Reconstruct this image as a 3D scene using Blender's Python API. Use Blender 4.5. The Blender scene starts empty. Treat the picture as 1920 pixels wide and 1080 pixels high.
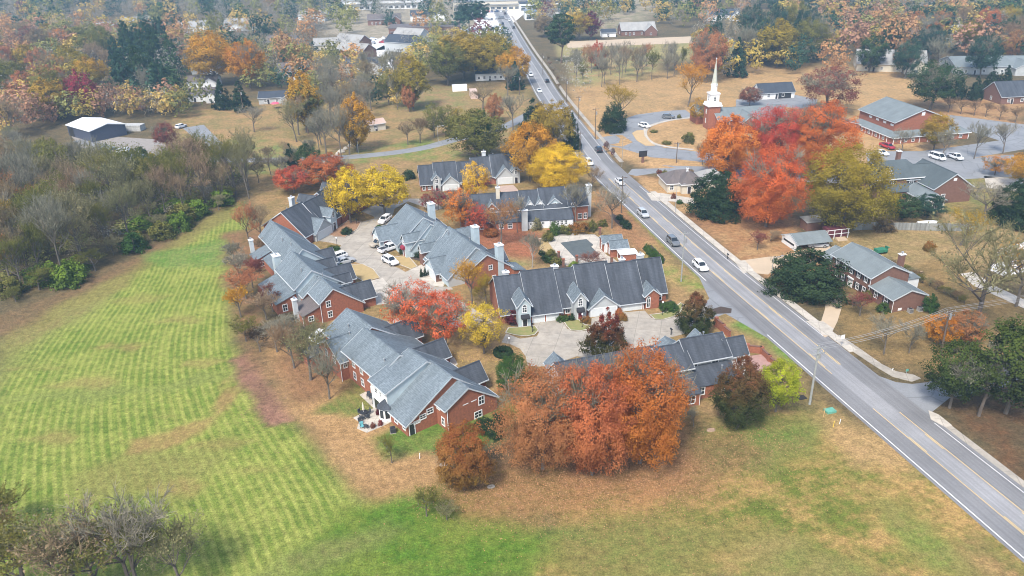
import bpy, bmesh, math, random
import numpy as np
from mathutils import Vector, Matrix
from mathutils.geometry import tessellate_polygon

scene = bpy.context.scene
COL = scene.collection
R = math.radians
random.seed(7)
RNG = np.random.default_rng(11)

# ------------------------------------------------------------------ camera
CAM_H, FOC, PIT, ROL = 70.0, 1475.0, R(25.3), R(1.5)
cam_data = bpy.data.cameras.new('camera')
cam_data.sensor_width = 36.0
cam_data.lens = FOC / 1920 * 36.0
cam_data.clip_start, cam_data.clip_end = 1.0, 4000.0
cam = bpy.data.objects.new('camera', cam_data)
COL.objects.link(cam)
cam.location = (0, 0, CAM_H)
cam.rotation_euler = (Matrix.Rotation(R(90) - PIT, 4, 'X') @ Matrix.Rotation(-ROL, 4, 'Z')).to_euler()
scene.camera = cam
scene.render.resolution_x, scene.render.resolution_y = 1024, 576

# ------------------------------------------------------------------ sky, sun, exposure
SUN_EL, SUN_AZ = R(52), R(205)          # high sun behind thin overcast, over the camera's left shoulder
world = bpy.data.worlds.new('World')
scene.world = world
world.use_nodes = True
wn = world.node_tree.nodes
sky = wn.new('ShaderNodeTexSky')
sky.sky_type = 'NISHITA'
sky.sun_disc = False
sky.sun_elevation = SUN_EL
sky.sun_rotation = SUN_AZ
sky.air_density, sky.dust_density, sky.ozone_density = 1.0, 2.4, 1.0
bg = wn['Background']
bg.inputs['Strength'].default_value = 0.085
world.node_tree.links.new(sky.outputs[0], bg.inputs['Color'])
sun_l = bpy.data.lights.new('sun', 'SUN')
sun_l.energy, sun_l.angle, sun_l.color = 1.5, R(12), (1.0, 0.95, 0.87)
sun_o = bpy.data.objects.new('sun', sun_l)
COL.objects.link(sun_o)
sd = Vector((math.sin(SUN_AZ) * math.cos(SUN_EL), math.cos(SUN_AZ) * math.cos(SUN_EL), math.sin(SUN_EL)))
sun_o.rotation_euler = sd.to_track_quat('Z', 'Y').to_euler()
sun_o.location = sd * 200
scene.view_settings.view_transform = 'Standard'
scene.view_settings.look = 'None'
scene.view_settings.gamma = 1.0
scene.view_settings.exposure = 1.68
scene.cycles.max_bounces = 5
scene.cycles.diffuse_bounces = 2
scene.cycles.transmission_bounces = 2
scene.cycles.volume_bounces = 1
scene.cycles.use_denoising = True
scene.cycles.filter_width = 1.0

# ------------------------------------------------------------------ where things stand
# the plan of the place: a sight line read off the survey picture, met with the level z
def ray(x, y):
    c, s = math.cos(PIT), math.sin(PIT)
    u, v = (x - 960) / FOC, (y - 540) / FOC
    cr, sr = math.cos(ROL), math.sin(ROL)
    u, v = u * cr - v * sr, u * sr + v * cr
    return u, c - v * s, -s - v * c
def P(x, y, z=0.0):
    r = ray(x, y)
    t = (z - CAM_H) / r[2]
    return Vector((r[0] * t, r[1] * t, z))
def height_at(bx, by, ty):
    b = P(bx, by)
    r = ray(bx, ty)
    return CAM_H + r[2] * (b.y / r[1])
def scale_at(bx, by):
    b = P(bx, by)
    zc = b.y * math.cos(PIT) + CAM_H * math.sin(PIT)
    return FOC / zc
def Z(x0, y0, s):
    return lambda x, y: (x0 + x / s, y0 + y / s)
def PL(pts, f=None, z=0.0):
    return [P(*(f(*p) if f else p), z) for p in pts]

# ------------------------------------------------------------------ objects
def tag(o, label=None, cat=None, group=None, kind=None):
    if label: o['label'] = label
    if cat: o['category'] = cat
    if group: o['group'] = group
    if kind: o['kind'] = kind
    return o
def empty(name, loc=(0, 0, 0), rz=0.0):
    o = bpy.data.objects.new(name, None)
    o.empty_display_size = 0.5
    o.location = loc
    o.rotation_euler = (0, 0, rz)
    COL.objects.link(o)
    return o
def link(name, mesh, parent=None, mat=None):
    o = bpy.data.objects.new(name, mesh)
    COL.objects.link(o)
    if parent is not None: o.parent = parent
    if mat is not None:
        if len(mesh.materials) == 0: mesh.materials.append(mat)
        elif mesh.materials[0] is not mat:
            o.material_slots[0].link = 'OBJECT'
            o.material_slots[0].material = mat
    return o
def copy_tree(o, parent=None):
    c = o.copy()
    COL.objects.link(c)
    c.parent = parent
    for ch in o.children:
        copy_tree(ch, c)
    return c
class MB:
    """collects faces for one mesh"""
    def __init__(s): s.v, s.f, s.m, s.uv = [], [], [], []
    def face(s, pts, mi=0, uv=None):
        n = len(s.v)
        s.v += [tuple(p) for p in pts]
        s.f.append(tuple(range(n, n + len(pts))))
        s.m.append(mi)
        s.uv.append(uv if uv else [(p[0], p[1]) for p in pts])
    def box(s, a, b, mi=0, mat=None):
        x0, y0, z0 = a; x1, y1, z1 = b
        c = [(x0,y0,z0),(x1,y0,z0),(x1,y1,z0),(x0,y1,z0),(x0,y0,z1),(x1,y0,z1),(x1,y1,z1),(x0,y1,z1)]
        if mat is not None: c = [tuple(mat @ Vector(p)) for p in c]
        for q in ((0,3,2,1),(4,5,6,7),(0,1,5,4),(1,2,6,5),(2,3,7,6),(3,0,4,7)):
            s.face([c[i] for i in q], mi)
    def tube(s, p0, p1, r0, r1=None, n=6, mi=0, cap=True):
        r1 = r0 if r1 is None else r1
        p0, p1 = Vector(p0), Vector(p1)
        d = (p1 - p0)
        if d.length < 1e-6: return
        q = d.to_track_quat('Z', 'Y').to_matrix()
        a, b = q.col[0], q.col[1]
        r = [[p + (a * math.cos(2*math.pi*i/n) + b * math.sin(2*math.pi*i/n)) * rr for i in range(n)] for p, rr in ((p0, r0), (p1, r1))]
        for i in range(n):
            j = (i + 1) % n
            s.face([r[0][i], r[0][j], r[1][j], r[1][i]], mi)
        if cap:
            s.face(list(reversed(r[0])), mi); s.face(r[1], mi)
    def lathe(s, prof, n=12, c=(0, 0), mi=0):
        for (r0, z0), (r1, z1) in zip(prof, prof[1:]):
            for i in range(n):
                a0, a1 = 2*math.pi*i/n, 2*math.pi*(i+1)/n
                q = [(c[0]+r0*math.cos(a0), c[1]+r0*math.sin(a0), z0), (c[0]+r0*math.cos(a1), c[1]+r0*math.sin(a1), z0),
                     (c[0]+r1*math.cos(a1), c[1]+r1*math.sin(a1), z1), (c[0]+r1*math.cos(a0), c[1]+r1*math.sin(a0), z1)]
                if r0 < 1e-6: q = [q[0], q[2], q[3]]
                elif r1 < 1e-6: q = q[:3]
                s.face(q, mi)
    def mesh(s, name, mats, smooth=False):
        me = bpy.data.meshes.new(name)
        me.from_pydata(s.v, [], s.f)
        for m in (mats if isinstance(mats, (list, tuple)) else [mats]): me.materials.append(m)
        if max(s.m, default=0) > 0: me.polygons.foreach_set('material_index', s.m)
        uvl = me.uv_layers.new(name='UVMap')
        flat = [c for q in s.uv for p in q for c in p]
        uvl.data.foreach_set('uv', flat)
        if smooth: me.polygons.foreach_set('use_smooth', [True] * len(s.f))
        me.validate(clean_customdata=False); me.update()
        return me
    def build(s, name, mats, parent=None, smooth=False):
        me = s.mesh(name, mats, smooth)
        o = bpy.data.objects.new(name, me)
        COL.objects.link(o)
        if parent is not None: o.parent = parent
        return o

# ------------------------------------------------------------------ materials
MATS = {}
def new_mat(name):
    m = bpy.data.materials.new(name); m.use_nodes = True
    nt = m.node_tree
    return m, nt, nt.nodes, nt.links, nt.nodes['Principled BSDF']
def rgb(h):
    """sRGB hex -> linear"""
    c = [int(h[i:i+2], 16) / 255 for i in (0, 2, 4)]
    return tuple(((x / 12.92) if x <= .04045 else ((x + .055) / 1.055) ** 2.4) for x in c)
def c4(c): return (c[0], c[1], c[2], 1.0)
def plain(name, col, rough=.7, amp=.25, sc=1.5, metal=0.0, col2=None, bump=0.0, spec=None):
    """base colour broken up by two scales of noise in object space"""
    if name in MATS: return MATS[name]
    m, nt, N, L, b = new_mat(name)
    tc = N.new('ShaderNodeTexCoord')
    n1 = N.new('ShaderNodeTexNoise'); n1.inputs['Scale'].default_value = sc; n1.inputs['Detail'].default_value = 6; n1.inputs['Roughness'].default_value = .65
    L.new(tc.outputs['Object'], n1.inputs['Vector'])
    mx = N.new('ShaderNodeMix'); mx.data_type = 'RGBA'
    c2 = col2 or tuple(x * (1 - amp) for x in col)
    c1 = col if col2 else tuple(min(1, x * (1 + amp)) for x in col)
    rp = N.new('ShaderNodeMapRange'); rp.inputs[1].default_value = .3; rp.inputs[2].default_value = .7
    L.new(n1.outputs['Fac'], rp.inputs[0]); L.new(rp.outputs[0], mx.inputs[0])
    mx.inputs[6].default_value = c4(c1); mx.inputs[7].default_value = c4(c2)
    L.new(mx.outputs[2], b.inputs['Base Color'])
    b.inputs['Roughness'].default_value = rough
    b.inputs['Metallic'].default_value = metal
    if spec is not None: b.inputs['Specular IOR Level'].default_value = spec
    if bump:
        bp = N.new('ShaderNodeBump'); bp.inputs['Strength'].default_value = bump; bp.inputs['Distance'].default_value = .05
        L.new(n1.outputs['Fac'], bp.inputs['Height']); L.new(bp.outputs[0], b.inputs['Normal'])
    MATS[name] = m
    return m
def roof_mat(name, col, streak=.35, mott=.22, course=.12):
    """asphalt shingles: UV is metres along the eave and down the slope"""
    if name in MATS: return MATS[name]
    m, nt, N, L, b = new_mat(name)
    uv = N.new('ShaderNodeUVMap'); uv.uv_map = 'UVMap'
    def noise(sx, sy, det=3, ro=.6):
        mp = N.new('ShaderNodeMapping'); mp.inputs['Scale'].default_value = (sx, sy, 1)
        L.new(uv.outputs[0], mp.inputs[0])
        n = N.new('ShaderNodeTexNoise'); n.inputs['Scale'].default_value = 1; n.inputs['Detail'].default_value = det; n.inputs['Roughness'].default_value = ro
        L.new(mp.outputs[0], n.inputs['Vector'])
        return n.outputs['Fac']
    def mr(f, a, bb, lo, hi):
        r = N.new('ShaderNodeMapRange'); r.inputs[1].default_value = a; r.inputs[2].default_value = bb; r.inputs[3].default_value = lo; r.inputs[4].default_value = hi
        L.new(f, r.inputs[0]); return r.outputs[0]
    def mul(a, bb):
        q = N.new('ShaderNodeMath'); q.operation = 'MULTIPLY'; L.new(a, q.inputs[0]); L.new(bb, q.inputs[1]); return q.outputs[0]
    tabs = mr(noise(1.7, 3.4, 4, .75), .3, .7, 1 - mott, 1 + mott)
    stk = mr(noise(.9, .09, 5), .3, .7, 1 - streak, 1 + streak * .6)
    big = mr(noise(.25, .25, 2), .3, .7, .88, 1.12)
    wv = N.new('ShaderNodeTexWave'); wv.bands_direction = 'Y'; wv.inputs['Scale'].default_value = 1.1; wv.inputs['Distortion'].default_value = .3
    L.new(uv.outputs[0], wv.inputs['Vector'])
    crs = mr(wv.outputs['Fac'], 0, .35, 1 - course, 1.0)
    f = mul(mul(tabs, stk), mul(big, crs))
    vm = N.new('ShaderNodeVectorMath'); vm.operation = 'SCALE'; vm.inputs[0].default_value = col
    L.new(f, vm.inputs['Scale'])
    L.new(vm.outputs[0], b.inputs['Base Color'])
    b.inputs['Roughness'].default_value = .85
    b.inputs['Specular IOR Level'].default_value = .3
    MATS[name] = m
    return m
BRICK = plain('red_brick', (.36, .13, .07), .85, .3, 2.6, col2=(.20, .075, .045))
BRICK_D = plain('brown_brick', (.20, .105, .075), .85, .3, 2.2, col2=(.14, .07, .05))
SIDING = plain('pale_blue_siding', (.42, .50, .53), .6, .1, .8)
SIDING_G = plain('grey_siding', (.40, .42, .42), .6, .1, .8)
SIDING_W = plain('white_siding', (.72, .73, .72), .55, .08, .8)
STUCCO = plain('cream_stucco', (.55, .50, .40), .7, .1, .8)
TRIM_G = plain('dull_white_trim', (.50, .53, .55), .55, .1, 2)
TRIM = plain('white_trim', (.74, .75, .75), .5, .08, 2)
GLASS = plain('dark_window_glass', (.025, .03, .035), .08, .3, .7, spec=.6)
DOORRED = plain('red_door', (.20, .03, .03), .4, .1)
DOORDARK = plain('dark_door', (.03, .025, .03), .4, .1)
GARAGE = plain('garage_door_paint', (.60, .63, .63), .5, .08, .6)
BLACKCLOTH = plain('black_canvas', (.02, .02, .025), .8, .2)
REDCLOTH = plain('dark_red_canvas', (.22, .02, .04), .8, .2)
METAL = plain('galvanised_metal', (.45, .46, .47), .45, .15, 2, metal=.6)
BLACKMETAL = plain('black_metal', (.025, .025, .028), .45, .2)
WOODPOLE = plain('weathered_pole_wood', (.12, .085, .06), .85, .35, 3)
CONCPOLE = plain('grey_pole', (.28, .29, .28), .8, .2, 2)
ROOF_BLUE = roof_mat('blue_grey_shingles', (.15, .183, .205), .22, .42, .22)
ROOF_DARK = roof_mat('slate_shingles', (.064, .073, .088), .42, .18, .12)
ROOF_GREEN = roof_mat('grey_green_shingles', (.165, .192, .198), .08, .10, .08)
ROOF_BROWN = roof_mat('brown_grey_shingles', (.14, .12, .115), .2, .15)
ROOF_NAVY = roof_mat('charcoal_shingles', (.05, .06, .078), .15, .15)
ROOF_PALE = roof_mat('pale_shingles', (.31, .305, .29), .1, .1)
ROOF_METAL = plain('white_metal_roof', (.78, .79, .80), .4, .06, .4)
def slab_mat(name, c1, c2, size):
    """poured slabs: blotches, hairline stains and a grid of dark joints"""
    m = plain(name, c1, .85, .16, .25, col2=c2)
    N, L = m.node_tree.nodes, m.node_tree.links
    b = N['Principled BSDF']; src = b.inputs['Base Color'].links[0].from_socket
    tc = N.new('ShaderNodeTexCoord'); mp = N.new('ShaderNodeMapping'); mp.inputs['Rotation'].default_value = (0, 0, R(14)); L.new(tc.outputs['Object'], mp.inputs[0])
    br = N.new('ShaderNodeTexBrick'); br.offset = 0; br.inputs['Scale'].default_value = 1; br.inputs['Brick Width'].default_value = size; br.inputs['Row Height'].default_value = size
    br.inputs['Mortar Size'].default_value = .05; br.inputs['Color1'].default_value = (1, 1, 1, 1); br.inputs['Color2'].default_value = (.88, .88, .88, 1); br.inputs['Mortar'].default_value = (.66, .66, .66, 1)
    L.new(mp.outputs[0], br.inputs['Vector'])
    n = N.new('ShaderNodeTexNoise'); n.inputs['Scale'].default_value = .7; n.inputs['Detail'].default_value = 8; n.inputs['Roughness'].default_value = .75; L.new(tc.outputs['Object'], n.inputs['Vector'])
    rr = N.new('ShaderNodeMapRange'); rr.inputs[1].default_value = .3; rr.inputs[2].default_value = .6; rr.inputs[3].default_value = .74; rr.inputs[4].default_value = 1.06; L.new(n.outputs['Fac'], rr.inputs[0])
    m1 = N.new('ShaderNodeMix'); m1.data_type = 'RGBA'; m1.blend_type = 'MULTIPLY'; m1.inputs[0].default_value = 1; L.new(src, m1.inputs[6]); L.new(br.outputs['Color'], m1.inputs[7])
    vm = N.new('ShaderNodeVectorMath'); vm.operation = 'SCALE'; L.new(m1.outputs[2], vm.inputs[0]); L.new(rr.outputs[0], vm.inputs['Scale']); L.new(vm.outputs[0], b.inputs['Base Color'])
    return m
CONC = slab_mat('concrete', (.42, .375, .31), (.33, .30, .255), 4.5)
CONC_L = slab_mat('pale_concrete', (.54, .49, .415), (.46, .42, .36), 2.4)
CONC_T = plain('tan_concrete', (.50, .39, .27), .85, .1, .3, col2=(.42, .33, .23))
PAINT_W = plain('white_road_paint', (.72, .72, .70), .6, .35, 1.2, col2=(.48, .48, .47))
PAINT_Y = plain('yellow_road_paint', (.68, .47, .16), .6, .3, 1.2, col2=(.52, .39, .20))
MULCH = plain('dark_mulch', (.06, .042, .032), .95, .35, 4)
# ================================================================== ground
def vnoise(x, y, seed=0):
    """cheap value noise on numpy arrays"""
    xi, yi = np.floor(x).astype(np.int64), np.floor(y).astype(np.int64)
    xf, yf = x - xi, y - yi
    def h(a, b):
        n = (a * 374761393 + b * 668265263 + seed * 974711) & 0x7fffffff
        n = ((n ^ (n >> 13)) * 1274126177) & 0x7fffffff
        return ((n ^ (n >> 16)) & 0xffff) / 65535.0
    u, v = xf*xf*(3-2*xf), yf*yf*(3-2*yf)
    return (h(xi, yi)*(1-u)+h(xi+1, yi)*u)*(1-v) + (h(xi, yi+1)*(1-u)+h(xi+1, yi+1)*u)*v
def fbm(x, y, seed=0, o=4):
    s, a, t = 0, .5, 0
    for i in range(o):
        s = s + a * vnoise(x * 2**i, y * 2**i, seed + i); t += a; a *= .55
    return s / t
def poly_sd(X, Y, pts):
    """signed distance, positive inside"""
    d = np.full(X.shape, 1e9); ins = np.zeros(X.shape, bool)
    n = len(pts)
    for i in range(n):
        ax, ay = pts[i][0], pts[i][1]; bx, by = pts[(i+1) % n][0], pts[(i+1) % n][1]
        ex, ey = bx-ax, by-ay
        wx, wy = X-ax, Y-ay
        t = np.clip((wx*ex+wy*ey)/(ex*ex+ey*ey+1e-9), 0, 1)
        d = np.minimum(d, np.hypot(wx-t*ex, wy-t*ey))
        c = ((ay > Y) != (by > Y)) & (X < (bx-ax)*(Y-ay)/((by-ay) if abs(by-ay) > 1e-9 else 1e-9)+ax)
        ins ^= c
    return np.where(ins, d, -d)
def axis(lo, hi, step, far_lo, far_hi, g=1.12):
    a = list(np.arange(lo, hi + 1e-6, step))
    s = step; x = a[-1]
    while x < far_hi:
        s *= g; x += s; a.append(min(x, far_hi))
    s = step; x = a[0]
    while x > far_lo:
        s *= g; x -= s; a.insert(0, max(x, far_lo))
    return np.array(a)
gx = axis(-105, 115, 1.0, -950, 950)
gy = axis(58, 262, 1.0, -40, 1250)
GX, GY = np.meshgrid(gx, gy)
X, Y = GX.ravel(), GY.ravel()
nz = fbm(X * .13, Y * .13, 3)
nz2 = fbm(X * .5, Y * .5, 9)
A = np.empty((len(X), 3)); Bc = np.empty((len(X), 3)); RW = np.zeros(len(X))
TAN_A, TAN_B = (.40, .265, .135), (.26, .20, .10)
GREEN_A, GREEN_B = (.105, .165, .035), (.22, .205, .09)
FIELD_A, FIELD_B = (.092, .16, .022), (.30, .315, .088)
LEAF_A, LEAF_B = (.225, .125, .065), (.155, .105, .055)
WOOD_A, WOOD_B = (.15, .12, .07), (.105, .09, .055)
A[:] = WOOD_A; Bc[:] = WOOD_B
def paint(px, a, b, soft=2.0, f=None, amt=1.0, wob=3.0, rows=None):
    pts = [tuple(P(*(f(*p) if f else p)))[:2] for p in px]
    xs = [p[0] for p in pts]; ys = [p[1] for p in pts]
    sel = np.where((X > min(xs)-8) & (X < max(xs)+8) & (Y > min(ys)-8) & (Y < max(ys)+8))[0]
    if len(sel) == 0: return
    d = poly_sd(X[sel], Y[sel], pts) + (nz[sel]-.5)*wob*2 + (nz2[sel]-.5)*wob*.7
    m = np.clip(d / soft * .5 + .5, 0, 1); m = m*m*(3-2*m)*amt
    A[sel] += (np.array(a) - A[sel]) * m[:, None]
    Bc[sel] += (np.array(b) - Bc[sel]) * m[:, None]
    if rows is not None: RW[sel] += (rows - RW[sel]) * m
# far and middle lawns
paint([(330,195),(700,185),(880,170),(1000,150),(1000,250),(860,285),(700,300),(420,300),(300,285),(320,240)], (.33,.235,.12), (.22,.19,.085), 4)
paint([(440,255),(680,300),(850,262),(870,300),(660,340),(470,330)], (.27,.22,.10), (.17,.20,.07), 3)
paint([(660,285),(790,262),(880,300),(800,330),(690,345),(640,320)], (.30,.235,.11), (.17,.21,.065), 3)
paint([(710,165),(880,160),(880,215),(760,215),(690,195)], (.22,.21,.09), (.30,.22,.12), 4)
paint([(1040,80),(1400,70),(1420,110),(1060,120)], (.34,.30,.15), (.24,.235,.11), 4)
paint([(1055,95),(1260,100),(1180,180),(1085,180)], (.27,.27,.12), (.34,.26,.14), 4)
paint([(1060,165),(1300,130),(1640,120),(1760,170),(1800,240),(1560,260),(1280,200),(1120,285),(1085,215)], (.42,.295,.15), (.31,.235,.12), 3)
paint([(1690,190),(1920,180),(1920,240),(1720,225)], (.30,.185,.095), (.36,.25,.13), 3)
paint([(1090,240),(1330,190),(1920,300),(1920,345),(1260,335),(1120,285)], (.45,.315,.165), (.34,.25,.13), 2)
paint([(1190,330),(1300,335),(1420,340),(1500,420),(1440,520),(1370,470),(1260,385)], (.34,.215,.11), (.23,.135,.075), 2.5)
paint([(1190,330),(1330,350),(1320,400),(1270,400),(1205,350)], (.41,.285,.15), (.31,.23,.12), 1.5)
paint([(1580,390),(1920,400),(1920,470),(1780,520),(1640,500),(1560,470)], (.33,.255,.135), (.24,.20,.095), 2.5)
paint([(1330,430),(1480,425),(1560,470),(1520,560),(1400,500)], (.30,.175,.09), (.36,.25,.13), 2)
paint([(1540,560),(1760,480),(1920,560),(1920,700),(1740,720),(1600,640)], (.25,.185,.085), (.17,.135,.065), 3)
paint([(1690,330),(1920,330),(1920,400),(1690,400)], (.27,.22,.10), (.18,.18,.07), 2)
paint([(1740,740),(1920,680),(1920,900)], (.15,.085,.045), (.105,.075,.045), 3)
# the townhouse estate lawns
paint([(480,330),(700,300),(1000,300),(1130,330),(1250,470),(1400,560),(1540,740),(1330,800),(960,780),(640,640),(470,470)], (.31,.225,.115), (.215,.175,.08), 3)
paint([(870,400),(1010,440),(1000,500),(930,490),(880,450)], (.35,.15,.085), (.25,.125,.07), 2.0)
paint([(905,470),(1000,490),(1030,540),(960,545)], (.25,.235,.105), (.33,.245,.13), 1.5)
paint([(1120,350),(1175,380),(1240,470),(1190,470),(1120,420)], (.32,.19,.10), (.25,.155,.08), 2)
paint([(1215,455),(1330,540),(1290,545),(1220,520)], (.34,.27,.12), (.19,.23,.06), 2)
paint([(1175,395),(1192,398),(1330,520),(1318,530),(1235,452)], (.15,.225,.05), (.30,.26,.10), .8, wob=.8)
paint([(1400,590),(1440,600),(1500,670),(1490,690),(1430,640),(1370,610)], (.13,.225,.045), (.22,.23,.08), 1.2, wob=1.2)
# left meadow
FIELD = [(0,640),(110,575),(240,505),(300,470),(400,400),(452,380),(462,420),(448,480),(430,560),(436,640),(470,690),(540,780),(600,850),(680,935),(800,960),(850,1000),(700,1100),(-100,1100)]
paint(FIELD, FIELD_A, FIELD_B, 2.5, rows=1.0, wob=2.0)
paint([(0,600),(230,490),(440,375),(455,395),(260,520),(0,680)], (.24,.155,.085), (.19,.14,.075), 2.0, amt=.5, rows=.4)
paint([(0,640),(120,590),(200,560),(60,660),(0,720)], (.27,.22,.10), (.20,.21,.075), 4, amt=.7)
paint([(270,480),(455,440),(450,500),(300,505)], (.12,.215,.045), (.21,.24,.08), 2.5, rows=.4)
# bare patches and tracks in the meadow
paint([(240,825),(390,780),(420,715),(440,740),(410,790),(330,830),(250,850)], (.36,.225,.12), (.28,.21,.095), 1.0, wob=3.2, amt=.65, rows=.3)
paint([(0,740),(300,720),(440,690),(440,705),(300,738),(0,760)], (.24,.235,.085), (.17,.21,.06), 1.5, amt=.6)
paint([(430,675),(465,660),(520,740),(550,790),(505,800),(470,750)], (.25,.15,.115), (.19,.125,.085), .9, wob=1.4, rows=0)
paint([(150,880),(260,850),(420,860),(330,930),(160,940)], (.27,.205,.09), (.20,.20,.07), 3, amt=.6)
# dry strip between the meadow and the townhouses
paint([(480,620),(560,640),(640,700),(740,790),(860,880),(850,930),(700,950),(640,880),(570,790),(500,700)], (.40,.275,.14), (.30,.205,.10), 2.0, wob=2.2, rows=.55)
paint([(520,640),(620,660),(620,740),(560,750),(500,690)], (.27,.165,.09), (.19,.13,.07), 2)
paint([(600,770),(690,700),(730,790),(690,800),(640,770)], (.13,.17,.045), (.24,.21,.08), 1.5)
paint([(690,820),(850,770),(960,770),(950,830),(840,850),(730,850)], (.10,.185,.035), (.17,.19,.055), 1.6)
paint([(420,440),(510,430),(480,560),(500,690),(460,690),(440,580),(430,500)], (.25,.15,.09), (.17,.13,.065), 2)
# front lawn, leaf fall and mown swathes
paint([(640,950),(860,930),(1000,980),(1260,1000),(1300,1100),(560,1100),(560,1010)], (.085,.165,.022), (.16,.20,.04), 2.5, rows=.2)
paint([(860,910),(1000,870),(1300,800),(1560,780),(1700,830),(1920,1010),(1960,1110),(1000,1110),(1060,1000)], (.37,.265,.11), (.135,.16,.035), 3.5, wob=5, rows=.25)
paint([(1350,800),(1560,790),(1540,850),(1400,880),(1330,850)], (.115,.18,.04), (.20,.19,.07), 2.5)
paint([(1390,1010),(1500,1000),(1640,1060),(1660,1110),(1440,1110)], (.12,.18,.04), (.24,.21,.085), 2.5, amt=.8)
paint([(1600,900),(1700,950),(1830,1070),(1790,1080),(1660,990)], (.13,.20,.04), (.27,.22,.095), 2, amt=.8)
paint([(1000,985),(1160,960),(1300,960),(1440,1000),(1300,1090),(1120,1090),(1040,1040)], (.13,.175,.045), (.22,.18,.075), 3, amt=.8)
paint([(1540,770),(1660,800),(1720,880),(1600,880),(1540,830)], (.40,.29,.15), (.30,.23,.11), 2.5, amt=.85)
paint([(1480,1010),(1380,1060),(1450,1110),(1320,1110),(1340,1040)], (.36,.27,.13), (.26,.22,.09), 3, amt=.7)
paint([(840,890),(960,860),(1300,840),(1370,870),(1330,930),(1120,960),(1000,985),(880,970)], (.31,.185,.09), (.215,.16,.065), 3.5, wob=3, rows=.5)
paint([(940,800),(1300,780),(1330,870),(1100,900),(960,890)], (.27,.15,.075), (.19,.13,.06), 3.0, rows=.4)
paint([(1300,820),(1370,815),(1440,850),(1330,900)], (.24,.17,.08), (.16,.14,.055), 2.5)
paint([(590,1010),(720,985),(760,1000),(560,1075),(470,1085)], (.25,.20,.10), (.15,.19,.055), 2, amt=.6)
# road verges
paint([(1840,1010),(1920,1070),(1960,1110),(1860,1110),(1800,1040)], (.27,.20,.10), (.19,.17,.07), 2, amt=.6)

paint([(620,-6),(880,-6),(900,60),(680,100),(600,60)], (.36,.33,.28), (.24,.22,.17), 6)
paint([(960,-6),(1300,-6),(1160,60),(1040,62),(1000,40)], (.36,.32,.26), (.22,.21,.14), 6)
for qx, qy, ql, qw, qa in ((210,650,60,6,.7),(330,600,50,5,.5),(150,720,70,6,.6),(90,820,60,8,.6),(300,780,40,5,.6),(420,830,50,6,.5),(480,880,60,6,.5),(260,560,50,5,.4),(60,690,60,6,.5),(380,680,40,4,.6),(330,910,60,9,.6)):
    paint([(qx-ql,qy+4),(qx,qy-qw),(qx+ql,qy-qw*.6),(qx+ql*.6,qy+qw*.7),(qx-ql*.3,qy+qw)], (.30,.215,.10), (.26,.235,.085), 1.0, wob=2.8, amt=qa, rows=.45)
# rows of cut grass: a smooth row number over the meadow, fitted to surveyed swath lines
def tps(pts, vals, xs, ys):
    p = np.array(pts); n = len(p)
    def U(r2): return np.where(r2 > 0, r2*np.log(np.maximum(r2, 1e-12)), 0)
    K = U(((p[:, None]-p[None])**2).sum(-1)) + np.eye(n)*4000
    Q = np.c_[np.ones(n), p]
    M = np.block([[K, Q], [Q.T, np.zeros((3, 3))]])
    w = np.linalg.solve(M, np.r_[vals, 0, 0, 0])
    o = w[n] + w[n+1]*xs + w[n+2]*ys
    for i in range(n): o = o + w[i]*U((xs-p[i, 0])**2+(ys-p[i, 1])**2)
    return o
SWATH = [[(446,480),(434,560),(442,640),(500,730),(575,830),(660,930)], [(430,490),(402,590),(404,680),(440,770),(500,860),(560,950)],
         [(385,500),(338,600),(330,690),(345,800),(395,900)], [(330,500),(262,600),(235,700),(225,800),(240,900)],
         [(270,520),(180,610),(130,720),(90,830)], [(200,545),(110,630),(40,720)]]
sp, sv, base = [], [], 0.0
prev = None
for k, ln in enumerate(SWATH):
    q = [tuple(P(*p))[:2] for p in ln]
    if prev is not None:
        base += float(np.mean([min(math.hypot(a[0]-b[0], a[1]-b[1]) for b in prev) for a in q]))
    sp += q; sv += [base] * len(q); prev = q
sel = np.where((X > -130) & (X < 62) & (Y > 55) & (Y < 240))[0]
ROWC = np.zeros(len(X)); ROWC[sel] = tps(sp, sv, X[sel], Y[sel])
LAWN_SW = [[(868,905),(940,930),(1020,935),(1120,918),(1260,872),(1340,835)], [(880,945),(950,985),(1060,976),(1200,940),(1340,880),(1430,838)], [(850,1000),(960,1030),(1100,1015),(1260,975),(1400,915),(1500,860)], [(820,1060),(960,1080),(1120,1062),(1300,1020),(1460,950),(1560,890)]]
sp2, sv2, base2, prev = [], [], 40.0, None
for ln in LAWN_SW:
    q = [tuple(P(*p))[:2] for p in ln]
    if prev is not None: base2 += float(np.mean([min(math.hypot(a[0]-b[0], a[1]-b[1]) for b in prev) for a in q]))
    sp2 += q; sv2 += [base2]*len(q); prev = q
fsd = poly_sd(X[sel], Y[sel], [tuple(P(*p))[:2] for p in FIELD])
s2 = sel[(fsd < 0) & (X[sel] > -13) & (Y[sel] < 112)]
ROWC[s2] = tps(sp2, sv2, X[s2], Y[s2])

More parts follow.
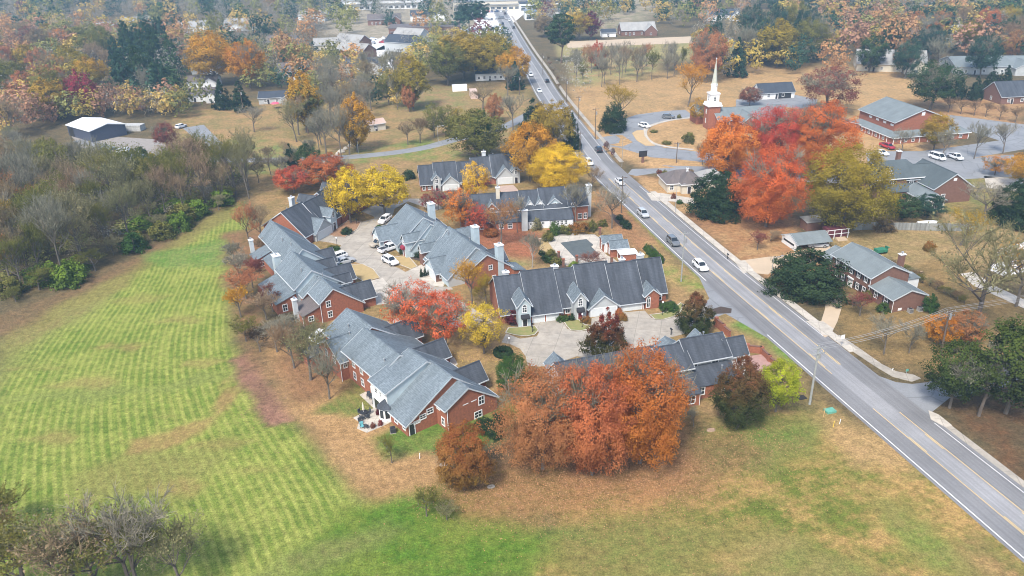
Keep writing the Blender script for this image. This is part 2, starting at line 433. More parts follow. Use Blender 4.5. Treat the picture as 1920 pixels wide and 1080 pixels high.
me = bpy.data.meshes.new('ground')
nx, ny = len(gx), len(gy)
Zg = np.zeros(len(X))
me.vertices.add(nx*ny); me.vertices.foreach_set('co', np.c_[X, Y, Zg].ravel())
ii, jj = np.meshgrid(np.arange(nx-1), np.arange(ny-1))
q = (jj*nx+ii).ravel()
F4 = np.c_[q, q+1, q+nx+1, q+nx]
me.loops.add(F4.size); me.loops.foreach_set('vertex_index', F4.ravel())
me.polygons.add(len(F4)); me.polygons.foreach_set('loop_start', np.arange(0, F4.size, 4)); me.polygons.foreach_set('loop_total', np.full(len(F4), 4))
me.update()
for arr in (A, Bc):
    dry = np.clip((arr[:, 0]-arr[:, 1])*14+.3, 0, 1)[:, None]
    arr *= np.array([.86, .88, .74])*(1-dry) + np.array([.93, .83, .74])*dry
for nm, arr in (('ca', A), ('cb', Bc)):
    at = me.attributes.new(nm, 'FLOAT_COLOR', 'POINT'); at.data.foreach_set('color', np.c_[arr, np.ones(len(arr))].ravel())
for nm, arr in (('rowc', ROWC), ('roww', RW)):
    at = me.attributes.new(nm, 'FLOAT', 'POINT'); at.data.foreach_set('value', arr)
gm, nt, N, L, b = new_mat('grass_and_leaf_litter')
def attr(n):
    a = N.new('ShaderNodeAttribute'); a.attribute_name = n; return a
tc = N.new('ShaderNodeTexCoord')
def gnoise(sc, det=5, ro=.65, vec=None):
    n = N.new('ShaderNodeTexNoise'); n.inputs['Scale'].default_value = sc; n.inputs['Detail'].default_value = det; n.inputs['Roughness'].default_value = ro
    L.new(vec if vec else tc.outputs['Object'], n.inputs['Vector']); return n.outputs['Fac']
def gmr(f, a, bb, lo, hi):
    r = N.new('ShaderNodeMapRange'); r.inputs[1].default_value = a; r.inputs[2].default_value = bb; r.inputs[3].default_value = lo; r.inputs[4].default_value = hi
    L.new(f, r.inputs[0]); return r.outputs[0]
def gmath(op, a, bb):
    q_ = N.new('ShaderNodeMath'); q_.operation = op
    for k, v in enumerate((a, bb)):
        if isinstance(v, (int, float)): q_.inputs[k].default_value = v
        else: L.new(v, q_.inputs[k])
    return q_.outputs[0]
patch = gmr(gnoise(.16, 10, .78), .42, .58, 0, 1)
rcm = N.new('ShaderNodeCombineXYZ'); sxyz = N.new('ShaderNodeSeparateXYZ'); L.new(tc.outputs['Object'], sxyz.inputs[0])
L.new(gmath('MULTIPLY', attr('rowc').outputs['Fac'], 1.1), rcm.inputs[0]); L.new(gmath('MULTIPLY', sxyz.outputs[1], .05), rcm.inputs[1])
streak = gmr(gnoise(1.0, 6, .7, rcm.outputs[0]), .36, .64, 0, 1)
rowf = gmath('ADD', gmath('MULTIPLY', attr('rowc').outputs['Fac'], 2*math.pi/1.3), gmath('MULTIPLY', gnoise(.12, 3), 1.1))
stripe = gmath('ADD', gmath('MULTIPLY', gmr(gmath('SINE', rowf, 0), -.35, .85, 0, 1), .62), gmath('MULTIPLY', streak, .45))
tuft = gmr(gnoise(1.3, 8, .82), .38, .62, 0, 1)
stripe = gmath('ADD', gmath('MULTIPLY', stripe, .88), gmath('MULTIPLY', tuft, .26))
rw = attr('roww').outputs['Fac']
big = gmr(gnoise(.045, 4, .6), .38, .62, -.3, .3)
fac = gmath('ADD', gmath('MULTIPLY', gmath('ADD', patch, big), gmath('SUBTRACT', 1, gmath('MULTIPLY', rw, .62))), gmath('MULTIPLY', stripe, gmath('MULTIPLY', rw, .78)))
mx = N.new('ShaderNodeMix'); mx.data_type = 'RGBA'; mx.clamp_factor = True
L.new(fac, mx.inputs[0]); L.new(attr('ca').outputs['Color'], mx.inputs[6]); L.new(attr('cb').outputs['Color'], mx.inputs[7])
fine = gmath('MULTIPLY', gmr(gnoise(4.0, 5, .85), .34, .66, .58, 1.42), gmr(gnoise(.9, 8, .84), .37, .63, .62, 1.38))
sc_ = N.new('ShaderNodeVectorMath'); sc_.operation = 'SCALE'
L.new(mx.outputs[2], sc_.inputs[0]); L.new(fine, sc_.inputs['Scale'])
L.new(sc_.outputs[0], b.inputs['Base Color'])
b.inputs['Roughness'].default_value = .95; b.inputs['Specular IOR Level'].default_value = .1
bp = N.new('ShaderNodeBump'); bp.inputs['Strength'].default_value = .8; bp.inputs['Distance'].default_value = .2
L.new(gnoise(2.6, 5, .75), bp.inputs['Height']); L.new(bp.outputs[0], b.inputs['Normal'])
me.materials.append(gm)
tag(link('ground', me), 'grassy and leaf strewn ground of the whole neighbourhood', 'ground', kind='structure')

# ================================================================== paved surfaces
def sheet(name, pts, z, mat, label=None, cat=None, parent=None, kind='structure', thick=None):
    """flat outline; thick adds a skirt down to the ground"""
    pv = [Vector((p[0], p[1], 0)) for p in pts]
    mb = MB()
    tris = tessellate_polygon([pv])
    for t in tris:
        q = [pv[i] for i in t]
        if (q[1]-q[0]).cross(q[2]-q[0]).z < 0: q.reverse()
        mb.face([(p.x, p.y, z) for p in q])
    if thick:
        n = len(pv)
        for i in range(n):
            a, b_ = pv[i], pv[(i+1) % n]
            mb.face([(a.x, a.y, z-thick), (b_.x, b_.y, z-thick), (b_.x, b_.y, z), (a.x, a.y, z)])
    o = mb.build(name, mat, parent)
    if parent is None: tag(o, label, cat, kind=kind)
    return o
def smooth_line(pts, n=8):
    """Catmull-Rom through the points"""
    out = []
    p = [Vector(q) for q in pts]
    p = [p[0]*2-p[1]] + p + [p[-1]*2-p[-2]]
    for i in range(1, len(p)-2):
        for k in range(n):
            t = k/n
            a, b_, c, d = p[i-1], p[i], p[i+1], p[i+2]
            out.append(.5*((2*b_)+(c-a)*t+(2*a-5*b_+4*c-d)*t*t+(3*b_-a-3*c+d)*t**3))
    out.append(p[-2])
    return out
def offsets(line):
    nrm = []
    for i in range(len(line)):
        d = (line[min(i+1, len(line)-1)] - line[max(i-1, 0)])
        nrm.append(Vector((-d.y, d.x, 0)).normalized())
    return nrm
def ribbon(name, line, o0, o1, z, mat, parent=None, u0=None):
    """strip between two offsets of a line, UV = (offset, distance)"""
    mb = MB(); nn = offsets(line); s = 0
    for i in range(len(line)-1):
        s1 = s + (line[i+1]-line[i]).length
        a0, a1 = line[i]+nn[i]*o0, line[i]+nn[i]*o1
        b0, b1 = line[i+1]+nn[i+1]*o0, line[i+1]+nn[i+1]*o1
        q = [(a0.x,a0.y,z),(b0.x,b0.y,z),(b1.x,b1.y,z),(a1.x,a1.y,z)]
        uv = [(o0,s),(o0,s1),(o1,s1),(o1,s)]
        if (Vector(q[1])-Vector(q[0])).cross(Vector(q[2])-Vector(q[0])).z < 0: q.reverse(); uv.reverse()
        mb.face(q, 0, uv); s = s1
    return mb.build(name, mat, parent)
def asphalt(name, col, lanes=False):
    m, nt, N, L, b = new_mat(name)
    tc = N.new('ShaderNodeTexCoord'); uv = N.new('ShaderNodeUVMap'); uv.uv_map = 'UVMap'
    def nz_(sc, src, det=5, scale=(1, 1, 1)):
        mp = N.new('ShaderNodeMapping'); mp.inputs['Scale'].default_value = scale
        L.new(src, mp.inputs[0])
        n = N.new('ShaderNodeTexNoise'); n.inputs['Scale'].default_value = sc; n.inputs['Detail'].default_value = det; n.inputs['Roughness'].default_value = .65
        L.new(mp.outputs[0], n.inputs['Vector']); return n.outputs['Fac']
    def mr(f, a, bb, lo, hi):
        r = N.new('ShaderNodeMapRange'); r.inputs[1].default_value = a; r.inputs[2].default_value = bb; r.inputs[3].default_value = lo; r.inputs[4].default_value = hi
        L.new(f, r.inputs[0]); return r.outputs[0]
    def mul(a, bb):
        q_ = N.new('ShaderNodeMath'); q_.operation = 'MULTIPLY'; L.new(a, q_.inputs[0]); L.new(bb, q_.inputs[1]); return q_.outputs[0]
    f = mul(mr(nz_(.12, tc.outputs['Object']), .3, .7, .86, 1.16), mr(nz_(4, tc.outputs['Object']), .3, .7, .86, 1.14))
    if lanes:
        # wheel-worn streaks along the lanes and a paler middle lane
        f = mul(f, mr(nz_(1, uv.outputs[0], 3, (1.6, .012, 1)), .3, .7, .78, 1.2))
        sx = N.new('ShaderNodeSeparateXYZ'); L.new(uv.outputs[0], sx.inputs[0])
        ab = N.new('ShaderNodeMath'); ab.operation = 'ABSOLUTE'; L.new(sx.outputs[0], ab.inputs[0])
        f = mul(f, mr(ab.outputs[0], 1.5, 1.8, 1.35, .95))
    else:
        # sealed cracks
        vo = N.new('ShaderNodeTexVoronoi'); vo.feature = 'DISTANCE_TO_EDGE'; vo.inputs['Scale'].default_value = .16
        L.new(tc.outputs['Object'], vo.inputs['Vector'])
        f = mul(f, mr(vo.outputs[0], 0, .03, .72, 1.0))
    vm = N.new('ShaderNodeVectorMath'); vm.operation = 'SCALE'; vm.inputs[0].default_value = col; L.new(f, vm.inputs['Scale'])
    L.new(vm.outputs[0], b.inputs['Base Color']); b.inputs['Roughness'].default_value = .8
    return m
ASPH = asphalt('worn_asphalt', (.185, .184, .186), True)
ASPH2 = asphalt('grey_asphalt', (.215, .222, .23))

# --- the main road: left edge line surveyed, 9.4 m between edge lines
LW = [(71.5,20,0),(59.6,69.7,0),(50.2,108.5,0),(39.3,155.1,0),(31.2,194.5,0),(24.0,230.6,0),(20.9,258.5,0),(13.4,336.6,0),(9.6,395.0,0)] + [tuple(P(x, y)) for x, y in ((964,98),(946,62),(930,30),(915,2))] + [(-45,1000,0)]
lw = smooth_line([Vector(p) for p in LW], 10)
nn = offsets(lw)
side = -1 if (nn[5].x < 0) else 1
MID = [p + n*side*4.75 for p, n in zip(lw, nn)]
road = ribbon('main_road', MID, -5.35, 5.35, .02, ASPH)
tag(road, 'three lane grey asphalt road running past the townhouses', 'road', kind='structure')
sgn = -side     # positive offset = left edge
def run_range(line, y0, y1): return [p for p in line if y0 <= p.y <= y1]
def marking(name, o, w, z, mat, y0, y1):
    ln = run_range(MID, y0, y1)
    if len(ln) > 1: ribbon(name, ln, sgn*o-w/2, sgn*o+w/2, z, mat, road)
def fine_line(line, step):
    out = [line[0]]; acc = 0
    for a, b_ in zip(line, line[1:]):
        n = max(1, int((b_-a).length/step))
        for k in range(1, n+1): out.append(a+(b_-a)*k/n)
    return out
MID = fine_line(MID, 1.5)
def dashes(name, o, w, z, mat, y0, y1, on, off):
    ln = run_range(MID, y0, y1); s = 0; cur = []
    for a, b_ in zip(ln, ln[1:]):
        if (s % (on+off)) < on:
            cur += [a, b_] if not cur else [b_]
        elif cur:
            ribbon(name, cur, sgn*o-w/2, sgn*o+w/2, z, mat, road); cur = []
        s += (b_-a).length
    if len(cur) > 1: ribbon(name, cur, sgn*o-w/2, sgn*o+w/2, z, mat, road)
marking('edge_line', 4.72, .2, .028, PAINT_W, 20, 128); marking('edge_line', 4.72, .2, .028, PAINT_W, 150, 700)
marking('edge_line', -4.6, .14, .028, PAINT_W, 20, 96); marking('edge_line', -4.6, .14, .028, PAINT_W, 122, 214); marking('edge_line', -4.6, .14, .028, PAINT_W, 236, 700)
for o in (1.6, -1.6):
    marking('lane_line', o, .13, .028, PAINT_Y, 20, 103 if o > 0 else 100); marking('lane_line', o, .13, .028, PAINT_Y, 111 if o > 0 else 113, 222)
    marking('lane_line', o, .13, .028, PAINT_W, 240, 640)
    dashes('lane_dash', o*.84, .13, .028, PAINT_Y, 20, 103, 4.5, 13)
    dashes('lane_dash', o*.84, .13, .028, PAINT_Y, 113, 222, 4.5, 13)
# kerb and sidewalk on the far (right) side
def side_strip(name, y0, y1, o0, o1, z, mat, label, cat, thick=.12):
    ln = run_range(MID, y0, y1); n2 = offsets(ln); mb = MB()
    a = [p+n*sgn*o0 for p, n in zip(ln, n2)]; b_ = [p+n*sgn*o1 for p, n in zip(ln, n2)]
    return sheet(name, [tuple(p) for p in a] + [tuple(p) for p in reversed(b_)], z, mat, label, cat, thick=thick)
side_strip('sidewalk', 116, 208, -5.5, -7.1, .12, CONC_L, 'pale concrete sidewalk beside the main road by the brick house', 'sidewalk')
side_strip('sidewalk', 236, 640, -6.6, -8.0, .12, CONC, 'pale concrete sidewalk running up toward the town', 'sidewalk')
side_strip('gutter', 20, 96, -5.36, -6.5, .05, CONC, 'concrete gutter strip beside the road under the junipers', 'gutter', .05)
# side road joining from the right
h5 = Z(1280, 560, 3)
sheet('side_road', PL([(990,385),(1090,430),(1200,470),(1290,480),(1380,470),(1500,420),(1900,330),(1900,480),(1500,560),(1400,640),(1385,690),(1180,520)], h5), .016, ASPH2, 'grey side road joining the main road by the junipers', 'road')
kp = PL([(830,210),(960,300),(1080,380),(1180,440),(1290,468),(1340,450),(1300,430),(1200,410),(1120,370),(1000,285),(880,205)], h5)
sheet('corner_sidewalk', kp, .09, CONC, 'curving concrete corner sidewalk at the side road', 'sidewalk', thick=.09)
sheet('curb_ramp', PL([(1382,630),(1440,655),(1515,715),(1480,725),(1395,680)], h5), .1, CONC_L, 'short pale curb ramp slab at the side road corner', 'curb', thick=.1)
# estate entrance and courts
sheet('estate_entrance', PL([(1292,596),(1330,560),(1318,535),(1310,518),(1395,585),(1450,640),(1360,588),(1330,600)]), .012, ASPH2, 'grey asphalt entrance apron between road and townhouse court', 'driveway')
m7 = Z(880, 470, 3.483)
court = [m7(*p) for p in [(240,540),(330,575),(440,560),(455,535),(430,490),(415,470),(600,448),(640,510),(690,528),(790,520),(800,440),(985,405),(1145,392),(1190,440),(1240,450),(1330,435),(1400,425),(1440,450),(1500,330),(1560,370),(1480,480),(1400,545),(1300,570),(1210,612),(1050,665),(800,700),(700,690),(560,740),(440,760),(380,750),(368,690),(330,640),(270,612),(210,600)]]
a4 = Z(440, 330, 4)
court2 = [a4(*p) for p in [(590,482),(690,425),(830,462),(900,400),(950,345),(1050,318),(1040,300),(940,262),(1010,225),(1180,200),(1260,170),(1450,170),(1560,240),(1500,262),(1300,190),(1200,245),(1150,400),(1060,410),(1040,470),(1040,520),(1100,585),(1160,600),(1120,650),(1230,690),(1280,720),(1460,640),(1580,790),(1500,830),(1620,830),(1640,850),(1560,860),(1800,1000),(1900,1060),(1940,1100),(1760,1150),(1600,1130),(1400,1000),(1130,960),(1010,975),(965,800),(1090,768),(1040,700),(960,662),(900,645),(760,655),(720,645),(705,575),(770,560),(800,520),(720,500)]]
sheet('upper_court', [tuple(P(*p)) for p in court2], .014, CONC, 'pale concrete court between the upper townhouse rows', 'driveway')
sheet('lower_court', [tuple(P(*p)) for p in court], .018, CONC, 'pale concrete court before the dark roofed townhouse row', 'driveway')
for nm, pts, lb in (('driveway', [(965,800),(1110,765),(1170,835),(1020,862)], 'pale concrete driveway beside tan lawn patch of left townhouse row'),
                    ('driveway', [(1025,880),(1175,842),(1210,870),(1180,935),(1010,975),(990,960)], 'pale concrete driveway nearest the red maples'),
                    ('driveway', [(1310,705),(1400,665),(1470,650),(1560,740),(1390,755)], 'pale concrete driveway north of the row of slim evergreens'),
                    ('driveway', [(1390,770),(1550,745),(1590,790),(1560,835),(1480,820)], 'pale concrete driveway south of the row of slim evergreens')):
    sheet(nm, PL(pts, a4), .024, CONC_L, lb, 'driveway')
L4_ = Z(560, 560, 4.153)
sheet('driveway', PL([(700,165),(760,150),(890,200),(870,230),(830,245)], L4_), .02, CONC_L, 'pale driveway strip behind the patio townhouse garage', 'driveway')
sheet('driveway', PL([(835,300),(870,330),(930,385),(1090,335),(1100,350),(940,415),(880,390),(830,340)], L4_), .02, CONC_L, 'bent concrete walk beside the patio townhouse', 'walk')
sheet('driveway', PL([(1130,500),(1210,455),(1240,510),(1180,560)], L4_), .02, CONC_L, 'short concrete apron at the patio townhouse front garage', 'driveway')
Q3_ = Z(770, 280, 8)
sheet('driveway', PL([(1300,550),(1540,535),(1640,640),(1390,700)], Q3_), .02, plain('pinkish_paving', (.40,.30,.25), .85, .15, 1), 'pinkish driveway before the far townhouse row garage', 'driveway')
h3 = Z(1280, 280, 3)
sheet('driveway', PL([(300,630),(480,605),(560,600),(700,560),(830,540),(830,580),(640,600),(500,690),(480,705),(340,690)], h3), .031, CONC_T, 'tan concrete driveway leading to the white carport', 'driveway')
sheet('driveway', PL([(810,800),(850,790),(890,820),(895,890),(870,970),(835,1040),(800,1060),(720,975),(780,965),(800,900)], h3), .031, CONC_T, 'curved tan concrete driveway of the two storey brick house', 'driveway')
sheet('driveway_apron', PL([(690,965),(735,972),(790,968),(850,1010),(830,1050),(790,1045)], h3), .037, CONC_L, 'pale concrete driveway apron meeting the road', 'driveway')
sheet('driveway_apron', PL([(290,628),(350,625),(400,680),(340,700)], h3), .037, CONC_L, 'pale concrete apron of the carport driveway', 'driveway')
sheet('gravel_drive', PL([(1560,700),(1640,690),(1740,760),(1930,850),(1930,900),(1800,840),(1640,770)], h3), .02, CONC_L, 'pale gravel drive behind the big bare tree', 'driveway')
# lane crossing behind the townhouses, driveways on the left
lane = smooth_line([P(x, y) for x, y in ((150,262),(240,288),(330,296),(440,300),(560,299),(660,294),(740,286),(800,276),(852,262),(940,240),(1010,205))], 6)
tag(ribbon('estate_lane', lane, -2.6, 2.6, .016, ASPH2), 'narrow grey lane crossing behind the townhouses', 'road', kind='structure')
sheet('gravel_strip', PL([(342,240),(382,234),(438,290),(408,294)]), .022, ASPH2, 'broken grey asphalt strip between tan lawns', 'driveway')
sheet('barn_yard', PL([(130,250),(300,262),(330,292),(230,300),(160,290)]), .01, plain('barn_yard_gravel', (.26,.235,.21), .95, .2, 1), 'grey gravel yard beside the white roofed barn', 'yard')
# church grounds
c6 = Z(1060, 160, 6)
sheet('church_drive', PL([(600,400),(800,330),(1100,290),(1350,275),(1420,330),(1410,365),(1180,400),(1000,435),(900,480),(870,540),(900,600),(1000,660),(1100,700),(1440,740),(1560,760),(1800,800),(1800,1000),(1560,865),(1240,830),(960,810),(840,770),(600,700),(400,680),(330,690),(290,640),(420,580),(560,560),(620,600),(600,650),(480,670),(640,690),(760,640),(640,560),(500,560),(480,480)], c6), .016, ASPH2, 'blue grey asphalt drive looping before the church', 'driveway')
sheet('church_island', PL([(750,540),(800,510),(880,505),(890,570),(940,630),(1010,680),(900,680),(800,620)], c6), .1, plain('dry_lawn', (.45,.315,.165), .95, .15, .8), 'tan grass island with pale kerb in the church drive', 'lawn', thick=.1)
cs = smooth_line([P(*c6(x, y)) for x, y in ((1410,365),(1180,395),(1000,440),(910,490),(895,560),(950,630),(1040,670),(1200,700),(1440,725))], 6)
mbk = ribbon('church_walk', cs, -.8, .8, .08, CONC_L)
tag(mbk, 'curved pale concrete walk around the church lawn', 'walk', kind='structure')
ch = Z(1280, 0, 3)
sheet('church_lot', PL([(1030,850),(1340,850),(1500,830),(1780,790),(1500,700),(1490,645),(1920,700),(1990,760),(1920,840),(1560,900),(1300,930),(1040,920)], ch), .012, ASPH2, 'blue grey asphalt parking lot around the church hall', 'parking lot')
sheet('church_side_lot', PL([(300,560),(640,535),(760,560),(740,620),(560,600),(440,610),(300,600)], ch), .012, ASPH2, 'asphalt yard before the white garage', 'parking lot')
p5 = Z(1280, 280, 3)
sheet('cross_street', PL([(750,940),(1540,925),(1800,920),(1800,1000),(1390,985),(1000,990),(800,1020),(700,1000)], c6), .014, ASPH2, 'grey street between church lawn and brown bungalow', 'road')
sheet('bungalow_drive', PL([(1150,990),(1330,985),(1400,1000),(1330,1080),(1250,1080)], c6), .02, CONC_L, 'pale drive before the brown roofed bungalow', 'driveway')
sheet('bungalow_walk', PL([(1212,362),(1240,362),(1300,372),(1302,384),(1262,378),(1222,376)]), .034, CONC_L, 'pale concrete entrance loop by the magnolia', 'driveway')
sheet('church_street', PL([(1240,310),(1540,318),(1640,310),(1900,290),(1920,330),(1640,345),(1400,338)]), .01, ASPH2, 'grey street behind the maple trees', 'road')
sheet('mansion_court', PL([(1845,330),(1920,335),(1930,362),(1850,352)]), .01, CONC_L, 'pale court beside the brick mansion', 'driveway')
# town street and lots far away
TOWN = plain('pale_paving', (.62, .61, .59), .8, .15, .03)  # very pale grey paving with broad, weak mottling
sheet('town_lot', PL([(850,60),(935,35),(965,90),(900,70),(800,85),(700,95),(680,75)]), .01, TOWN, 'pale parking lots of the town beyond the trees', 'parking lot')
sheet('town_plaza', PL([(860,-3),(990,-3),(1000,12),(960,45),(975,75),(935,78),(890,40)]), .012, TOWN, 'wide pale paved plaza at the top of the road', 'parking lot')
sheet('town_court', PL([(690,100),(720,85),(735,100),(740,150),(715,150)]), .01, TOWN, 'pale lane between the far townhouses', 'driveway')
sheet('farm_track', PL([(1060,78),(1300,68),(1400,70),(1400,77),(1200,84),(1065,90)]), .012, CONC_T, 'tan farm track crossing the far meadow', 'track')
# ================================================================== trees
def np_mesh(name, V, F, attrs=None, smooth=False):
    me = bpy.data.meshes.new(name)
    k = F.shape[1]
    me.vertices.add(len(V)); me.vertices.foreach_set('co', np.ascontiguousarray(V, dtype=np.float32).ravel())
    me.loops.add(F.size); me.loops.foreach_set('vertex_index', np.ascontiguousarray(F, dtype=np.int32).ravel())
    me.polygons.add(len(F)); me.polygons.foreach_set('loop_start', np.arange(0, F.size, k)); me.polygons.foreach_set('loop_total', np.full(len(F), k))
    me.update()
    for nm, arr in (attrs or {}).items():
        if arr.ndim == 1:
            at = me.attributes.new(nm, 'FLOAT', 'POINT'); at.data.foreach_set('value', arr.astype(np.float32))
        else:
            at = me.attributes.new(nm, 'FLOAT_COLOR', 'POINT'); at.data.foreach_set('color', np.c_[arr, np.ones(len(arr))].astype(np.float32).ravel())
    return me
def unit(v): return v / np.maximum(np.linalg.norm(v, axis=1, keepdims=True), 1e-9)
def quads(C, Nrm, size, rng, asp=1.3):
    """one leaf-spray quad at each centre, facing roughly its normal"""
    n = len(C)
    t = unit(np.cross(Nrm, rng.normal(size=(n, 3))))
    b = np.cross(Nrm, t)
    s = (size * rng.uniform(.6, 1.35, n))[:, None] if np.isscalar(size) else (size * rng.uniform(.6, 1.35, n))[:, None]
    t, b = t * s * asp * .5, b * s * .5
    V = np.stack([C - t*.9, C - b*rng.uniform(.7,1.2,(n,1)), C + t, C + b*rng.uniform(.7,1.2,(n,1))], 1).reshape(-1, 3)
    F = np.arange(n*4).reshape(n, 4)
    return V, F
PROF = {
 'round': lambda t: np.sqrt(np.clip(1-(2*t-1)**2, 0, 1))*(1-.12*t),
 'oval': lambda t: np.sin(np.pi*np.clip(t, 0, 1)**.85)**.7,
 'pear': lambda t: np.clip(1.5*(1-t), 0, 1)**.75*np.clip(t*5+.45, 0, 1),
 'cone': lambda t: (1-t)**.85*np.clip(t*8+.5, 0, 1),
 'dome': lambda t: np.sqrt(np.clip(1-t*t, 0, 1)),
 'vase': lambda t: np.sqrt(np.clip(1-(2*t**.7-1)**2, 0, 1))*(.75+.25*t),
 'pine': lambda t: np.sin(np.pi*np.clip(t*.9+.08, 0, 1))**.6*(1-.35*t),
}
def crown(seed, prof, cb, a, n_cl, n_lf, size, fill=.5, clr=.13, flat=.75, up=.35, hole=.0):
    """leaf sprays in clumps through a crown of unit height; cb crown base, a half width"""
    rng = np.random.default_rng(seed)
    f = PROF[prof]
    ts = np.linspace(.01, .99, 60); w = f(ts)**1.3 + .02; w /= w.sum()
    t = rng.choice(ts, n_cl, p=w) + rng.uniform(-.01, .01, n_cl)
    az = rng.uniform(0, 2*np.pi, n_cl)
    ph = rng.uniform(0, 6.28, 6)
    lob = 1 + .13*np.sin(3*az+ph[0]+4*t) + .11*np.sin(5*az+ph[1]-7*t) + .10*np.sin(2*az+ph[2]+9*t)
    rr = f(np.clip(t, 0, 1)) * a * lob * np.where(rng.random(n_cl) < fill, np.sqrt(rng.random(n_cl)), rng.uniform(.78, 1.0, n_cl))
    rr = rr * (1 + rng.normal(0, .07, n_cl))
    C = np.c_[rr*np.cos(az), rr*np.sin(az), cb + (1-cb)*t*.96 + rng.normal(0, .02, n_cl)]
    cl_r = clr * (.7 + .6*rng.random(n_cl)) * np.clip(.55 + f(np.clip(t, 0, 1)), .5, 1.1)
    idx = np.repeat(np.arange(n_cl), n_lf)
    d = unit(rng.normal(size=(len(idx), 3)))
    rad = cl_r[idx] * rng.random(len(idx))**.45
    O = d * rad[:, None] * np.array([1, 1, flat])
    Pn = C[idx] + O * np.array([2*a, 2*a, 1.0]) if a < .5 else C[idx] + O
    Pn[:, 2] = np.clip(Pn[:, 2], max(cb - .05, .004), 1.02)
    outw = unit(np.c_[Pn[:, 0], Pn[:, 1], (Pn[:, 2] - (cb + (1-cb)*.42)) * .9])
    Nn = unit(outw*.8 + d*.5 + rng.normal(size=d.shape)*.55 + np.array([0, 0, up]))
    V, F = quads(Pn, Nn, size, rng)
    var = np.clip(.55*rng.random(n_cl)[idx] + .45*rng.random(len(idx)), 0, 1)
    ht = np.clip((Pn[:, 2]-cb)/(1-cb), 0, 1)
    return V, F, np.repeat(var, 4), np.repeat(ht, 4), C
def limbs(seed, C, cb, r0, n=26, lean=.03, top=.8):
    """trunk with limbs reaching to some clump centres"""
    rng = np.random.default_rng(seed+77)
    mb = MB()
    pts = [Vector((0, 0, -.02))]
    for k in range(1, 6):
        z = top*k/5
        pts.append(Vector((rng.normal(0, lean)*z, rng.normal(0, lean)*z, z)))
    rad = [r0*1.25, r0*.95, r0*.8, r0*.6, r0*.4, r0*.18]
    for i in range(5): mb.tube(pts[i], pts[i+1], rad[i], rad[i+1], 7, cap=False)
    def at(z):
        s = min(max(z/top*5, 0), 4.99); i = int(s); return pts[i].lerp(pts[i+1], s-i), rad[i]+(rad[i+1]-rad[i])*(s-i)
    sel = rng.permutation(len(C))[:n]
    for i in sel:
        c = Vector(C[i])
        z0 = max(cb*.75, min(c.z - .25*math.hypot(c.x, c.y) - .12, top*.92))
        p0, rr = at(z0)
        m = p0.lerp(c, .5) + Vector((0, 0, -.02)) + Vector(rng.normal(0, .015, 3))
        mb.tube(p0, m, rr*.5, rr*.28, 5, cap=False); mb.tube(m, c, rr*.28, rr*.07, 4, cap=False)
    return mb
BARK = plain('grey_brown_bark', (.125, .105, .085), .9, .35, 8)
BARK_D = plain('dark_bark', (.10, .08, .065), .9, .35, 8)
BARK_P = plain('pine_bark', (.13, .085, .06), .9, .35, 8)
BARK_L = plain('pale_bark', (.30, .27, .235), .9, .3, 8)
LEAFM = {}
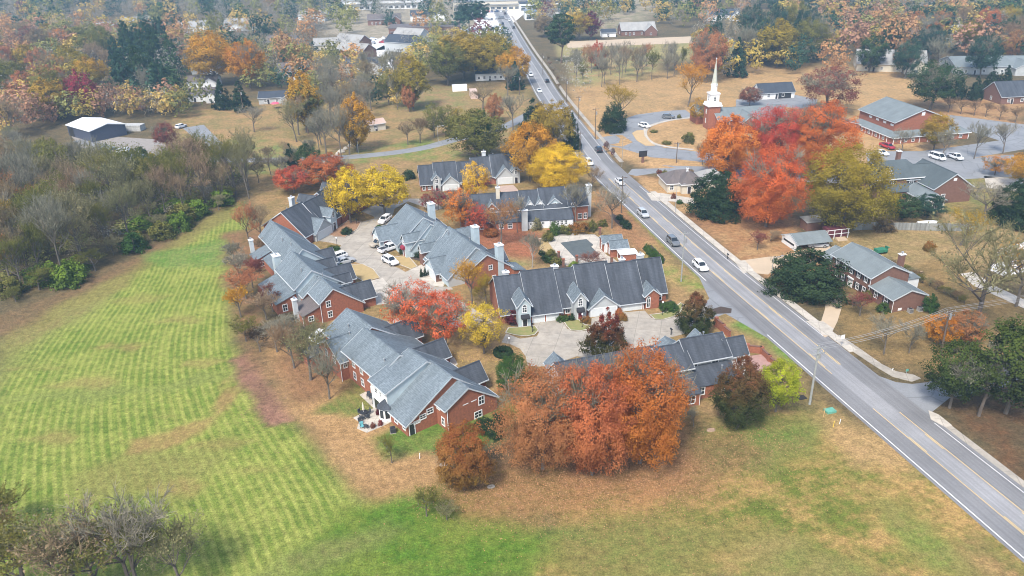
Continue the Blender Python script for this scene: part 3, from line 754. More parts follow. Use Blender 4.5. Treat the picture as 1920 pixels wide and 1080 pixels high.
def leaf_mat(name, a, b, low=None, low_amt=.8, trans=.3):
    if name in LEAFM: return LEAFM[name]
    m, nt, N, L, bs = new_mat('leaves_' + name)
    N.remove(bs)
    v = N.new('ShaderNodeAttribute'); v.attribute_name = 'var'
    mx = N.new('ShaderNodeMix'); mx.data_type = 'RGBA'; mx.inputs[6].default_value = c4(a); mx.inputs[7].default_value = c4(b)
    L.new(v.outputs['Fac'], mx.inputs[0])
    out = mx.outputs[2]
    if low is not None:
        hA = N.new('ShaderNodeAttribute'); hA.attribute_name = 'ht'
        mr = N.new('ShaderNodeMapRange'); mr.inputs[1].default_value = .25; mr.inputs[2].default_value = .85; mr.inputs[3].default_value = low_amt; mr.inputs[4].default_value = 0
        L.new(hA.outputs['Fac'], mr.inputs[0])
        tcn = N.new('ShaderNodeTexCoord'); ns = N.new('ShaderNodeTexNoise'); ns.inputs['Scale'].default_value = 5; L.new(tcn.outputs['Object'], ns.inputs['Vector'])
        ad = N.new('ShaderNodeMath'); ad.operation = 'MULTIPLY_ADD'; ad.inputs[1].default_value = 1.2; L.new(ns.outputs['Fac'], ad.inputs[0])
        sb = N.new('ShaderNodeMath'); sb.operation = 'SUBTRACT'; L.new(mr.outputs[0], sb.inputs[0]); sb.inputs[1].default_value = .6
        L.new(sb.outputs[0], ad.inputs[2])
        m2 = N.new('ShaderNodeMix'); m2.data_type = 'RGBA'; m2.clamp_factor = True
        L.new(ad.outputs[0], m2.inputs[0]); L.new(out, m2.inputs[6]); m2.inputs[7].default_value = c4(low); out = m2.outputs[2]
    tcv = N.new('ShaderNodeTexCoord'); nv = N.new('ShaderNodeTexNoise'); nv.inputs['Scale'].default_value = 4.5; nv.inputs['Detail'].default_value = 3; L.new(tcv.outputs['Object'], nv.inputs['Vector'])
    rv = N.new('ShaderNodeMapRange'); rv.inputs[1].default_value = .32; rv.inputs[2].default_value = .68; rv.inputs[3].default_value = .70; rv.inputs[4].default_value = 1.28; L.new(nv.outputs['Fac'], rv.inputs[0])
    vmv = N.new('ShaderNodeVectorMath'); vmv.operation = 'SCALE'; L.new(out, vmv.inputs[0]); L.new(rv.outputs[0], vmv.inputs['Scale']); out = vmv.outputs[0]
    oi = N.new('ShaderNodeObjectInfo')
    hs = N.new('ShaderNodeHueSaturation')
    r1 = N.new('ShaderNodeMapRange'); r1.inputs[3].default_value = .487; r1.inputs[4].default_value = .513; L.new(oi.outputs['Random'], r1.inputs[0]); L.new(r1.outputs[0], hs.inputs['Hue'])
    r2 = N.new('ShaderNodeMapRange'); r2.inputs[3].default_value = 1.12; r2.inputs[4].default_value = .88; L.new(oi.outputs['Random'], r2.inputs[0]); L.new(r2.outputs[0], hs.inputs['Value'])
    L.new(out, hs.inputs['Color']); out = hs.outputs[0]
    df = N.new('ShaderNodeBsdfDiffuse'); tl = N.new('ShaderNodeBsdfTranslucent'); ms = N.new('ShaderNodeMixShader'); ms.inputs[0].default_value = trans
    L.new(out, df.inputs[0]); L.new(out, tl.inputs[0]); L.new(df.outputs[0], ms.inputs[1]); L.new(tl.outputs[0], ms.inputs[2])
    L.new(ms.outputs[0], N['Material Output'].inputs[0])
    LEAFM[name] = m
    return m
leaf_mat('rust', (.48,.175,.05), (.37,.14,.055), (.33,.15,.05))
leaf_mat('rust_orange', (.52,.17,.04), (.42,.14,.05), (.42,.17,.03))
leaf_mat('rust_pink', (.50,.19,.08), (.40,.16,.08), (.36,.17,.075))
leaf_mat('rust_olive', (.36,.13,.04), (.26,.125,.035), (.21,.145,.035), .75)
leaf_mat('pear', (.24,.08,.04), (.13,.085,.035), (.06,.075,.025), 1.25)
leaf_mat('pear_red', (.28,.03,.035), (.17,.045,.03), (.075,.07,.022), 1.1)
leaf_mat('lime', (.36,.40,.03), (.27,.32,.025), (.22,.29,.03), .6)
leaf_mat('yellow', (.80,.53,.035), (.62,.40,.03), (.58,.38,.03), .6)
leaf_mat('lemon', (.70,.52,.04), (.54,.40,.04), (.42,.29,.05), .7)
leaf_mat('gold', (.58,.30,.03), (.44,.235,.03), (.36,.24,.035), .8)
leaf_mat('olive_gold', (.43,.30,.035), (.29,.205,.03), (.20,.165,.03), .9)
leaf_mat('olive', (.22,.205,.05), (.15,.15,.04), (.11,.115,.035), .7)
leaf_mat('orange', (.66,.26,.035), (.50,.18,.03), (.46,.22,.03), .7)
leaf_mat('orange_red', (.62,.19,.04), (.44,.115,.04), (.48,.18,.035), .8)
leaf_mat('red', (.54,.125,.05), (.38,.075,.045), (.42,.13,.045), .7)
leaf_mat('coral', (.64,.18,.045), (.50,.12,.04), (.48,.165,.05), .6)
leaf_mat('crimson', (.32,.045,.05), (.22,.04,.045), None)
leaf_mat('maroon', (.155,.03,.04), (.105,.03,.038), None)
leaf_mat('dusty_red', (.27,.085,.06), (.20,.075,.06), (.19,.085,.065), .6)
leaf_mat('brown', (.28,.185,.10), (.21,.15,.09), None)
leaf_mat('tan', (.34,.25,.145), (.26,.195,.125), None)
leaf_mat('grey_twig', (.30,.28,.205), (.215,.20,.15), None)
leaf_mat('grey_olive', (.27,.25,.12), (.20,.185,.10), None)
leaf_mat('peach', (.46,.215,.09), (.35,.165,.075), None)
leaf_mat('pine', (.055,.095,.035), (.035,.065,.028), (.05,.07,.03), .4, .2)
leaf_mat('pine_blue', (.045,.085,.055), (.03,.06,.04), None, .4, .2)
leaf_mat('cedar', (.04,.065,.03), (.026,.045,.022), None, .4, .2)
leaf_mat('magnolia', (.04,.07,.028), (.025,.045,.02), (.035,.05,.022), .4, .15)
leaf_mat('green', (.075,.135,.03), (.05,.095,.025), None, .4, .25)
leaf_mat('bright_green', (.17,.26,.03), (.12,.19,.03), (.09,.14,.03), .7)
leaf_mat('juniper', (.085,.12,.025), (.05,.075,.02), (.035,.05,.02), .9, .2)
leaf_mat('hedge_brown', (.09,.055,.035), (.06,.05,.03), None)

TK = {}
def variant(key, fn, n):
    TK[key] = [fn(i) for i in range(n)]
def leafy(prof, cb, a, n_cl, n_lf, size, r0=.018, bark=None, nl=26, **kw):
    def mk(i):
        V, F, var, ht, C = crown(hash_seed(prof, cb, a, i), prof, cb, a, n_cl, n_lf, size, **kw)
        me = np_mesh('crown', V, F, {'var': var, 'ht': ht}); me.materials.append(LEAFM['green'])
        tm = limbs(i*13+5, C, cb, r0, nl).mesh('trunk', bark or BARK, True)
        return tm, me, a
    return mk
def hash_seed(*k): return int(abs(sum((ord(c)*(j+7)*31 for j, c in enumerate(repr(k)))))) % 99991
def bare(i, a=.36, dense=1.0, tw=.0042, leaf=0, upright=.55, cb=.22, bark=None, lsize=.016):
    """leafless tree: trunk and limbs, then a haze of twigs (with a few last leaves)"""
    rng = np.random.default_rng(900 + i*17 + int(a*100) + leaf)
    mb = MB(); tips = []; segs = []
    def grow(p, d, L, r, lev):
        n = 3 if lev < 2 else 2
        q = p
        for k in range(n):
            d = (d + Vector(rng.normal(0, .13 if lev else .05, 3)) + Vector((0, 0, .06 if lev else 0))).normalized()
            q2 = q + d*L/n
            r2 = r*(.84 if lev else .86)
            if lev < 3: mb.tube(q, q2, r, r2, 7 if lev == 0 else (5 if lev == 1 else 4), cap=False)
            else: segs.append((q.copy(), q2.copy(), r))
            q, r = q2, r2
            if lev < 3 and k > 0 or lev in (1, 2):
                nb = 1 if lev else 2
                for _ in range(nb):
                    az = rng.uniform(0, 6.28)
                    s = Vector((math.cos(az), math.sin(az), 0))
                    nd = (d*upright + s*.75 + Vector((0, 0, .25))).normalized()
                    grow(q, nd, L*rng.uniform(.55, .78), r*.55, lev+1) if lev < 3 else None
        if lev < 3:
            for _ in range(3):
                az = rng.uniform(0, 6.28)
                s = Vector((math.cos(az), math.sin(az), 0))
                grow(q, (d*upright + s*.7 + Vector((0, 0, .15))).normalized(), L*rng.uniform(.5, .72), r*.62, lev+1)
        else:
            tips.append((q.copy(), d.copy()))
    grow(Vector((0, 0, -.02)), Vector((0, 0, 1)), .36, .02, 0)
    T = np.array([tuple(t[0]) for t in tips]); D = np.array([tuple(t[1]) for t in tips])
    S0 = np.array([tuple(s[0]) for s in segs]); S1 = np.array([tuple(s[1]) for s in segs])
    allp = np.vstack([T, S1])
    h = np.percentile(allp[:, 2], 99.5); w = np.percentile(np.hypot(allp[:, 0], allp[:, 1]), 97)
    sx, sz = a / w, .93 / h
    SC = np.array([sx, sx, sz])
    for k in range(len(mb.v)): v = mb.v[k]; mb.v[k] = (v[0]*sx, v[1]*sx, v[2]*sz)
    T, S0, S1 = T*SC, S0*SC, S1*SC
    # twigs as slim blades
    nt_ = int(5.0*dense)
    O = np.vstack([np.repeat(T, nt_, 0), np.repeat((S0+S1)/2, max(1, nt_//2), 0)])
    DD = np.vstack([np.repeat(D, nt_, 0), np.repeat(unit(S1-S0), max(1, nt_//2), 0)])
    n = len(O)
    d = unit(DD + rng.normal(0, .55, (n, 3)) + np.array([0, 0, .2]))
    ln = rng.uniform(.04, .10, n)[:, None]
    sdv = unit(np.cross(d, rng.normal(size=(n, 3))))*tw*.5
    E = O + d*ln*SC/sx*.9
    V1 = np.stack([O-sdv, O+sdv, E+sdv*.3, E-sdv*.3], 1).reshape(-1, 3)
    ss = unit(np.cross(S1-S0, rng.normal(size=S0.shape)))*tw*.8
    V2 = np.stack([S0-ss, S0+ss, S1+ss*.7, S1-ss*.7], 1).reshape(-1, 3)
    Vs = [V1, V2]; var = [np.repeat(rng.random(n), 4), np.repeat(rng.random(len(S0))*.4+.5, 4)]
    tips_all = E
    if leaf:
        k = rng.integers(0, len(tips_all), leaf)
        Cn = tips_all[k] + rng.normal(0, .02, (leaf, 3))
        V3, _ = quads(Cn, unit(rng.normal(size=(leaf, 3)) + np.array([0, 0, .5])), lsize, rng)
        Vs.append(V3); var.append(np.repeat(rng.random(leaf), 4))
    V = np.vstack(Vs); va = np.concatenate(var)
    V[:, 2] = np.maximum(V[:, 2], .003)
    me = np_mesh('crown', V, np.arange(len(V)).reshape(-1, 4), {'var': va, 'ht': np.clip((V[:, 2]-cb)/(1-cb), 0, 1)})
    me.materials.append(LEAFM['grey_twig'])
    return mb.mesh('trunk', bark or BARK, True), me, a
# hero crowns are dense and fine; standard ones serve the middle distance; light ones the far woods
variant('hero', leafy('round', .09, .42, 560, 84, .0105, nl=60, fill=.52, clr=.068, r0=.014), 3)
variant('hero_oval', leafy('oval', .05, .36, 380, 72, .0145, nl=60, fill=.45, clr=.075), 2)
variant('pear', leafy('pear', .07, .33, 300, 64, .017, nl=30, fill=.45, clr=.07), 2)
variant('round', leafy('round', .22, .42, 210, 56, .019, nl=60, fill=.42, clr=.085), 5)
variant('oval', leafy('oval', .14, .32, 180, 54, .019, nl=50, fill=.42, clr=.08), 4)
variant('open', leafy('vase', .24, .42, 170, 44, .0155, nl=70, fill=.4, clr=.075), 4)
variant('pine', leafy('pine', .40, .27, 120, 60, .02, r0=.012, bark=BARK_P, nl=40, fill=.65, clr=.075, flat=.4), 4)
variant('cedar', leafy('cone', .03, .27, 150, 42, .026, nl=10, fill=.4, clr=.075), 3)
variant('magnolia', leafy('dome', .03, .52, 340, 56, .026, nl=30, fill=.38, clr=.09), 2)
variant('shrub', leafy('dome', .02, .62, 60, 40, .075, nl=8, fill=.35, clr=.2, r0=.03), 3)
variant('bare', lambda i: bare(i), 4)
variant('bare_wide', lambda i: bare(i+10, .5, 2.6, .0032, 900, bark=BARK_D), 2)
variant('bare_leaf', lambda i: bare(i+20, .4, .9, .004, 1500), 4)
variant('bare_pale', lambda i: bare(i+30, .40, 1.0, .005, 0, .7, bark=BARK_L), 2)
variant('brush', lambda i: bare(i+40, .55, 1.3, .008, 700, .5, .02, lsize=.03), 3)
TREES = []
def tree(kind, bx, by, ty, wpx, leaf, label, group=None, cat='tree', name='tree', var=None, world_pos=None, h=None, w=None):
    if world_pos is None:
        p = P(bx, by); h = height_at(bx, by, ty); w = wpx / scale_at(bx, by)
    else: p = Vector(world_pos)
    tm, cm, a = TK[kind][(len(TREES) if var is None else var) % len(TK[kind])]
    root = empty(name, (p.x, p.y, 0), random.uniform(0, 6.28))
    sx = w / (2*a)
    t = link('trunk' if cat == 'tree' else 'stem', tm, root); t.scale = (sx, sx, h)
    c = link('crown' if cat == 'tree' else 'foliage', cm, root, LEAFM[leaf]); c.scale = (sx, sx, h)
    if kind in ('hero', 'open', 'round') and leaf not in ('yellow', 'olive_gold', 'gold', 'olive', 'juniper', 'lime', 'lemon'):
        bt, bc, ba = TK['bare'][len(TREES) % len(TK['bare'])]
        t.data = bt; t.scale = (w*.46/ba, w*.46/ba, h*.93)
        q = link('twigs', bc, root, LEAFM['grey_twig']); q.scale = (w*.46/ba, w*.46/ba, h*.96)
    tag(root, label, cat, group)
    TREES.append((p.x, p.y, w, h))
    return root
# --- trees one can name
tree('hero', 1018, 880, 686, 162, 'rust_pink', 'pinkish rust tree, thinnest leaved of the three on the front lawn', 'rust trees on the front lawn', var=0, name='maple_tree')
tree('hero', 1110, 890, 676, 162, 'rust', 'dull rust tree standing between the other two rust trees', 'rust trees on the front lawn', var=1, name='maple_tree')
tree('hero', 1200, 868, 648, 170, 'rust_orange', 'brightest orange rust tree, beside the dark grey townhouse roof', 'rust trees on the front lawn', var=2, name='maple_tree')
tree('hero_oval', 873, 914, 787, 100, 'rust_olive', 'small egg shaped rust and olive tree by the brick gable wall', name='maple_tree', var=0)
tree('hero_oval', 1383, 800, 664, 92, 'pear', 'dark green egg shaped pear tree with reddish top', name='pear_tree', var=1)
tree('round', 1454, 772, 676, 84, 'lime', 'small lime yellow tree beside the grey utility pole', name='young_tree', var=0)
tree('pear', 1137, 672, 577, 78, 'pear_red', 'crimson topped pear tree in the lower court', name='pear_tree', var=0)
tree('pear', 1301, 626, 543, 66, 'pear', 'rusty pear tree at the court entrance beside the road', name='pear_tree', var=1)
tree('open', 908, 663, 566, 94, 'lemon', 'bright lemon yellow vase shaped tree beside the ring hedge', name='yellow_tree', var=1)
tree('open', 778, 632, 528, 112, 'coral', 'coral red maple nearest the left townhouse driveways', name='red_maple', var=2)
tree('open', 836, 648, 546, 112, 'coral', 'coral red maple nearest the yellow vase shaped tree', name='red_maple', var=3)
tree('hero_oval', 962, 732, 663, 64, 'green', 'dense round topped green holly tree by the ring hedge', name='holly_tree', var=0)
tree('round', 658, 418, 314, 78, 'yellow', 'tall yellow tree over the dark roofed corner townhouse', name='yellow_tree', var=0)
tree('round', 722, 402, 310, 100, 'yellow', 'broad yellow tree beside the white car in the upper court', name='yellow_tree', var=1)
tree('round', 552, 362, 312, 72, 'red', 'low red tree behind the corner townhouse chimney', name='red_tree', var=2)
tree('round', 612, 350, 290, 104, 'red', 'low orange red tree behind the corner townhouse', name='red_tree', var=3)
tree('round', 893, 306, 205, 112, 'olive', 'broad dark olive tree behind the far townhouse row', name='oak_tree', var=4)
tree('oval', 902, 300, 200, 50, 'green', 'narrow green tree leaning into the dark olive tree', name='oak_tree', var=1)
tree('round', 995, 340, 230, 96, 'gold', 'orange gold round tree beside the bright yellow tree', name='maple_tree', var=0)
tree('hero', 1046, 360, 268, 106, 'yellow', 'bright yellow ball shaped tree behind the back townhouse row', name='maple_tree', var=1)
tree('round', 1036, 282, 187, 84, 'olive_gold', 'yellow green tree standing behind the orange gold tree', name='maple_tree', var=2)
tree('cedar', 1000, 262, 178, 62, 'cedar', 'dark evergreen behind the yellow green tree', name='cedar_tree', var=0)
tree('cedar', 1074, 282, 208, 36, 'cedar', 'narrow dark evergreen against the main road edge', name='cedar_tree', var=1)
tree('open', 893, 384, 300, 58, 'yellow', 'thin golden orange tree before the far townhouse row', name='maple_tree', var=0)
tree('open', 864, 432, 350, 66, 'orange', 'bright orange tree beside the pale blue chimney', name='maple_tree', var=1)
tree('open', 897, 440, 380, 52, 'red', 'red orange tree beside the bright orange tree', name='maple_tree', var=2)
tree('bare_leaf', 940, 462, 375, 62, 'peach', 'nearly bare tree with salmon leaves on the leaf covered lawn', name='young_tree', var=0)
for bx, by, ty, w in ((800,396,362,26),(822,394,352,34),(846,388,354,30)):
    tree('open', bx, by, ty, w, 'crimson', 'small crimson tree in the bed behind the blue grey townhouse row', 'crimson saplings in the bed', name='young_tree')
tree('open', 902, 352, 330, 42, 'crimson', 'small pink red tree at the far townhouse garage', name='young_tree', var=3)
tree('bare_pale', 998, 502, 428, 52, 'grey_twig', 'pale barked bare tree on the lawn beside the pool', name='bare_tree', var=0)
tree('bare', 970, 436, 368, 40, 'grey_twig', 'slim bare tree before the back townhouse row chimney', name='bare_tree', var=0)
tree('bare', 1079, 424, 342, 62, 'grey_twig', 'bare tree at the end of the back townhouse row', name='bare_tree', var=1)
tree('bare', 1147, 428, 345, 62, 'grey_twig', 'tall bare tree between the back townhouse row and the road', name='bare_tree', var=2)
tree('bare_leaf', 1108, 358, 312, 44, 'tan', 'tan feathery tree beside the main road', name='bare_tree', var=1)
tree('bare_leaf', 886, 575, 482, 70, 'gold', 'half bare yellow tree at the gable of the blue grey row', name='bare_tree', var=2)
tree('bare_leaf', 912, 580, 512, 50, 'olive_gold', 'half bare olive tree behind the lemon yellow tree', name='bare_tree', var=3)
tree('hero_oval', 1363, 330, 210, 100, 'orange', 'bright orange oak beside the church steeple', name='oak_tree', var=1)
tree('hero', 1452, 322, 196, 120, 'red', 'red oak towering behind the brown bungalow', name='oak_tree', var=0)
tree('hero', 1436, 425, 268, 130, 'orange_red', 'tall orange red oak beside the dark magnolia', name='oak_tree', var=2)
tree('hero', 1532, 330, 186, 122, 'orange_red', 'orange red oak before the church hall', name='oak_tree', var=1)
tree('hero', 1580, 432, 268, 168, 'olive_gold', 'huge olive gold oak over the carport yard', name='oak_tree', var=2)
tree('open', 1552, 212, 123, 120, 'dusty_red', 'dusty red half bare oak behind the church', name='oak_tree', var=0)
tree('round', 1405, 198, 162, 44, 'dusty_red', 'small round dusty red tree before the white garage', name='maple_tree', var=1)
tree('open', 1310, 232, 182, 46, 'gold', 'orange brown tree at the church entrance', name='maple_tree', var=2)
tree('magnolia', 1343, 402, 320, 98, 'magnolia', 'dark glossy magnolia beside the brown roofed bungalow', name='magnolia_tree', var=0)
tree('magnolia', 1510, 546, 470, 132, 'magnolia', 'dark glossy magnolia before the two storey brick house', name='magnolia_tree', var=1)
tree('oval', 1690, 412, 362, 62, 'pine', 'dark pine nearest the white shed roof behind the fence', name='pine_tree', var=0)
tree('oval', 1738, 410, 362, 58, 'pine_blue', 'blue green pine before the arched sunroom', name='pine_tree', var=1)
tree('open', 1736, 372, 338, 40, 'bright_green', 'yellow green crown behind the blue green pine', name='young_tree', var=2)
tree('bare_wide', 1826, 622, 400, 190, 'grey_olive', 'big spreading bare oak beside the two storey brick house', name='bare_tree', var=0)
tree('bare', 1846, 418, 340, 92, 'grey_twig', 'multi stemmed bare tree beside the wooden fence', name='bare_tree', var=3)
tree('bare_leaf', 1905, 575, 452, 92, 'gold', 'rusty half bare tree beside the pale gravel drive', name='bare_tree', var=0)
tree('bare_leaf', 1800, 460, 395, 80, 'olive_gold', 'low half bare tree behind the bare oak', name='bare_tree', var=1)
tree('magnolia', 1905, 420, 338, 90, 'magnolia', 'dark magnolia beside the brick mansion court', name='magnolia_tree', var=0)
tree('round', 1762, 646, 592, 66, 'orange', 'low orange tree touching the wooden utility pole', name='maple_tree', var=0)
tree('round', 1806, 646, 583, 70, 'peach', 'low salmon orange tree behind the wooden utility pole', name='maple_tree', var=1)
tree('bare', 1657, 664, 594, 66, 'grey_twig', 'bare crape myrtle nearest the street sign', 'bare crape myrtles', name='crape_myrtle', var=0)
tree('bare', 1704, 662, 604, 46, 'grey_twig', 'slim bare crape myrtle in a ringed bed', 'bare crape myrtles', name='crape_myrtle', var=1)
tree('bare_leaf', 1612, 592, 545, 54, 'dusty_red', 'purple red shrubby tree before the brick house wing', name='young_tree', var=2)
tree('round', 1780, 765, 640, 110, 'juniper', 'green juniper with dead limbs beside the side road', name='juniper_tree', var=1)
tree('round', 1885, 775, 605, 165, 'juniper', 'largest green juniper with dead limbs over brown litter', name='juniper_tree', var=0)
tree('bare_wide', 1835, 780, 650, 130, 'grey_twig', 'dead grey juniper limbs between the green junipers', name='dead_tree', var=1)
tree('round', 1750, 283, 212, 58, 'olive_gold', 'yellow gold tree before the church hall', name='maple_tree', var=3)
tree('open', 1865, 328, 292, 56, 'orange', 'low spreading orange tree beside the mansion court', name='maple_tree', var=1)
tree('round', 1916, 352, 288, 74, 'gold', 'olive gold tree beside the mansion court', name='maple_tree', var=2)
tree('round', 1743, 206, 112, 92, 'pine', 'massive dark evergreen behind the church hall', name='cedar_tree', var=1)
tree('magnolia', 1150, 246, 191, 46, 'magnolia', 'dark magnolia on the church corner lawn', name='magnolia_tree', var=1)
tree('bare_leaf', 1164, 226, 156, 62, 'olive_gold', 'thin yellow green tree behind the corner magnolia', name='young_tree', var=0)
tree('bare_leaf', 1290, 200, 116, 66, 'gold', 'yellow half bare tree behind the church steeple', name='oak_tree', var=1)
tree('bare', 1317, 309, 268, 32, 'brown', 'thin bare tree before the orange oak', name='bare_tree', var=2)
for i, (bx, by) in enumerate(((1778,211),(1801,214),(1826,217),(1848,219),(1874,225),(1903,230))):
    tree('bare_wide', bx, by, by-32, 26, 'brown', 'clipped bare tree in the row along the church hall lot', 'clipped bare trees along the lot', name='crape_myrtle')
for bx, by, ty, w in ((1690,286,238,40),(1768,300,240,40),(1826,298,228,44),(1880,288,230,50)):
    tree('bare', bx, by, ty, w, 'grey_twig', 'bare street tree along the drive of the church hall', 'bare trees along the church drive', name='bare_tree')
for bx, by, ty, w in ((1795,186,136,30),(1826,188,138,32),(1856,170,122,34),(1880,172,120,34),(1770,172,130,28)):
    tree('cedar', bx, by, ty, w, 'cedar', 'dark cone shaped evergreen in the clump behind the hall', 'evergreens behind the hall', name='cedar_tree')
# left scrub and meadow edge
tree('bare_leaf', 468, 460, 376, 50, 'peach', 'orange feathery tree at the top of the scrub strip', name='scrub_tree', var=3)
tree('bare_leaf', 490, 455, 382, 46, 'tan', 'tan feathery tree beside the corner townhouse gable', name='scrub_tree', var=1)
for bx, by, ty, w, lf in ((462,560,498,66,'peach'),(452,595,540,54,'gold'),(474,540,480,52,'dusty_red'),(448,520,470,48,'grey_twig'),(500,600,548,60,'tan'),(512,585,530,44,'dusty_red'),(462,640,590,56,'olive'),(440,500,455,40,'grey_twig'),(530,640,590,70,'grey_twig'),(500,480,440,40,'brown')):
    tree('brush', bx, by, ty, w, lf, {'peach':'orange','gold':'gold','dusty_red':'dusty red','grey_twig':'bare grey','tan':'tan','olive':'olive','brown':'brown'}[lf] + ' scrub bush between the meadow and the left townhouse row', 'scrub bushes at the meadow edge', 'shrub', name='scrub_bush')
tree('brush', 488, 660, 612, 48, 'hedge_brown', 'dark purple brown bush at the meadow corner', None, 'shrub', name='scrub_bush', var=1)
tree('bare', 618, 748, 652, 84, 'grey_twig', 'small bare tree beside the patio townhouse back wall', name='bare_tree', var=0)
tree('bare_leaf', 583, 712, 606, 104, 'grey_olive', 'grey half bare tree behind the patio townhouse', name='bare_tree', var=2)
tree('bare', 552, 690, 610, 90, 'brown', 'brown bare thicket tree beside the grey half bare tree', name='bare_tree', var=1)
tree('bare', 520, 660, 600, 60, 'grey_twig', 'bare tree beside the dark purple brown bush', name='bare_tree', var=3)
tree('bare_leaf', 735, 868, 815, 44, 'olive', 'thin olive sapling on the strip of lawn before the patio', name='sapling', var=3)
tree('bare', 1300, 800, 765, 34, 'grey_twig', 'tiny bare sapling beside the front rust trees', name='sapling', var=1)
tree('brush', 800, 968, 918, 60, 'olive', 'dark bushy clump on the mown bank', None, 'shrub', name='bush', var=0)
tree('brush', 838, 975, 940, 44, 'grey_olive', 'low grey weed clump beside the dark bush', None, 'shrub', name='bush', var=2)
for bx, by, ty, w, k, lf, lb in ((262,1115,930,170,'bare','grey_twig','tall grey bare tree at the bottom meadow corner'),(255,1120,975,180,'bare_leaf','olive','olive thicket round the tall grey bare tree'),(60,1118,970,190,'bare_leaf','olive','olive thicket at the bottom meadow corner'),(150,1118,962,200,'bare_leaf','grey_olive','grey olive thicket at the bottom meadow corner'),
                            (-10,1128,985,160,'bare_leaf','brown','brown half bare tree at the bottom meadow corner'),(350,1120,985,130,'bare_leaf','grey_olive','low grey brushwood below the tall bare tree'),(190,1130,970,200,'bare_leaf','tan','tan brushwood below the half bare tree'),(5,1010,925,110,'brush','olive','green brushwood at the meadow side')):
    tree(k, bx, by, ty, w, lf, lb, name='bare_tree' if k != 'brush' else 'bush', cat='tree' if k != 'brush' else 'shrub')
# middle left lots
for a_ in (('round',405,160,55,96,'gold','big gold oak over the grey roofed houses'),('round',470,165,72,70,'orange','orange tree beside the big gold oak'),
           ('cedar',420,205,146,40,'cedar','left of two dark evergreens behind the tan lawn' ),('cedar',454,208,146,40,'cedar','dark evergreen touching the thin wooden pole'),
           ('bare',477,248,196,50,'grey_twig','lone bare tree on the tan lawn'),('round',315,280,228,46,'dusty_red','round rust red tree beside the parked white car'),
           ('oval',575,248,128,58,'gold','tall gold topped tree on the tan lawn'),('pine',578,250,160,58,'olive','green pine beneath the gold topped tree'),
           ('oval',670,285,172,60,'gold','golden tree beside the cream shed'),('bare',612,290,200,60,'grey_twig','tall bare tree beside the creek'),
           ('bare',640,295,190,50,'grey_twig','bare tree leaning over the creek'),('bare',655,290,215,52,'grey_twig','forked bare tree beside the lane'),
           ('open',815,258,190,46,'olive','left olive tree beside the lane'),('open',842,255,195,48,'olive','olive tree before the broad dark tree'),('open',860,250,200,40,'olive_gold','olive gold tree touching the broad dark tree'),
           ('brush',765,272,222,34,'tan','tan bare shrub tree on the lane lawn'),('brush',788,268,220,40,'brown','brown bare shrub tree on the lane lawn'),
           ('oval',775,205,100,66,'olive_gold','tall yellow olive tree behind the back meadow'),('oval',768,210,150,26,'peach','slim orange tree at the meadow hedge'),
           ('round',870,150,58,110,'olive_gold','huge yellow green oak behind the white house'),('round',920,150,62,90,'olive_gold','yellow green oak touching the white house roof'),('round',840,160,75,70,'olive','olive oak beside the huge yellow oak'),
           ('oval',968,160,84,56,'gold','orange gold tree at the bend of the road'),('cedar',965,168,112,36,'pine_blue','blue green evergreen by the white house'),
           ('bare',952,180,120,40,'grey_twig','bare tree beside the white house'),('bare',962,245,176,56,'grey_twig','bare tree before the dark evergreen'),('oval',928,230,172,34,'peach','orange cone shaped tree by the back drive'),
           ('bare',905,205,155,46,'tan','tan tree before the white house'),('oval',1120,130,75,34,'red','rust red column tree in the bare hedgerow'),('oval',1108,75,18,34,'maroon','maroon oak by the far farmhouse'),
           ('pine',1052,118,20,60,'pine','tall pine on the meadow beside the road'),('round',1085,75,22,60,'olive_gold','olive oak beside the far farmhouse'),('round',1020,70,28,40,'brown','rusty oak beside the road at town'),
           ('pine',880,58,5,44,'pine_blue','pine on the town parking lot'),('pine',900,58,-2,44,'pine_blue','tall pine beside the town road'),('pine',868,62,10,36,'pine_blue','pine at the edge of the town roofs')):
    k, bx, by, ty, w, lf, lb = a_
    tree(k, bx, by, ty, w, lf, lb.replace('left of two dark evergreens behind the tan lawn', 'dark evergreen nearest the white walled house').replace('left olive tree beside the lane', 'olive tree nearest the bare shrub trees'), name={'cedar':'cedar_tree','pine':'pine_tree','bare':'bare_tree','brush':'shrub_tree'}.get(k, 'oak_tree'))
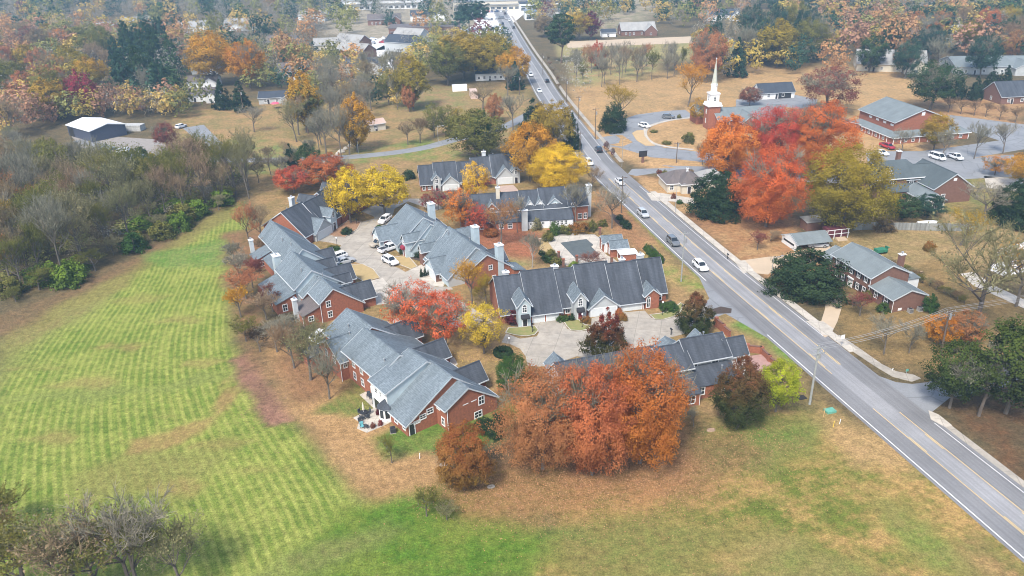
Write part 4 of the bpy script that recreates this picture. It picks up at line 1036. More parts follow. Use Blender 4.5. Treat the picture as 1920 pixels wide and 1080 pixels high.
# --- groups that fill an outline: rejection-sampled positions in the plan
def inside(p, poly):
    c = False; n = len(poly)
    for i in range(n):
        a, b_ = poly[i], poly[(i+1) % n]
        if (a[1] > p[1]) != (b_[1] > p[1]) and p[0] < (b_[0]-a[0])*(p[1]-a[1])/(b_[1]-a[1])+a[0]: c = not c
    return c
KEEP = []     # places kept clear (x, y, r)
def scatter(px, n, pal, hr, wr, gap, seed, label, group, name, cat='tree', clear=1.0):
    rnd = random.Random(seed)
    poly = [tuple(P(*p))[:2] for p in px]
    xs = [p[0] for p in poly]; ys = [p[1] for p in poly]
    out = []; tries = 0
    while len(out) < n and tries < n*60:
        tries += 1
        p = (rnd.uniform(min(xs), max(xs)), rnd.uniform(min(ys), max(ys)))
        if not inside(p, poly): continue
        g = gap * (1 + max(0, p[1]-250)/900)
        if any((p[0]-q[0])**2+(p[1]-q[1])**2 < g*g for q in out): continue
        if any((p[0]-q[0])**2+(p[1]-q[1])**2 < q[2]**2 for q in KEEP): continue
        out.append(p)
    tot = sum(q[2] for q in pal)
    for p in out:
        r = rnd.uniform(0, tot)
        for kind, lf, wt in pal:
            r -= wt
            if r <= 0: break
        h = rnd.uniform(*hr); w = h*rnd.uniform(*wr)
        if kind == 'pine': h *= 1.25; w *= .75
        if kind == 'cedar': w *= .7
        col = {'pine':'green pine','pine_blue':'blue green pine','cedar':'dark evergreen','grey_twig':'bare grey tree','grey_olive':'thin grey olive tree','olive':'olive green tree','olive_gold':'yellow olive tree','gold':'gold tree','orange':'orange tree','rust':'rust tree','rust_orange':'rusty orange tree','dusty_red':'dusty red tree','crimson':'crimson tree','brown':'brown tree','tan':'tan tree','peach':'pale orange tree','lemon':'lemon yellow tree','yellow':'yellow tree','bright_green':'bright green bush','green':'green bush','magnolia':'dark green bush','maroon':'maroon tree','red':'red tree'}[lf]
        if cat == 'shrub': col = col.replace('tree', 'bush')
        size = 'tall' if h > hr[0]+(hr[1]-hr[0])*.72 else ('low' if h < hr[0]+(hr[1]-hr[0])*.3 else ('broad' if w/h > (wr[0]+wr[1])/2 else 'slender'))
        col = size + ' ' + col
        tree(kind, 0, 0, 0, 0, lf, f'{col} {label}', f'{col}s {group}', cat, name, world_pos=(p[0], p[1], 0), h=h, w=w)
SEMI = [('bare','grey_twig',2.6),('bare_leaf','grey_olive',3.6),('bare_leaf','olive',3.2),('bare_leaf','tan',2.2),('bare_leaf','brown',1.6),('bare_leaf','peach',.5),('open','olive',1.3),('bare_leaf','olive_gold',.8)]
scatter([(0,560),(0,345),(70,350),(130,372),(300,372),(400,350),(470,350),(470,372),(360,402),(260,442),(120,522)], 84, SEMI, (12, 19), (.45, .68), 4.6, 5, 'in the woods along the left meadow', 'in the woods along the left meadow', 'woodland_tree')
scatter([(-120,600),(-60,380),(0,330),(0,560)], 10, SEMI, (10, 15), (.62, .9), 6.5, 6, 'in the woods along the left meadow', 'in the woods along the left meadow', 'woodland_tree')
scatter([(0,585),(120,535),(300,452),(440,380),(436,372),(290,440),(110,520),(0,560)], 26, [('brush','olive',2.6),('shrub','green',2.4),('shrub','bright_green',1.6),('brush','grey_olive',2.2),('shrub','olive',1.6)], (3.2, 5.8), (1.0, 1.5), 3.6, 8, 'along the edge of the left meadow woods', 'along the left meadow', 'bush', 'shrub')
tree('shrub', 132, 532, 488, 60, 'bright_green', 'vivid yellow green bush at the edge of the meadow woods', None, 'shrub', name='bush', var=0)
tree('shrub', 262, 430, 405, 60, 'bright_green', 'bright green bank of bush under the bare woods', None, 'shrub', name='bush', var=1)
tree('shrub', 330, 402, 375, 62, 'bright_green', 'bright green bush on the upper meadow edge', None, 'shrub', name='bush', var=2)
tree('round', 5, 425, 330, 66, 'olive_gold', 'yellow olive tree at the near end of the meadow woods', name='woodland_tree', var=1)
tree('open', 176, 335, 282, 44, 'olive_gold', 'yellow tree in the woods below the white roofed barn', name='woodland_tree', var=2)
tree('oval', 300, 345, 284, 52, 'olive_gold', 'yellow and green tree by the lane end', name='woodland_tree', var=0)
tree('oval', 275, 335, 272, 34, 'pine', 'dark green tree beside the yellow tree at the lane end', name='woodland_tree', var=1)
tree('cedar', 548, 322, 264, 30, 'cedar', 'dark evergreen at the start of the creek', name='cedar_tree', var=0)
tree('oval', 578, 325, 266, 42, 'pine', 'round green pine at the start of the creek', name='pine_tree', var=2)
KEEP += [(*tuple(P(x, y))[:2], r) for x, y, r in ((165,248,22),(240,278,16),(345,240,14),(500,188,13),(375,186,12),(378,158,12),(380,132,12),(650,108,16),(650,88,16),(740,90,16),(735,120,14),(755,76,16),(915,145,12),(1190,60,18),(1135,66,10),(1640,118,26),(1830,128,26),(1905,188,16),(1760,76,14),(1455,172,16),(862,168,8),(580,36,14),(712,44,14),(792,36,14),(350,58,14),(515,88,13),(1350,36,14),(605,94,13),(535,146,12),(668,136,12),(888,178,8))]
WARM = [('round','gold',1.8),('round','peach',1.6),('open','dusty_red',.6),('oval','olive_gold',2.4),('bare_leaf','tan',2.0),('round','brown',1.4),('open','orange',1.0),('round','olive',1.6),('oval','crimson',.25)]
scatter([(0,270),(0,110),(60,80),(170,100),(240,130),(240,215),(110,225),(60,260)], 34, WARM, (15, 20), (.7, .95), 8.5, 12, 'in the warm coloured woods behind the barn', 'in the woods behind the barn', 'woodland_tree')
scatter([(225,205),(230,120),(290,95),(335,110),(330,205),(280,215)], 20, [('pine','pine',5),('pine','pine_blue',2),('bare','grey_twig',.6)], (16, 20), (.5, .65), 5.5, 14, 'in the tall stand beside the barn', 'in the stand beside the barn', 'pine_tree')
scatter([(0,350),(0,270),(60,275),(120,295),(230,312),(330,318),(330,350),(130,360)], 22, [('bare_leaf','olive',2),('bare_leaf','grey_olive',2),('bare','grey_twig',2),('open','olive',1),('bare_leaf','tan',1)], (4.5, 7.5), (.7, 1.0), 5.5, 16, 'between the meadow woods and the barn', 'near the barn', 'woodland_tree')
scatter([(440,330),(520,300),(600,300),(560,340),(500,360)], 10, [('brush','grey_twig',2),('bare','tan',2),('brush','tan',2)], (5, 8), (.7, .9), 6, 18, 'in the thicket beside the lane', 'in the thicket beside the lane', 'thicket_tree')
scatter([(590,150),(760,150),(760,200),(720,215),(600,200)], 20, [('bare','grey_twig',4),('bare_leaf','grey_olive',2),('bare_leaf','tan',1.5),('open','olive',1),('oval','gold',.7)], (11, 16), (.55, .8), 9, 20, 'in the hedgerow behind the cream shed', 'behind the cream shed', 'hedgerow_tree')
scatter([(1070,152),(1075,128),(1240,120),(1310,118),(1300,148),(1200,158),(1110,170)], 30, [('bare','grey_twig',5),('bare','tan',2.5),('bare_leaf','peach',1.3),('brush','olive',1.5)], (11, 16), (.42, .6), 6, 22, 'in the hedgerow across the church meadow', 'across the church meadow', 'hedgerow_tree')
scatter([(1310,165),(1320,95),(1480,80),(1560,100),(1560,120),(1440,140),(1380,150)], 22, [('round','pine_blue',2.2),('oval','olive_gold',1.5),('round','olive',1.5),('bare','grey_twig',1.3),('round','peach',1.0),('cedar','pine_blue',1.6)], (17, 24), (.6, .8), 10, 24, 'in the woods behind the church', 'behind the church', 'woodland_tree')
scatter([(1560,110),(1700,80),(1900,60),(1920,140),(1800,150),(1700,150),(1600,140)], 24, [('round','olive_gold',1.6),('round','pine_blue',2.0),('bare','grey_twig',1.6),('oval','pine',1.6),('round','peach',1.2),('round','rust',.7),('bare_leaf','brown',1)], (14, 20), (.6, .85), 11, 26, 'in the woods behind the church hall', 'behind the church hall', 'woodland_tree')
scatter([(545,275),(540,215),(640,195),(700,212),(665,285),(600,300)], 14, [('bare','grey_twig',3),('bare_leaf','tan',1.5),('bare_leaf','grey_olive',1.5)], (11, 16), (.5, .7), 5.5, 31, 'on the creek bank beside the lane', 'on the creek bank', 'creek_tree')
# --- the far woods: one mass of crowns reaching to the edge of sight
FAR_PAL = {'gold':(.46,.33,.10),'olive_gold':(.38,.29,.07),'rust':(.32,.18,.11),'orange':(.40,.225,.10),'dusty_red':(.25,.12,.09),'grey':(.27,.255,.215),'tan':(.30,.25,.17),'pine':(.05,.085,.035),'pine_blue':(.042,.08,.05),'olive':(.22,.215,.07),'maroon':(.17,.07,.07)}
def far_woods():
    rng = np.random.default_rng(42)
    protos = {}
    for k, (prof, cb, a, ncl, nlf, size) in {'round':('round',.15,.42,42,11,.058),'oval':('oval',.12,.34,38,11,.056),'cone':('cone',.05,.28,38,11,.052),'bare':('vase',.15,.38,48,9,.024)}.items():
        protos[k] = [crown(500+i, prof, cb, a, ncl, nlf, size, clr=.13, fill=.35)[:4] + (a,) for i in range(4)]
    Vs, cols, vr, n = [], [], [], 0
    clear = [[tuple(P(*p))[:2] for p in pl] for pl in (
        [(1040,60),(1420,55),(1440,100),(1300,120),(1050,125)], [(885,-8),(1005,-8),(1000,40),(1040,120),(985,120),(960,80),(760,98),(690,100),(685,78),(870,68)],
        [(380,195),(1000,150),(1000,260),(380,300)], [(1050,110),(1300,112),(1320,170),(1090,180)], [(1560,150),(1920,150),(1920,340),(1100,340),(1090,170)],
        [(0,600),(0,75),(240,90),(340,100),(350,300),(480,340),(470,460),(200,560)], [(350,140),(560,150),(560,200),(350,200)], [(680,60),(765,55),(765,165),(690,165)],
        [(150,45),(215,45),(215,70),(150,70)],[(620,70),(690,70),(690,120),(620,120)],[(1150,28),(1240,28),(1240,60),(1150,60)])]
    placed = []
    tries = 0
    while len(placed) < 1250 and tries < 60000:
        tries += 1
        y = 300 + 680*rng.random()**.8
        xl = -.63*y - 25; xr = .63*y + 25
        x = rng.uniform(xl, xr)
        if any(inside((x, y), c) for c in clear) or any((x-q[0])**2+(y-q[1])**2 < q[2]**2 for q in KEEP): continue
        if y < 330 and -150 < x < 140: continue
        rx = np.interp(y, [p.y for p in MID], [p.x for p in MID])
        if abs(x-rx) < 9 + .004*y: continue
        g = 6.5 + y*.005
        if any(abs(x-q[0]) < g and abs(y-q[1]) < g and (x-q[0])**2+(y-q[1])**2 < g*g for q in placed[-600:]): continue
        if any((x-t[0])**2+(y-t[1])**2 < (t[2]*.4+3)**2 for t in TREES): continue
        placed.append((x, y))
        right = x > 60
        pal = (['olive_gold','gold','pine_blue','pine','grey','grey','olive','pine_blue','olive','pine','orange','olive'] if right else ['grey','grey','grey','grey','gold','orange','olive','tan','pine_blue','olive','pine','olive','pine_blue','grey','grey','grey'])
        c = pal[rng.integers(len(pal))]
        if rng.random() < .006: c = 'maroon'
        kind = 'cone' if (c.startswith('pine') and rng.random() < .55) else ('bare' if c in ('grey', 'tan') else ('oval' if rng.random() < .4 else 'round'))
        V, F, var, ht, a = protos[kind][rng.integers(4)]
        h = rng.uniform(12, 19) * (1.15 if c.startswith('pine') else 1); w = h*rng.uniform(.6, .9)
        an = rng.uniform(0, 6.28); ca, sa = math.cos(an), math.sin(an); s = w/(2*a)
        W = np.c_[(V[:, 0]*ca-V[:, 1]*sa)*s+x, (V[:, 0]*sa+V[:, 1]*ca)*s+y, V[:, 2]*h]
        Vs.append(W); cols.append(np.array(FAR_PAL[c])[None]*(rng.uniform(.9, 1.4)*(.72+.56*var))[:, None])
    def add(x, y, c, kind, h, w):
        V, F, var, ht, a = protos[kind][rng.integers(4)]
        an = rng.uniform(0, 6.28); ca, sa = math.cos(an), math.sin(an); s = w/(2*a)
        Vs.append(np.c_[(V[:, 0]*ca-V[:, 1]*sa)*s+x, (V[:, 0]*sa+V[:, 1]*ca)*s+y, V[:, 2]*h]); cols.append(np.array(FAR_PAL[c])[None]*(rng.uniform(.9, 1.4)*(.72+.56*var))[:, None])
    for px, n, g, pal, hr in (([(-40,275),(-40,50),(120,55),(345,85),(345,150),(225,120),(220,215),(110,228),(60,262)], 150, 6.0, ['gold','tan','olive_gold','orange','grey','grey','olive','tan','olive','rust'], (12, 18)),
                              ([(40,245),(95,215),(240,205),(345,200),(345,222),(215,230),(110,232),(70,255)], 46, 4.5, ['tan','olive','gold','grey','rust','olive_gold'], (9, 14)),
                              ([(240,212),(250,130),(335,110),(335,205)], 26, 5.0, ['pine','pine_blue','pine','grey'], (13, 19)),
                              ([(340,140),(345,85),(620,85),(690,120),(770,150),(770,205),(690,205),(590,195),(560,170),(480,170),(460,140)], 120, 6.5, ['grey','grey','tan','grey','tan','olive','orange','pine_blue','gold'], (9, 14)),
                              ([(770,85),(960,92),(965,130),(890,125),(800,150),(770,140)], 40, 6.5, ['olive_gold','grey','olive','tan'], (11, 15)),
                              ([(1310,160),(1310,80),(1600,40),(1960,20),(1960,150),(1800,130),(1600,105),(1560,120),(1400,145)], 150, 8.0, ['olive_gold','pine_blue','pine','grey','orange','olive','rust','tan','gold'], (13, 20)),
                              ([(1010,60),(1050,62),(1050,85),(1150,62),(1150,30),(1010,20)], 24, 8.0, ['olive','grey','gold','pine_blue','tan'], (11, 15)),
                              ([(-60,560),(-60,330),(120,310),(330,318),(455,340),(440,368),(300,420),(110,505)], 150, 4.0, ['tan','olive','grey','olive'], (2.5, 5.5))):
        poly = [tuple(P(*p))[:2] for p in px]; xs = [p[0] for p in poly]; ys = [p[1] for p in poly]; got = []; t = 0
        while len(got) < n and t < n*50:
            t += 1; x, y = rng.uniform(min(xs), max(xs)), rng.uniform(min(ys), max(ys))
            if not inside((x, y), poly) or any((x-q[0])**2+(y-q[1])**2 < g*g for q in got): continue
            if any((x-q[0])**2+(y-q[1])**2 < q[2]**2 for q in KEEP) or any((x-q[0])**2+(y-q[1])**2 < (q[2]*.3)**2 for q in TREES if hr[0] > 6): continue
            rx = np.interp(y, [p.y for p in MID], [p.x for p in MID])
            if abs(x-rx) < 11: continue
            got.append((x, y)); c = pal[rng.integers(len(pal))]; h = rng.uniform(*hr)
            add(x, y, c, 'cone' if c.startswith('pine') and rng.random() < .5 else ('bare' if c in ('grey', 'tan') else ('oval' if rng.random() < .4 else 'round')), h, h*(rng.uniform(.65, .95) if hr[0] > 6 else rng.uniform(1.0, 1.5)))
    V = np.vstack(Vs); C = np.vstack(cols)
    me = np_mesh('far_woods', V, np.arange(len(V)).reshape(-1, 4), {'col': C})
    m, nt, N, L, bs = new_mat('far_leaves'); N.remove(bs)
    at = N.new('ShaderNodeAttribute'); at.attribute_name = 'col'
    df = N.new('ShaderNodeBsdfDiffuse'); tl = N.new('ShaderNodeBsdfTranslucent'); ms = N.new('ShaderNodeMixShader'); ms.inputs[0].default_value = .3
    L.new(at.outputs[0], df.inputs[0]); L.new(at.outputs[0], tl.inputs[0]); L.new(df.outputs[0], ms.inputs[1]); L.new(tl.outputs[0], ms.inputs[2]); L.new(ms.outputs[0], N['Material Output'].inputs[0])
    me.materials.append(m)
    tag(link('far_woods', me), 'hazy mixed autumn woods filling the distance behind the town', 'woods', kind='stuff')
# ================================================================== buildings
class Bld:
    """a building in its own frame: u along the first axis, v to its left, z up"""
    def __init__(s, name, origin, deg, label, cat='house', group=None):
        s.root = empty(name, (origin[0], origin[1], 0), R(deg))
        tag(s.root, label, cat, group)
    def block(s, u0, u1, v0, v1, ze0, ze1, zr, r=None, axis='u', wall=BRICK, roof=ROOF_DARK, gable=None, oh=.35, z0=-.05, trim=None, rake=.25, rname='roof'):
        """walls with a two-slope roof; ridge along axis at cross position r; ze0/ze1 eave heights at the low/high side"""
        sw = (lambda a, c, z: (a, c, z)) if axis == 'u' else (lambda a, c, z: (c, a, z))
        a0, a1, c0, c1 = (u0, u1, v0, v1) if axis == 'u' else (v0, v1, u0, u1)
        r = (c0+c1)/2 if r is None else r
        flip = axis != 'u'
        def F(mb, pts, mi=0, uv=None):
            pts = [sw(*p) for p in pts]
            if flip: pts = pts[::-1]; uv = uv[::-1] if uv else None
            mb.face(pts, mi, uv)
        w = MB()
        for a, rev in ((a0, True), (a1, False)):
            q = [(a, c0, z0), (a, c1, z0), (a, c1, ze1-.04), (a, r, zr-.04), (a, c0, ze0-.04)]
            F(w, q[::-1] if rev else q, 1)
        F(w, [(a0, c0, z0), (a1, c0, z0), (a1, c0, ze0-.04), (a0, c0, ze0-.04)])
        F(w, [(a1, c1, z0), (a0, c1, z0), (a0, c1, ze1-.04), (a1, c1, ze1-.04)])
        F(w, [(a0, c0, ze0-.04), (a1, c0, ze0-.04), (a1, r, zr-.04), (a0, r, zr-.04)])
        F(w, [(a0, r, zr-.04), (a1, r, zr-.04), (a1, c1, ze1-.04), (a0, c1, ze1-.04)])
        w.build('wall', [wall, gable or wall], s.root)
        m, tr = MB(), MB()
        A0, A1, T = a0-rake, a1+rake, .13
        for c, ze, sg in ((c0, ze0, -1), (c1, ze1, 1)):
            sl = (zr-ze)/max(abs(r-c), .05); ln = math.hypot(abs(r-c)+oh, sl*(abs(r-c)+oh))
            ce, zz = c+sg*oh, ze-sl*oh
            top = [(A0, ce, zz+T), (A1, ce, zz+T), (A1, r, zr+T), (A0, r, zr+T)]
            uv = [(A0, ln), (A1, ln), (A1, 0), (A0, 0)]
            F(m, top if sg < 0 else top[::-1], 0, uv if sg < 0 else uv[::-1])
            bot = [(A0, ce, zz), (A1, ce, zz), (A1, r, zr), (A0, r, zr)]
            F(m, bot[::-1] if sg < 0 else bot)
            F(m, [(A0, ce, zz), (A1, ce, zz), (A1, ce, zz+T), (A0, ce, zz+T)] if sg < 0 else [(A1, ce, zz), (A0, ce, zz), (A0, ce, zz+T), (A1, ce, zz+T)])
            for a, q in ((A0, 1), (A1, -1)):
                f = [(a, ce, zz), (a, ce, zz+T), (a, r, zr+T), (a, r, zr)]
                F(m, f if sg*q > 0 else f[::-1])
            # gutter and rake boards
            e0, e1 = (A0-.02, A1+.02)
            lo, hi = sorted((ce+sg*.004, ce+sg*.12))
            tr.box(sw(e0, lo, zz-.06), sw(e1, hi, zz+T-.03))
            for a in (A0-.045, A1+.005):
                d = .03
                q = [(a, ce, zz-.12), (a+d, ce, zz-.12), (a+d, ce, zz+T+.02), (a, ce, zz+T+.02)]
                p = [(a, r, zr-.12), (a+d, r, zr-.12), (a+d, r, zr+T+.02), (a, r, zr+T+.02)]
                for i in range(4):
                    j = (i+1) % 4
                    F(tr, [q[i], q[j], p[j], p[i]])
        ro = m.build(rname, roof, s.root)
        tr.build('fascia', trim or TRIM_G, ro)
        rc = MB(); rc.box(sw(A0, r-.14, zr+T-.03), sw(A1, r+.14, zr+T+.03)); rc.build('ridge_cap', roof, ro)
        return ro
    def hip(s, u0, u1, v0, v1, ze, zr, r0, r1, axis='u', wall=BRICK, roof=ROOF_DARK, oh=.4, z0=-.05, walls=True):
        """hipped roof, ridge from r0 to r1 along axis"""
        sw = (lambda a, c, z: (a, c, z)) if axis == 'u' else (lambda a, c, z: (c, a, z))
        a0, a1, c0, c1 = (u0, u1, v0, v1) if axis == 'u' else (v0, v1, u0, u1)
        if walls:
            w = MB(); w.box((u0, v0, z0), (u1, v1, ze)); w.build('wall', wall, s.root)
        c = (c0+c1)/2; m = MB(); T = .12
        A0, A1, C0, C1 = a0-oh, a1+oh, c0-oh, c1+oh
        z = ze + .02
        def F(p, uv=None): m.face([sw(*q) for q in (p if axis == 'u' else p[::-1])], 0, (uv if axis == 'u' or not uv else uv[::-1]))
        ln = math.hypot(C1-c, zr-ze)
        F([(A0,C0,z+T),(A1,C0,z+T),(r1,c,zr+T),(r0,c,zr+T)], [(A0,ln),(A1,ln),(r1,0),(r0,0)])
        F([(A1,C1,z+T),(A0,C1,z+T),(r0,c,zr+T),(r1,c,zr+T)], [(A1,ln),(A0,ln),(r0,0),(r1,0)])
        F([(A0,C1,z+T),(A0,C0,z+T),(r0,c,zr+T)], [(C1,ln),(C0,ln),(c,0)])
        F([(A1,C0,z+T),(A1,C1,z+T),(r1,c,zr+T)], [(C0,ln),(C1,ln),(c,0)])
        F([(A0,C0,z),(A0,C1,z),(A1,C1,z),(A1,C0,z)])
        ro = m.build('roof', roof, s.root)
        f = MB(); d = .05
        for a, b_ in (((A0-d,C0-d),(A1+d,C0)),((A0-d,C1),(A1+d,C1+d)),((A0-d,C0),(A0,C1)),((A1,C0),(A1+d,C1))):
            f.box(sw(a[0],a[1],z-.08), sw(b_[0],b_[1],z+T+.02))
        f.build('fascia', TRIM, ro)
        return ro
    def shed(s, u0, u1, v0, v1, z_v0, z_v1, wall=BRICK, roof=ROOF_DARK, z0=-.05, oh=.2):
        """single slope falling along v"""
        w = MB()
        b_ = [(u0,v0,z0),(u1,v0,z0),(u1,v1,z0),(u0,v1,z0)]; t = [(u0,v0,z_v0),(u1,v0,z_v0),(u1,v1,z_v1),(u0,v1,z_v1)]
        for i in range(4):
            j = (i+1) % 4; w.face([b_[i], b_[j], t[j], t[i]])
        w.face(t); w.build('wall', wall, s.root)
        sl = (z_v1-z_v0)/(v1-v0); m = MB(); T = .12
        q = [(u0-oh,v0-oh,z_v0-sl*oh),(u1+oh,v0-oh,z_v0-sl*oh),(u1+oh,v1+oh,z_v1+sl*oh),(u0-oh,v1+oh,z_v1+sl*oh)]
        tq = [(x,y,z+T) for x,y,z in q]; q = [(x,y,z+.01) for x,y,z in q]
        m.face(tq); m.face(q[::-1])
        for i in range(4):
            j = (i+1) % 4; m.face([q[i], q[j], tq[j], tq[i]])
        return m.build('roof', roof, s.root)
    def box(s, name, a, b_, mat, parent=None):
        m = MB(); m.box(a, b_); return m.build(name, mat, parent or s.root)
    def chimney(s, u, v, w, d, z0, z1, mat=SIDING, cap=TRIM):
        if mat is SIDING_W: mat = CHIM
        w, d = w*.9, d*.9
        o = s.box('chimney', (u-w/2, v-d/2, z0), (u+w/2, v+d/2, z1), mat)
        m = MB(); m.box((u-w/2-.12, v-d/2-.12, z1), (u+w/2+.12, v+d/2+.12, z1+.14)); m.build('cap', cap, o)
        m = MB(); m.lathe([(.16, z1+.14), (.16, z1+.5), (.24, z1+.5), (.24, z1+.6), (0, z1+.62)], 8, (u, v)); m.build('flue', METAL, o)
        return o
    def _mat(s, side, plane, along):
        """frame on a wall: x along the wall, y outward"""
        rz = {'v-': 0, 'u+': 90, 'v+': 180, 'u-': -90}[side]
        loc = (along, plane) if side[0] == 'v' else (plane, along)
        return Matrix.Translation((loc[0], loc[1], 0)) @ Matrix.Rotation(R(rz), 4, 'Z')
    def _put(s, name, mesh, side, plane, along, z, parent=None):
        o = bpy.data.objects.new(name, mesh); COL.objects.link(o); o.parent = parent or s.root
        o.matrix_local = s._mat(side, plane, along) @ Matrix.Translation((0, 0, z))
        return o
    def window(s, side, plane, along, z, w=1.0, h=1.4, shutter=False, arch=False):
        k = ('win', round(w, 2), round(h, 2), arch)
        if k not in MESHC:
            f = MB(); t = .12; y0, y1 = -.07, .03
            f.box((-w/2-t, y0, -t*1.4), (w/2+t, .01+.06, 0)); f.box((-w/2-t, y0, h), (w/2+t, y1, h+t))
            f.box((-w/2-t, y0, 0), (-w/2, y1, h)); f.box((w/2, y0, 0), (w/2+t, y1, h))
            f.box((-w/2, y0+.02, h*.5-.035), (w/2, y1, h*.5+.035)); f.box((-.03, y0+.03, 0), (.03, y1, h))
            if arch:
                for i in range(8):
                    a0, a1 = math.pi*i/8, math.pi*(i+1)/8
                    f.face([(w/2*math.cos(a0), -.045, h+t+w/2*math.sin(a0)), ((w/2+t)*math.cos(a0), -.045, h+t+(w/2+t)*math.sin(a0)), ((w/2+t)*math.cos(a1), -.045, h+t+(w/2+t)*math.sin(a1)), (w/2*math.cos(a1), -.045, h+t+w/2*math.sin(a1))])
            g = MB(); g.box((-w/2, -.02, 0), (w/2, .0, h))
            if arch:
                g.face([(w/2*math.cos(math.pi*i/8), -.03, h+t+w/2*math.sin(math.pi*i/8)) for i in range(9)])
            MESHC[k] = (f.mesh('window', TRIM), g.mesh('pane', GLASS))
        o = s._put('window', MESHC[k][0], side, plane, along, z)
        link('pane', MESHC[k][1], o)
        if shutter:
            k2 = ('sh', round(h, 2))
            if k2 not in MESHC:
                m = MB(); m.box((-.2, -.06, 0), (.2, -.005, h+.1)); MESHC[k2] = m.mesh('shutter', BLACKMETAL)
            for sg in (-1, 1):
                q = link('shutter', MESHC[k2], o); q.location = (sg*(w/2+.36), 0, 0)
        return o
    def door(s, side, plane, along, w=1.0, h=2.1, mat=None, frame=TRIM, z=0):
        mat = mat or DOORDARK
        k = ('door', w, h, mat.name)
        if k not in MESHC:
            f = MB(); t = .12
            f.box((-w/2-t, -.08, 0), (-w/2, .03, h)); f.box((w/2, -.08, 0), (w/2+t, .03, h)); f.box((-w/2-t, -.08, h), (w/2+t, .03, h+t))
            g = MB(); g.box((-w/2, -.03, 0), (w/2, 0, h))
            for zz in (.25, h*.55): g.box((-w*.36, -.045, zz), (-.04, -.03, zz+h*.34)); g.box((.04, -.045, zz), (w*.36, -.03, zz+h*.34))
            kb = MB(); kb.tube((w*.4, -.03, 1.0), (w*.4, -.11, 1.0), .04, .04, 6)
            MESHC[k] = (f.mesh('door_frame', frame), g.mesh('door', mat), kb.mesh('handle', METAL))
        o = s._put('door', MESHC[k][1], side, plane, along, z)
        link('door_frame', MESHC[k][0], o); link('handle', MESHC[k][2], o)
        return o
    def garage(s, side, plane, along, w, h=2.0, mat=None):
        mat = mat or GARAGE
        k = ('gar', round(w, 2), round(h, 2), mat.name)
        if k not in MESHC:
            f = MB(); t = .16
            f.box((-w/2-t, -.06, 0), (-w/2, .03, h)); f.box((w/2, -.06, 0), (w/2+t, .03, h)); f.box((-w/2-t, -.06, h), (w/2+t, .03, h+t))
            p = MB(); n = 4
            p.box((-w/2, -.005, 0), (w/2, .02, h-.01))
            for i in range(n): p.box((-w/2+.01, -.035, h*i/n+.02), (w/2-.01, -.005, h*(i+1)/n-.03))
            MESHC[k] = (f.mesh('door_frame', TRIM), p.mesh('garage_door', mat))
        o = s._put('garage_door', MESHC[k][1], side, plane, along, 0)
        link('door_frame', MESHC[k][0], o)
        return o
    def downspout(s, u, v, z1, z0=0):
        m = MB(); m.tube((u, v, z0), (u, v, z1), .055, .055, 6); return m.build('downspout', TRIM, s.root)
    def vent(s, u, v, z, tall=.35):
        m = MB(); m.lathe([(.09, z-.3), (.09, z+tall), (.17, z+tall), (.17, z+tall+.12), (0, z+tall+.16)], 8, (u, v)); return m.build('roof_vent', METAL, s.root)
    def awning(s, side, plane, along, z, w, mat):
        m = MB(); n = 6
        for i in range(n):
            a0, a1 = math.pi/2*i/n, math.pi/2*(i+1)/n
            q = [(-w/2, -.75*math.sin(a0), z+.7*math.cos(a0)), (w/2, -.75*math.sin(a0), z+.7*math.cos(a0)), (w/2, -.75*math.sin(a1), z+.7*math.cos(a1)), (-w/2, -.75*math.sin(a1), z+.7*math.cos(a1))]
            m.face(q); m.face([(x, y+.03, zz-.03) for x, y, zz in q][::-1])
        for x in (-w/2, w/2): m.face([(x, 0, z)] + [(x, -.75*math.sin(math.pi/2*i/n), z+.7*math.cos(math.pi/2*i/n)) for i in range(n+1)])
        return s._put('awning', m.mesh('awning', mat), side, plane, along, 0)
    def dormer(s, u, v_front, v_back, w, ze, zr, side='v-', wall=SIDING, roof=ROOF_BLUE, z0=None, arch=True, win=(.75, .95), zw=None, oh=.3):
        """gabled dormer or entry tower whose ridge runs away from its face"""
        lo, hi = sorted((v_front, v_back))
        s.block(u-w/2, u+w/2, lo, hi, ze, ze, zr, axis='v', wall=wall, roof=roof, oh=oh, z0=ze-1.6 if z0 is None else z0, rname='dormer_roof')
        s.window(side, v_front, u, zw if zw is not None else ze-.75, win[0], win[1], arch=arch)
MESHC = {}
CHIM = plain('pale_chimney_siding', (.50, .53, .54), .6, .12, .8)
# --- patio townhouse row, nearest the meadow
b = Bld('townhouse_row', (-10.28, 98.07), -53, 'long red brick townhouse row with blue grey roof and a back patio', 'townhouse', 'townhouse rows of the estate')
RB = ROOF_BLUE
b.block(-3.4, 0, 0, 9.3, 3.9, 2.4, 6.1, 4.0, roof=RB)
b.block(-8.3, -2.7, -5.3, 9.0, 2.1, 2.4, 7.3, 2.9, roof=RB, rake=.3)
b.block(-13.2, -8.2, -5.35, 9.2, 5.0, 2.4, 7.75, 2.0, wall=SIDING_W, gable=SIDING, roof=RB)
b.block(-24.6, -13.0, -4.3, 9.0, 4.9, 2.4, 7.5, -.05, roof=RB, gable=SIDING)
b.block(-33.2, -24.4, -3.6, 8.4, 4.6, 2.4, 7.5, 1.1, roof=RB)
b.block(-31.6, -23.3, -5.7, 0, 3.7, 3.7, 5.9, -27.6, axis='v', roof=RB)
b.block(-29.3, -24.9, 3.5, 11.0, 2.5, 2.5, 4.9, axis='v', roof=ROOF_DARK)
b.block(-9.4, -5.4, 4.5, 11.2, 2.5, 2.5, 4.6, axis='v', roof=ROOF_DARK)
b.block(-19.5, -15.5, 4.5, 10.8, 2.5, 2.5, 4.7, axis='v', roof=ROOF_DARK)
b.shed(-33.5, -30.2, -8.2, -3.7, 2.2, 2.9, roof=ROOF_DARK)
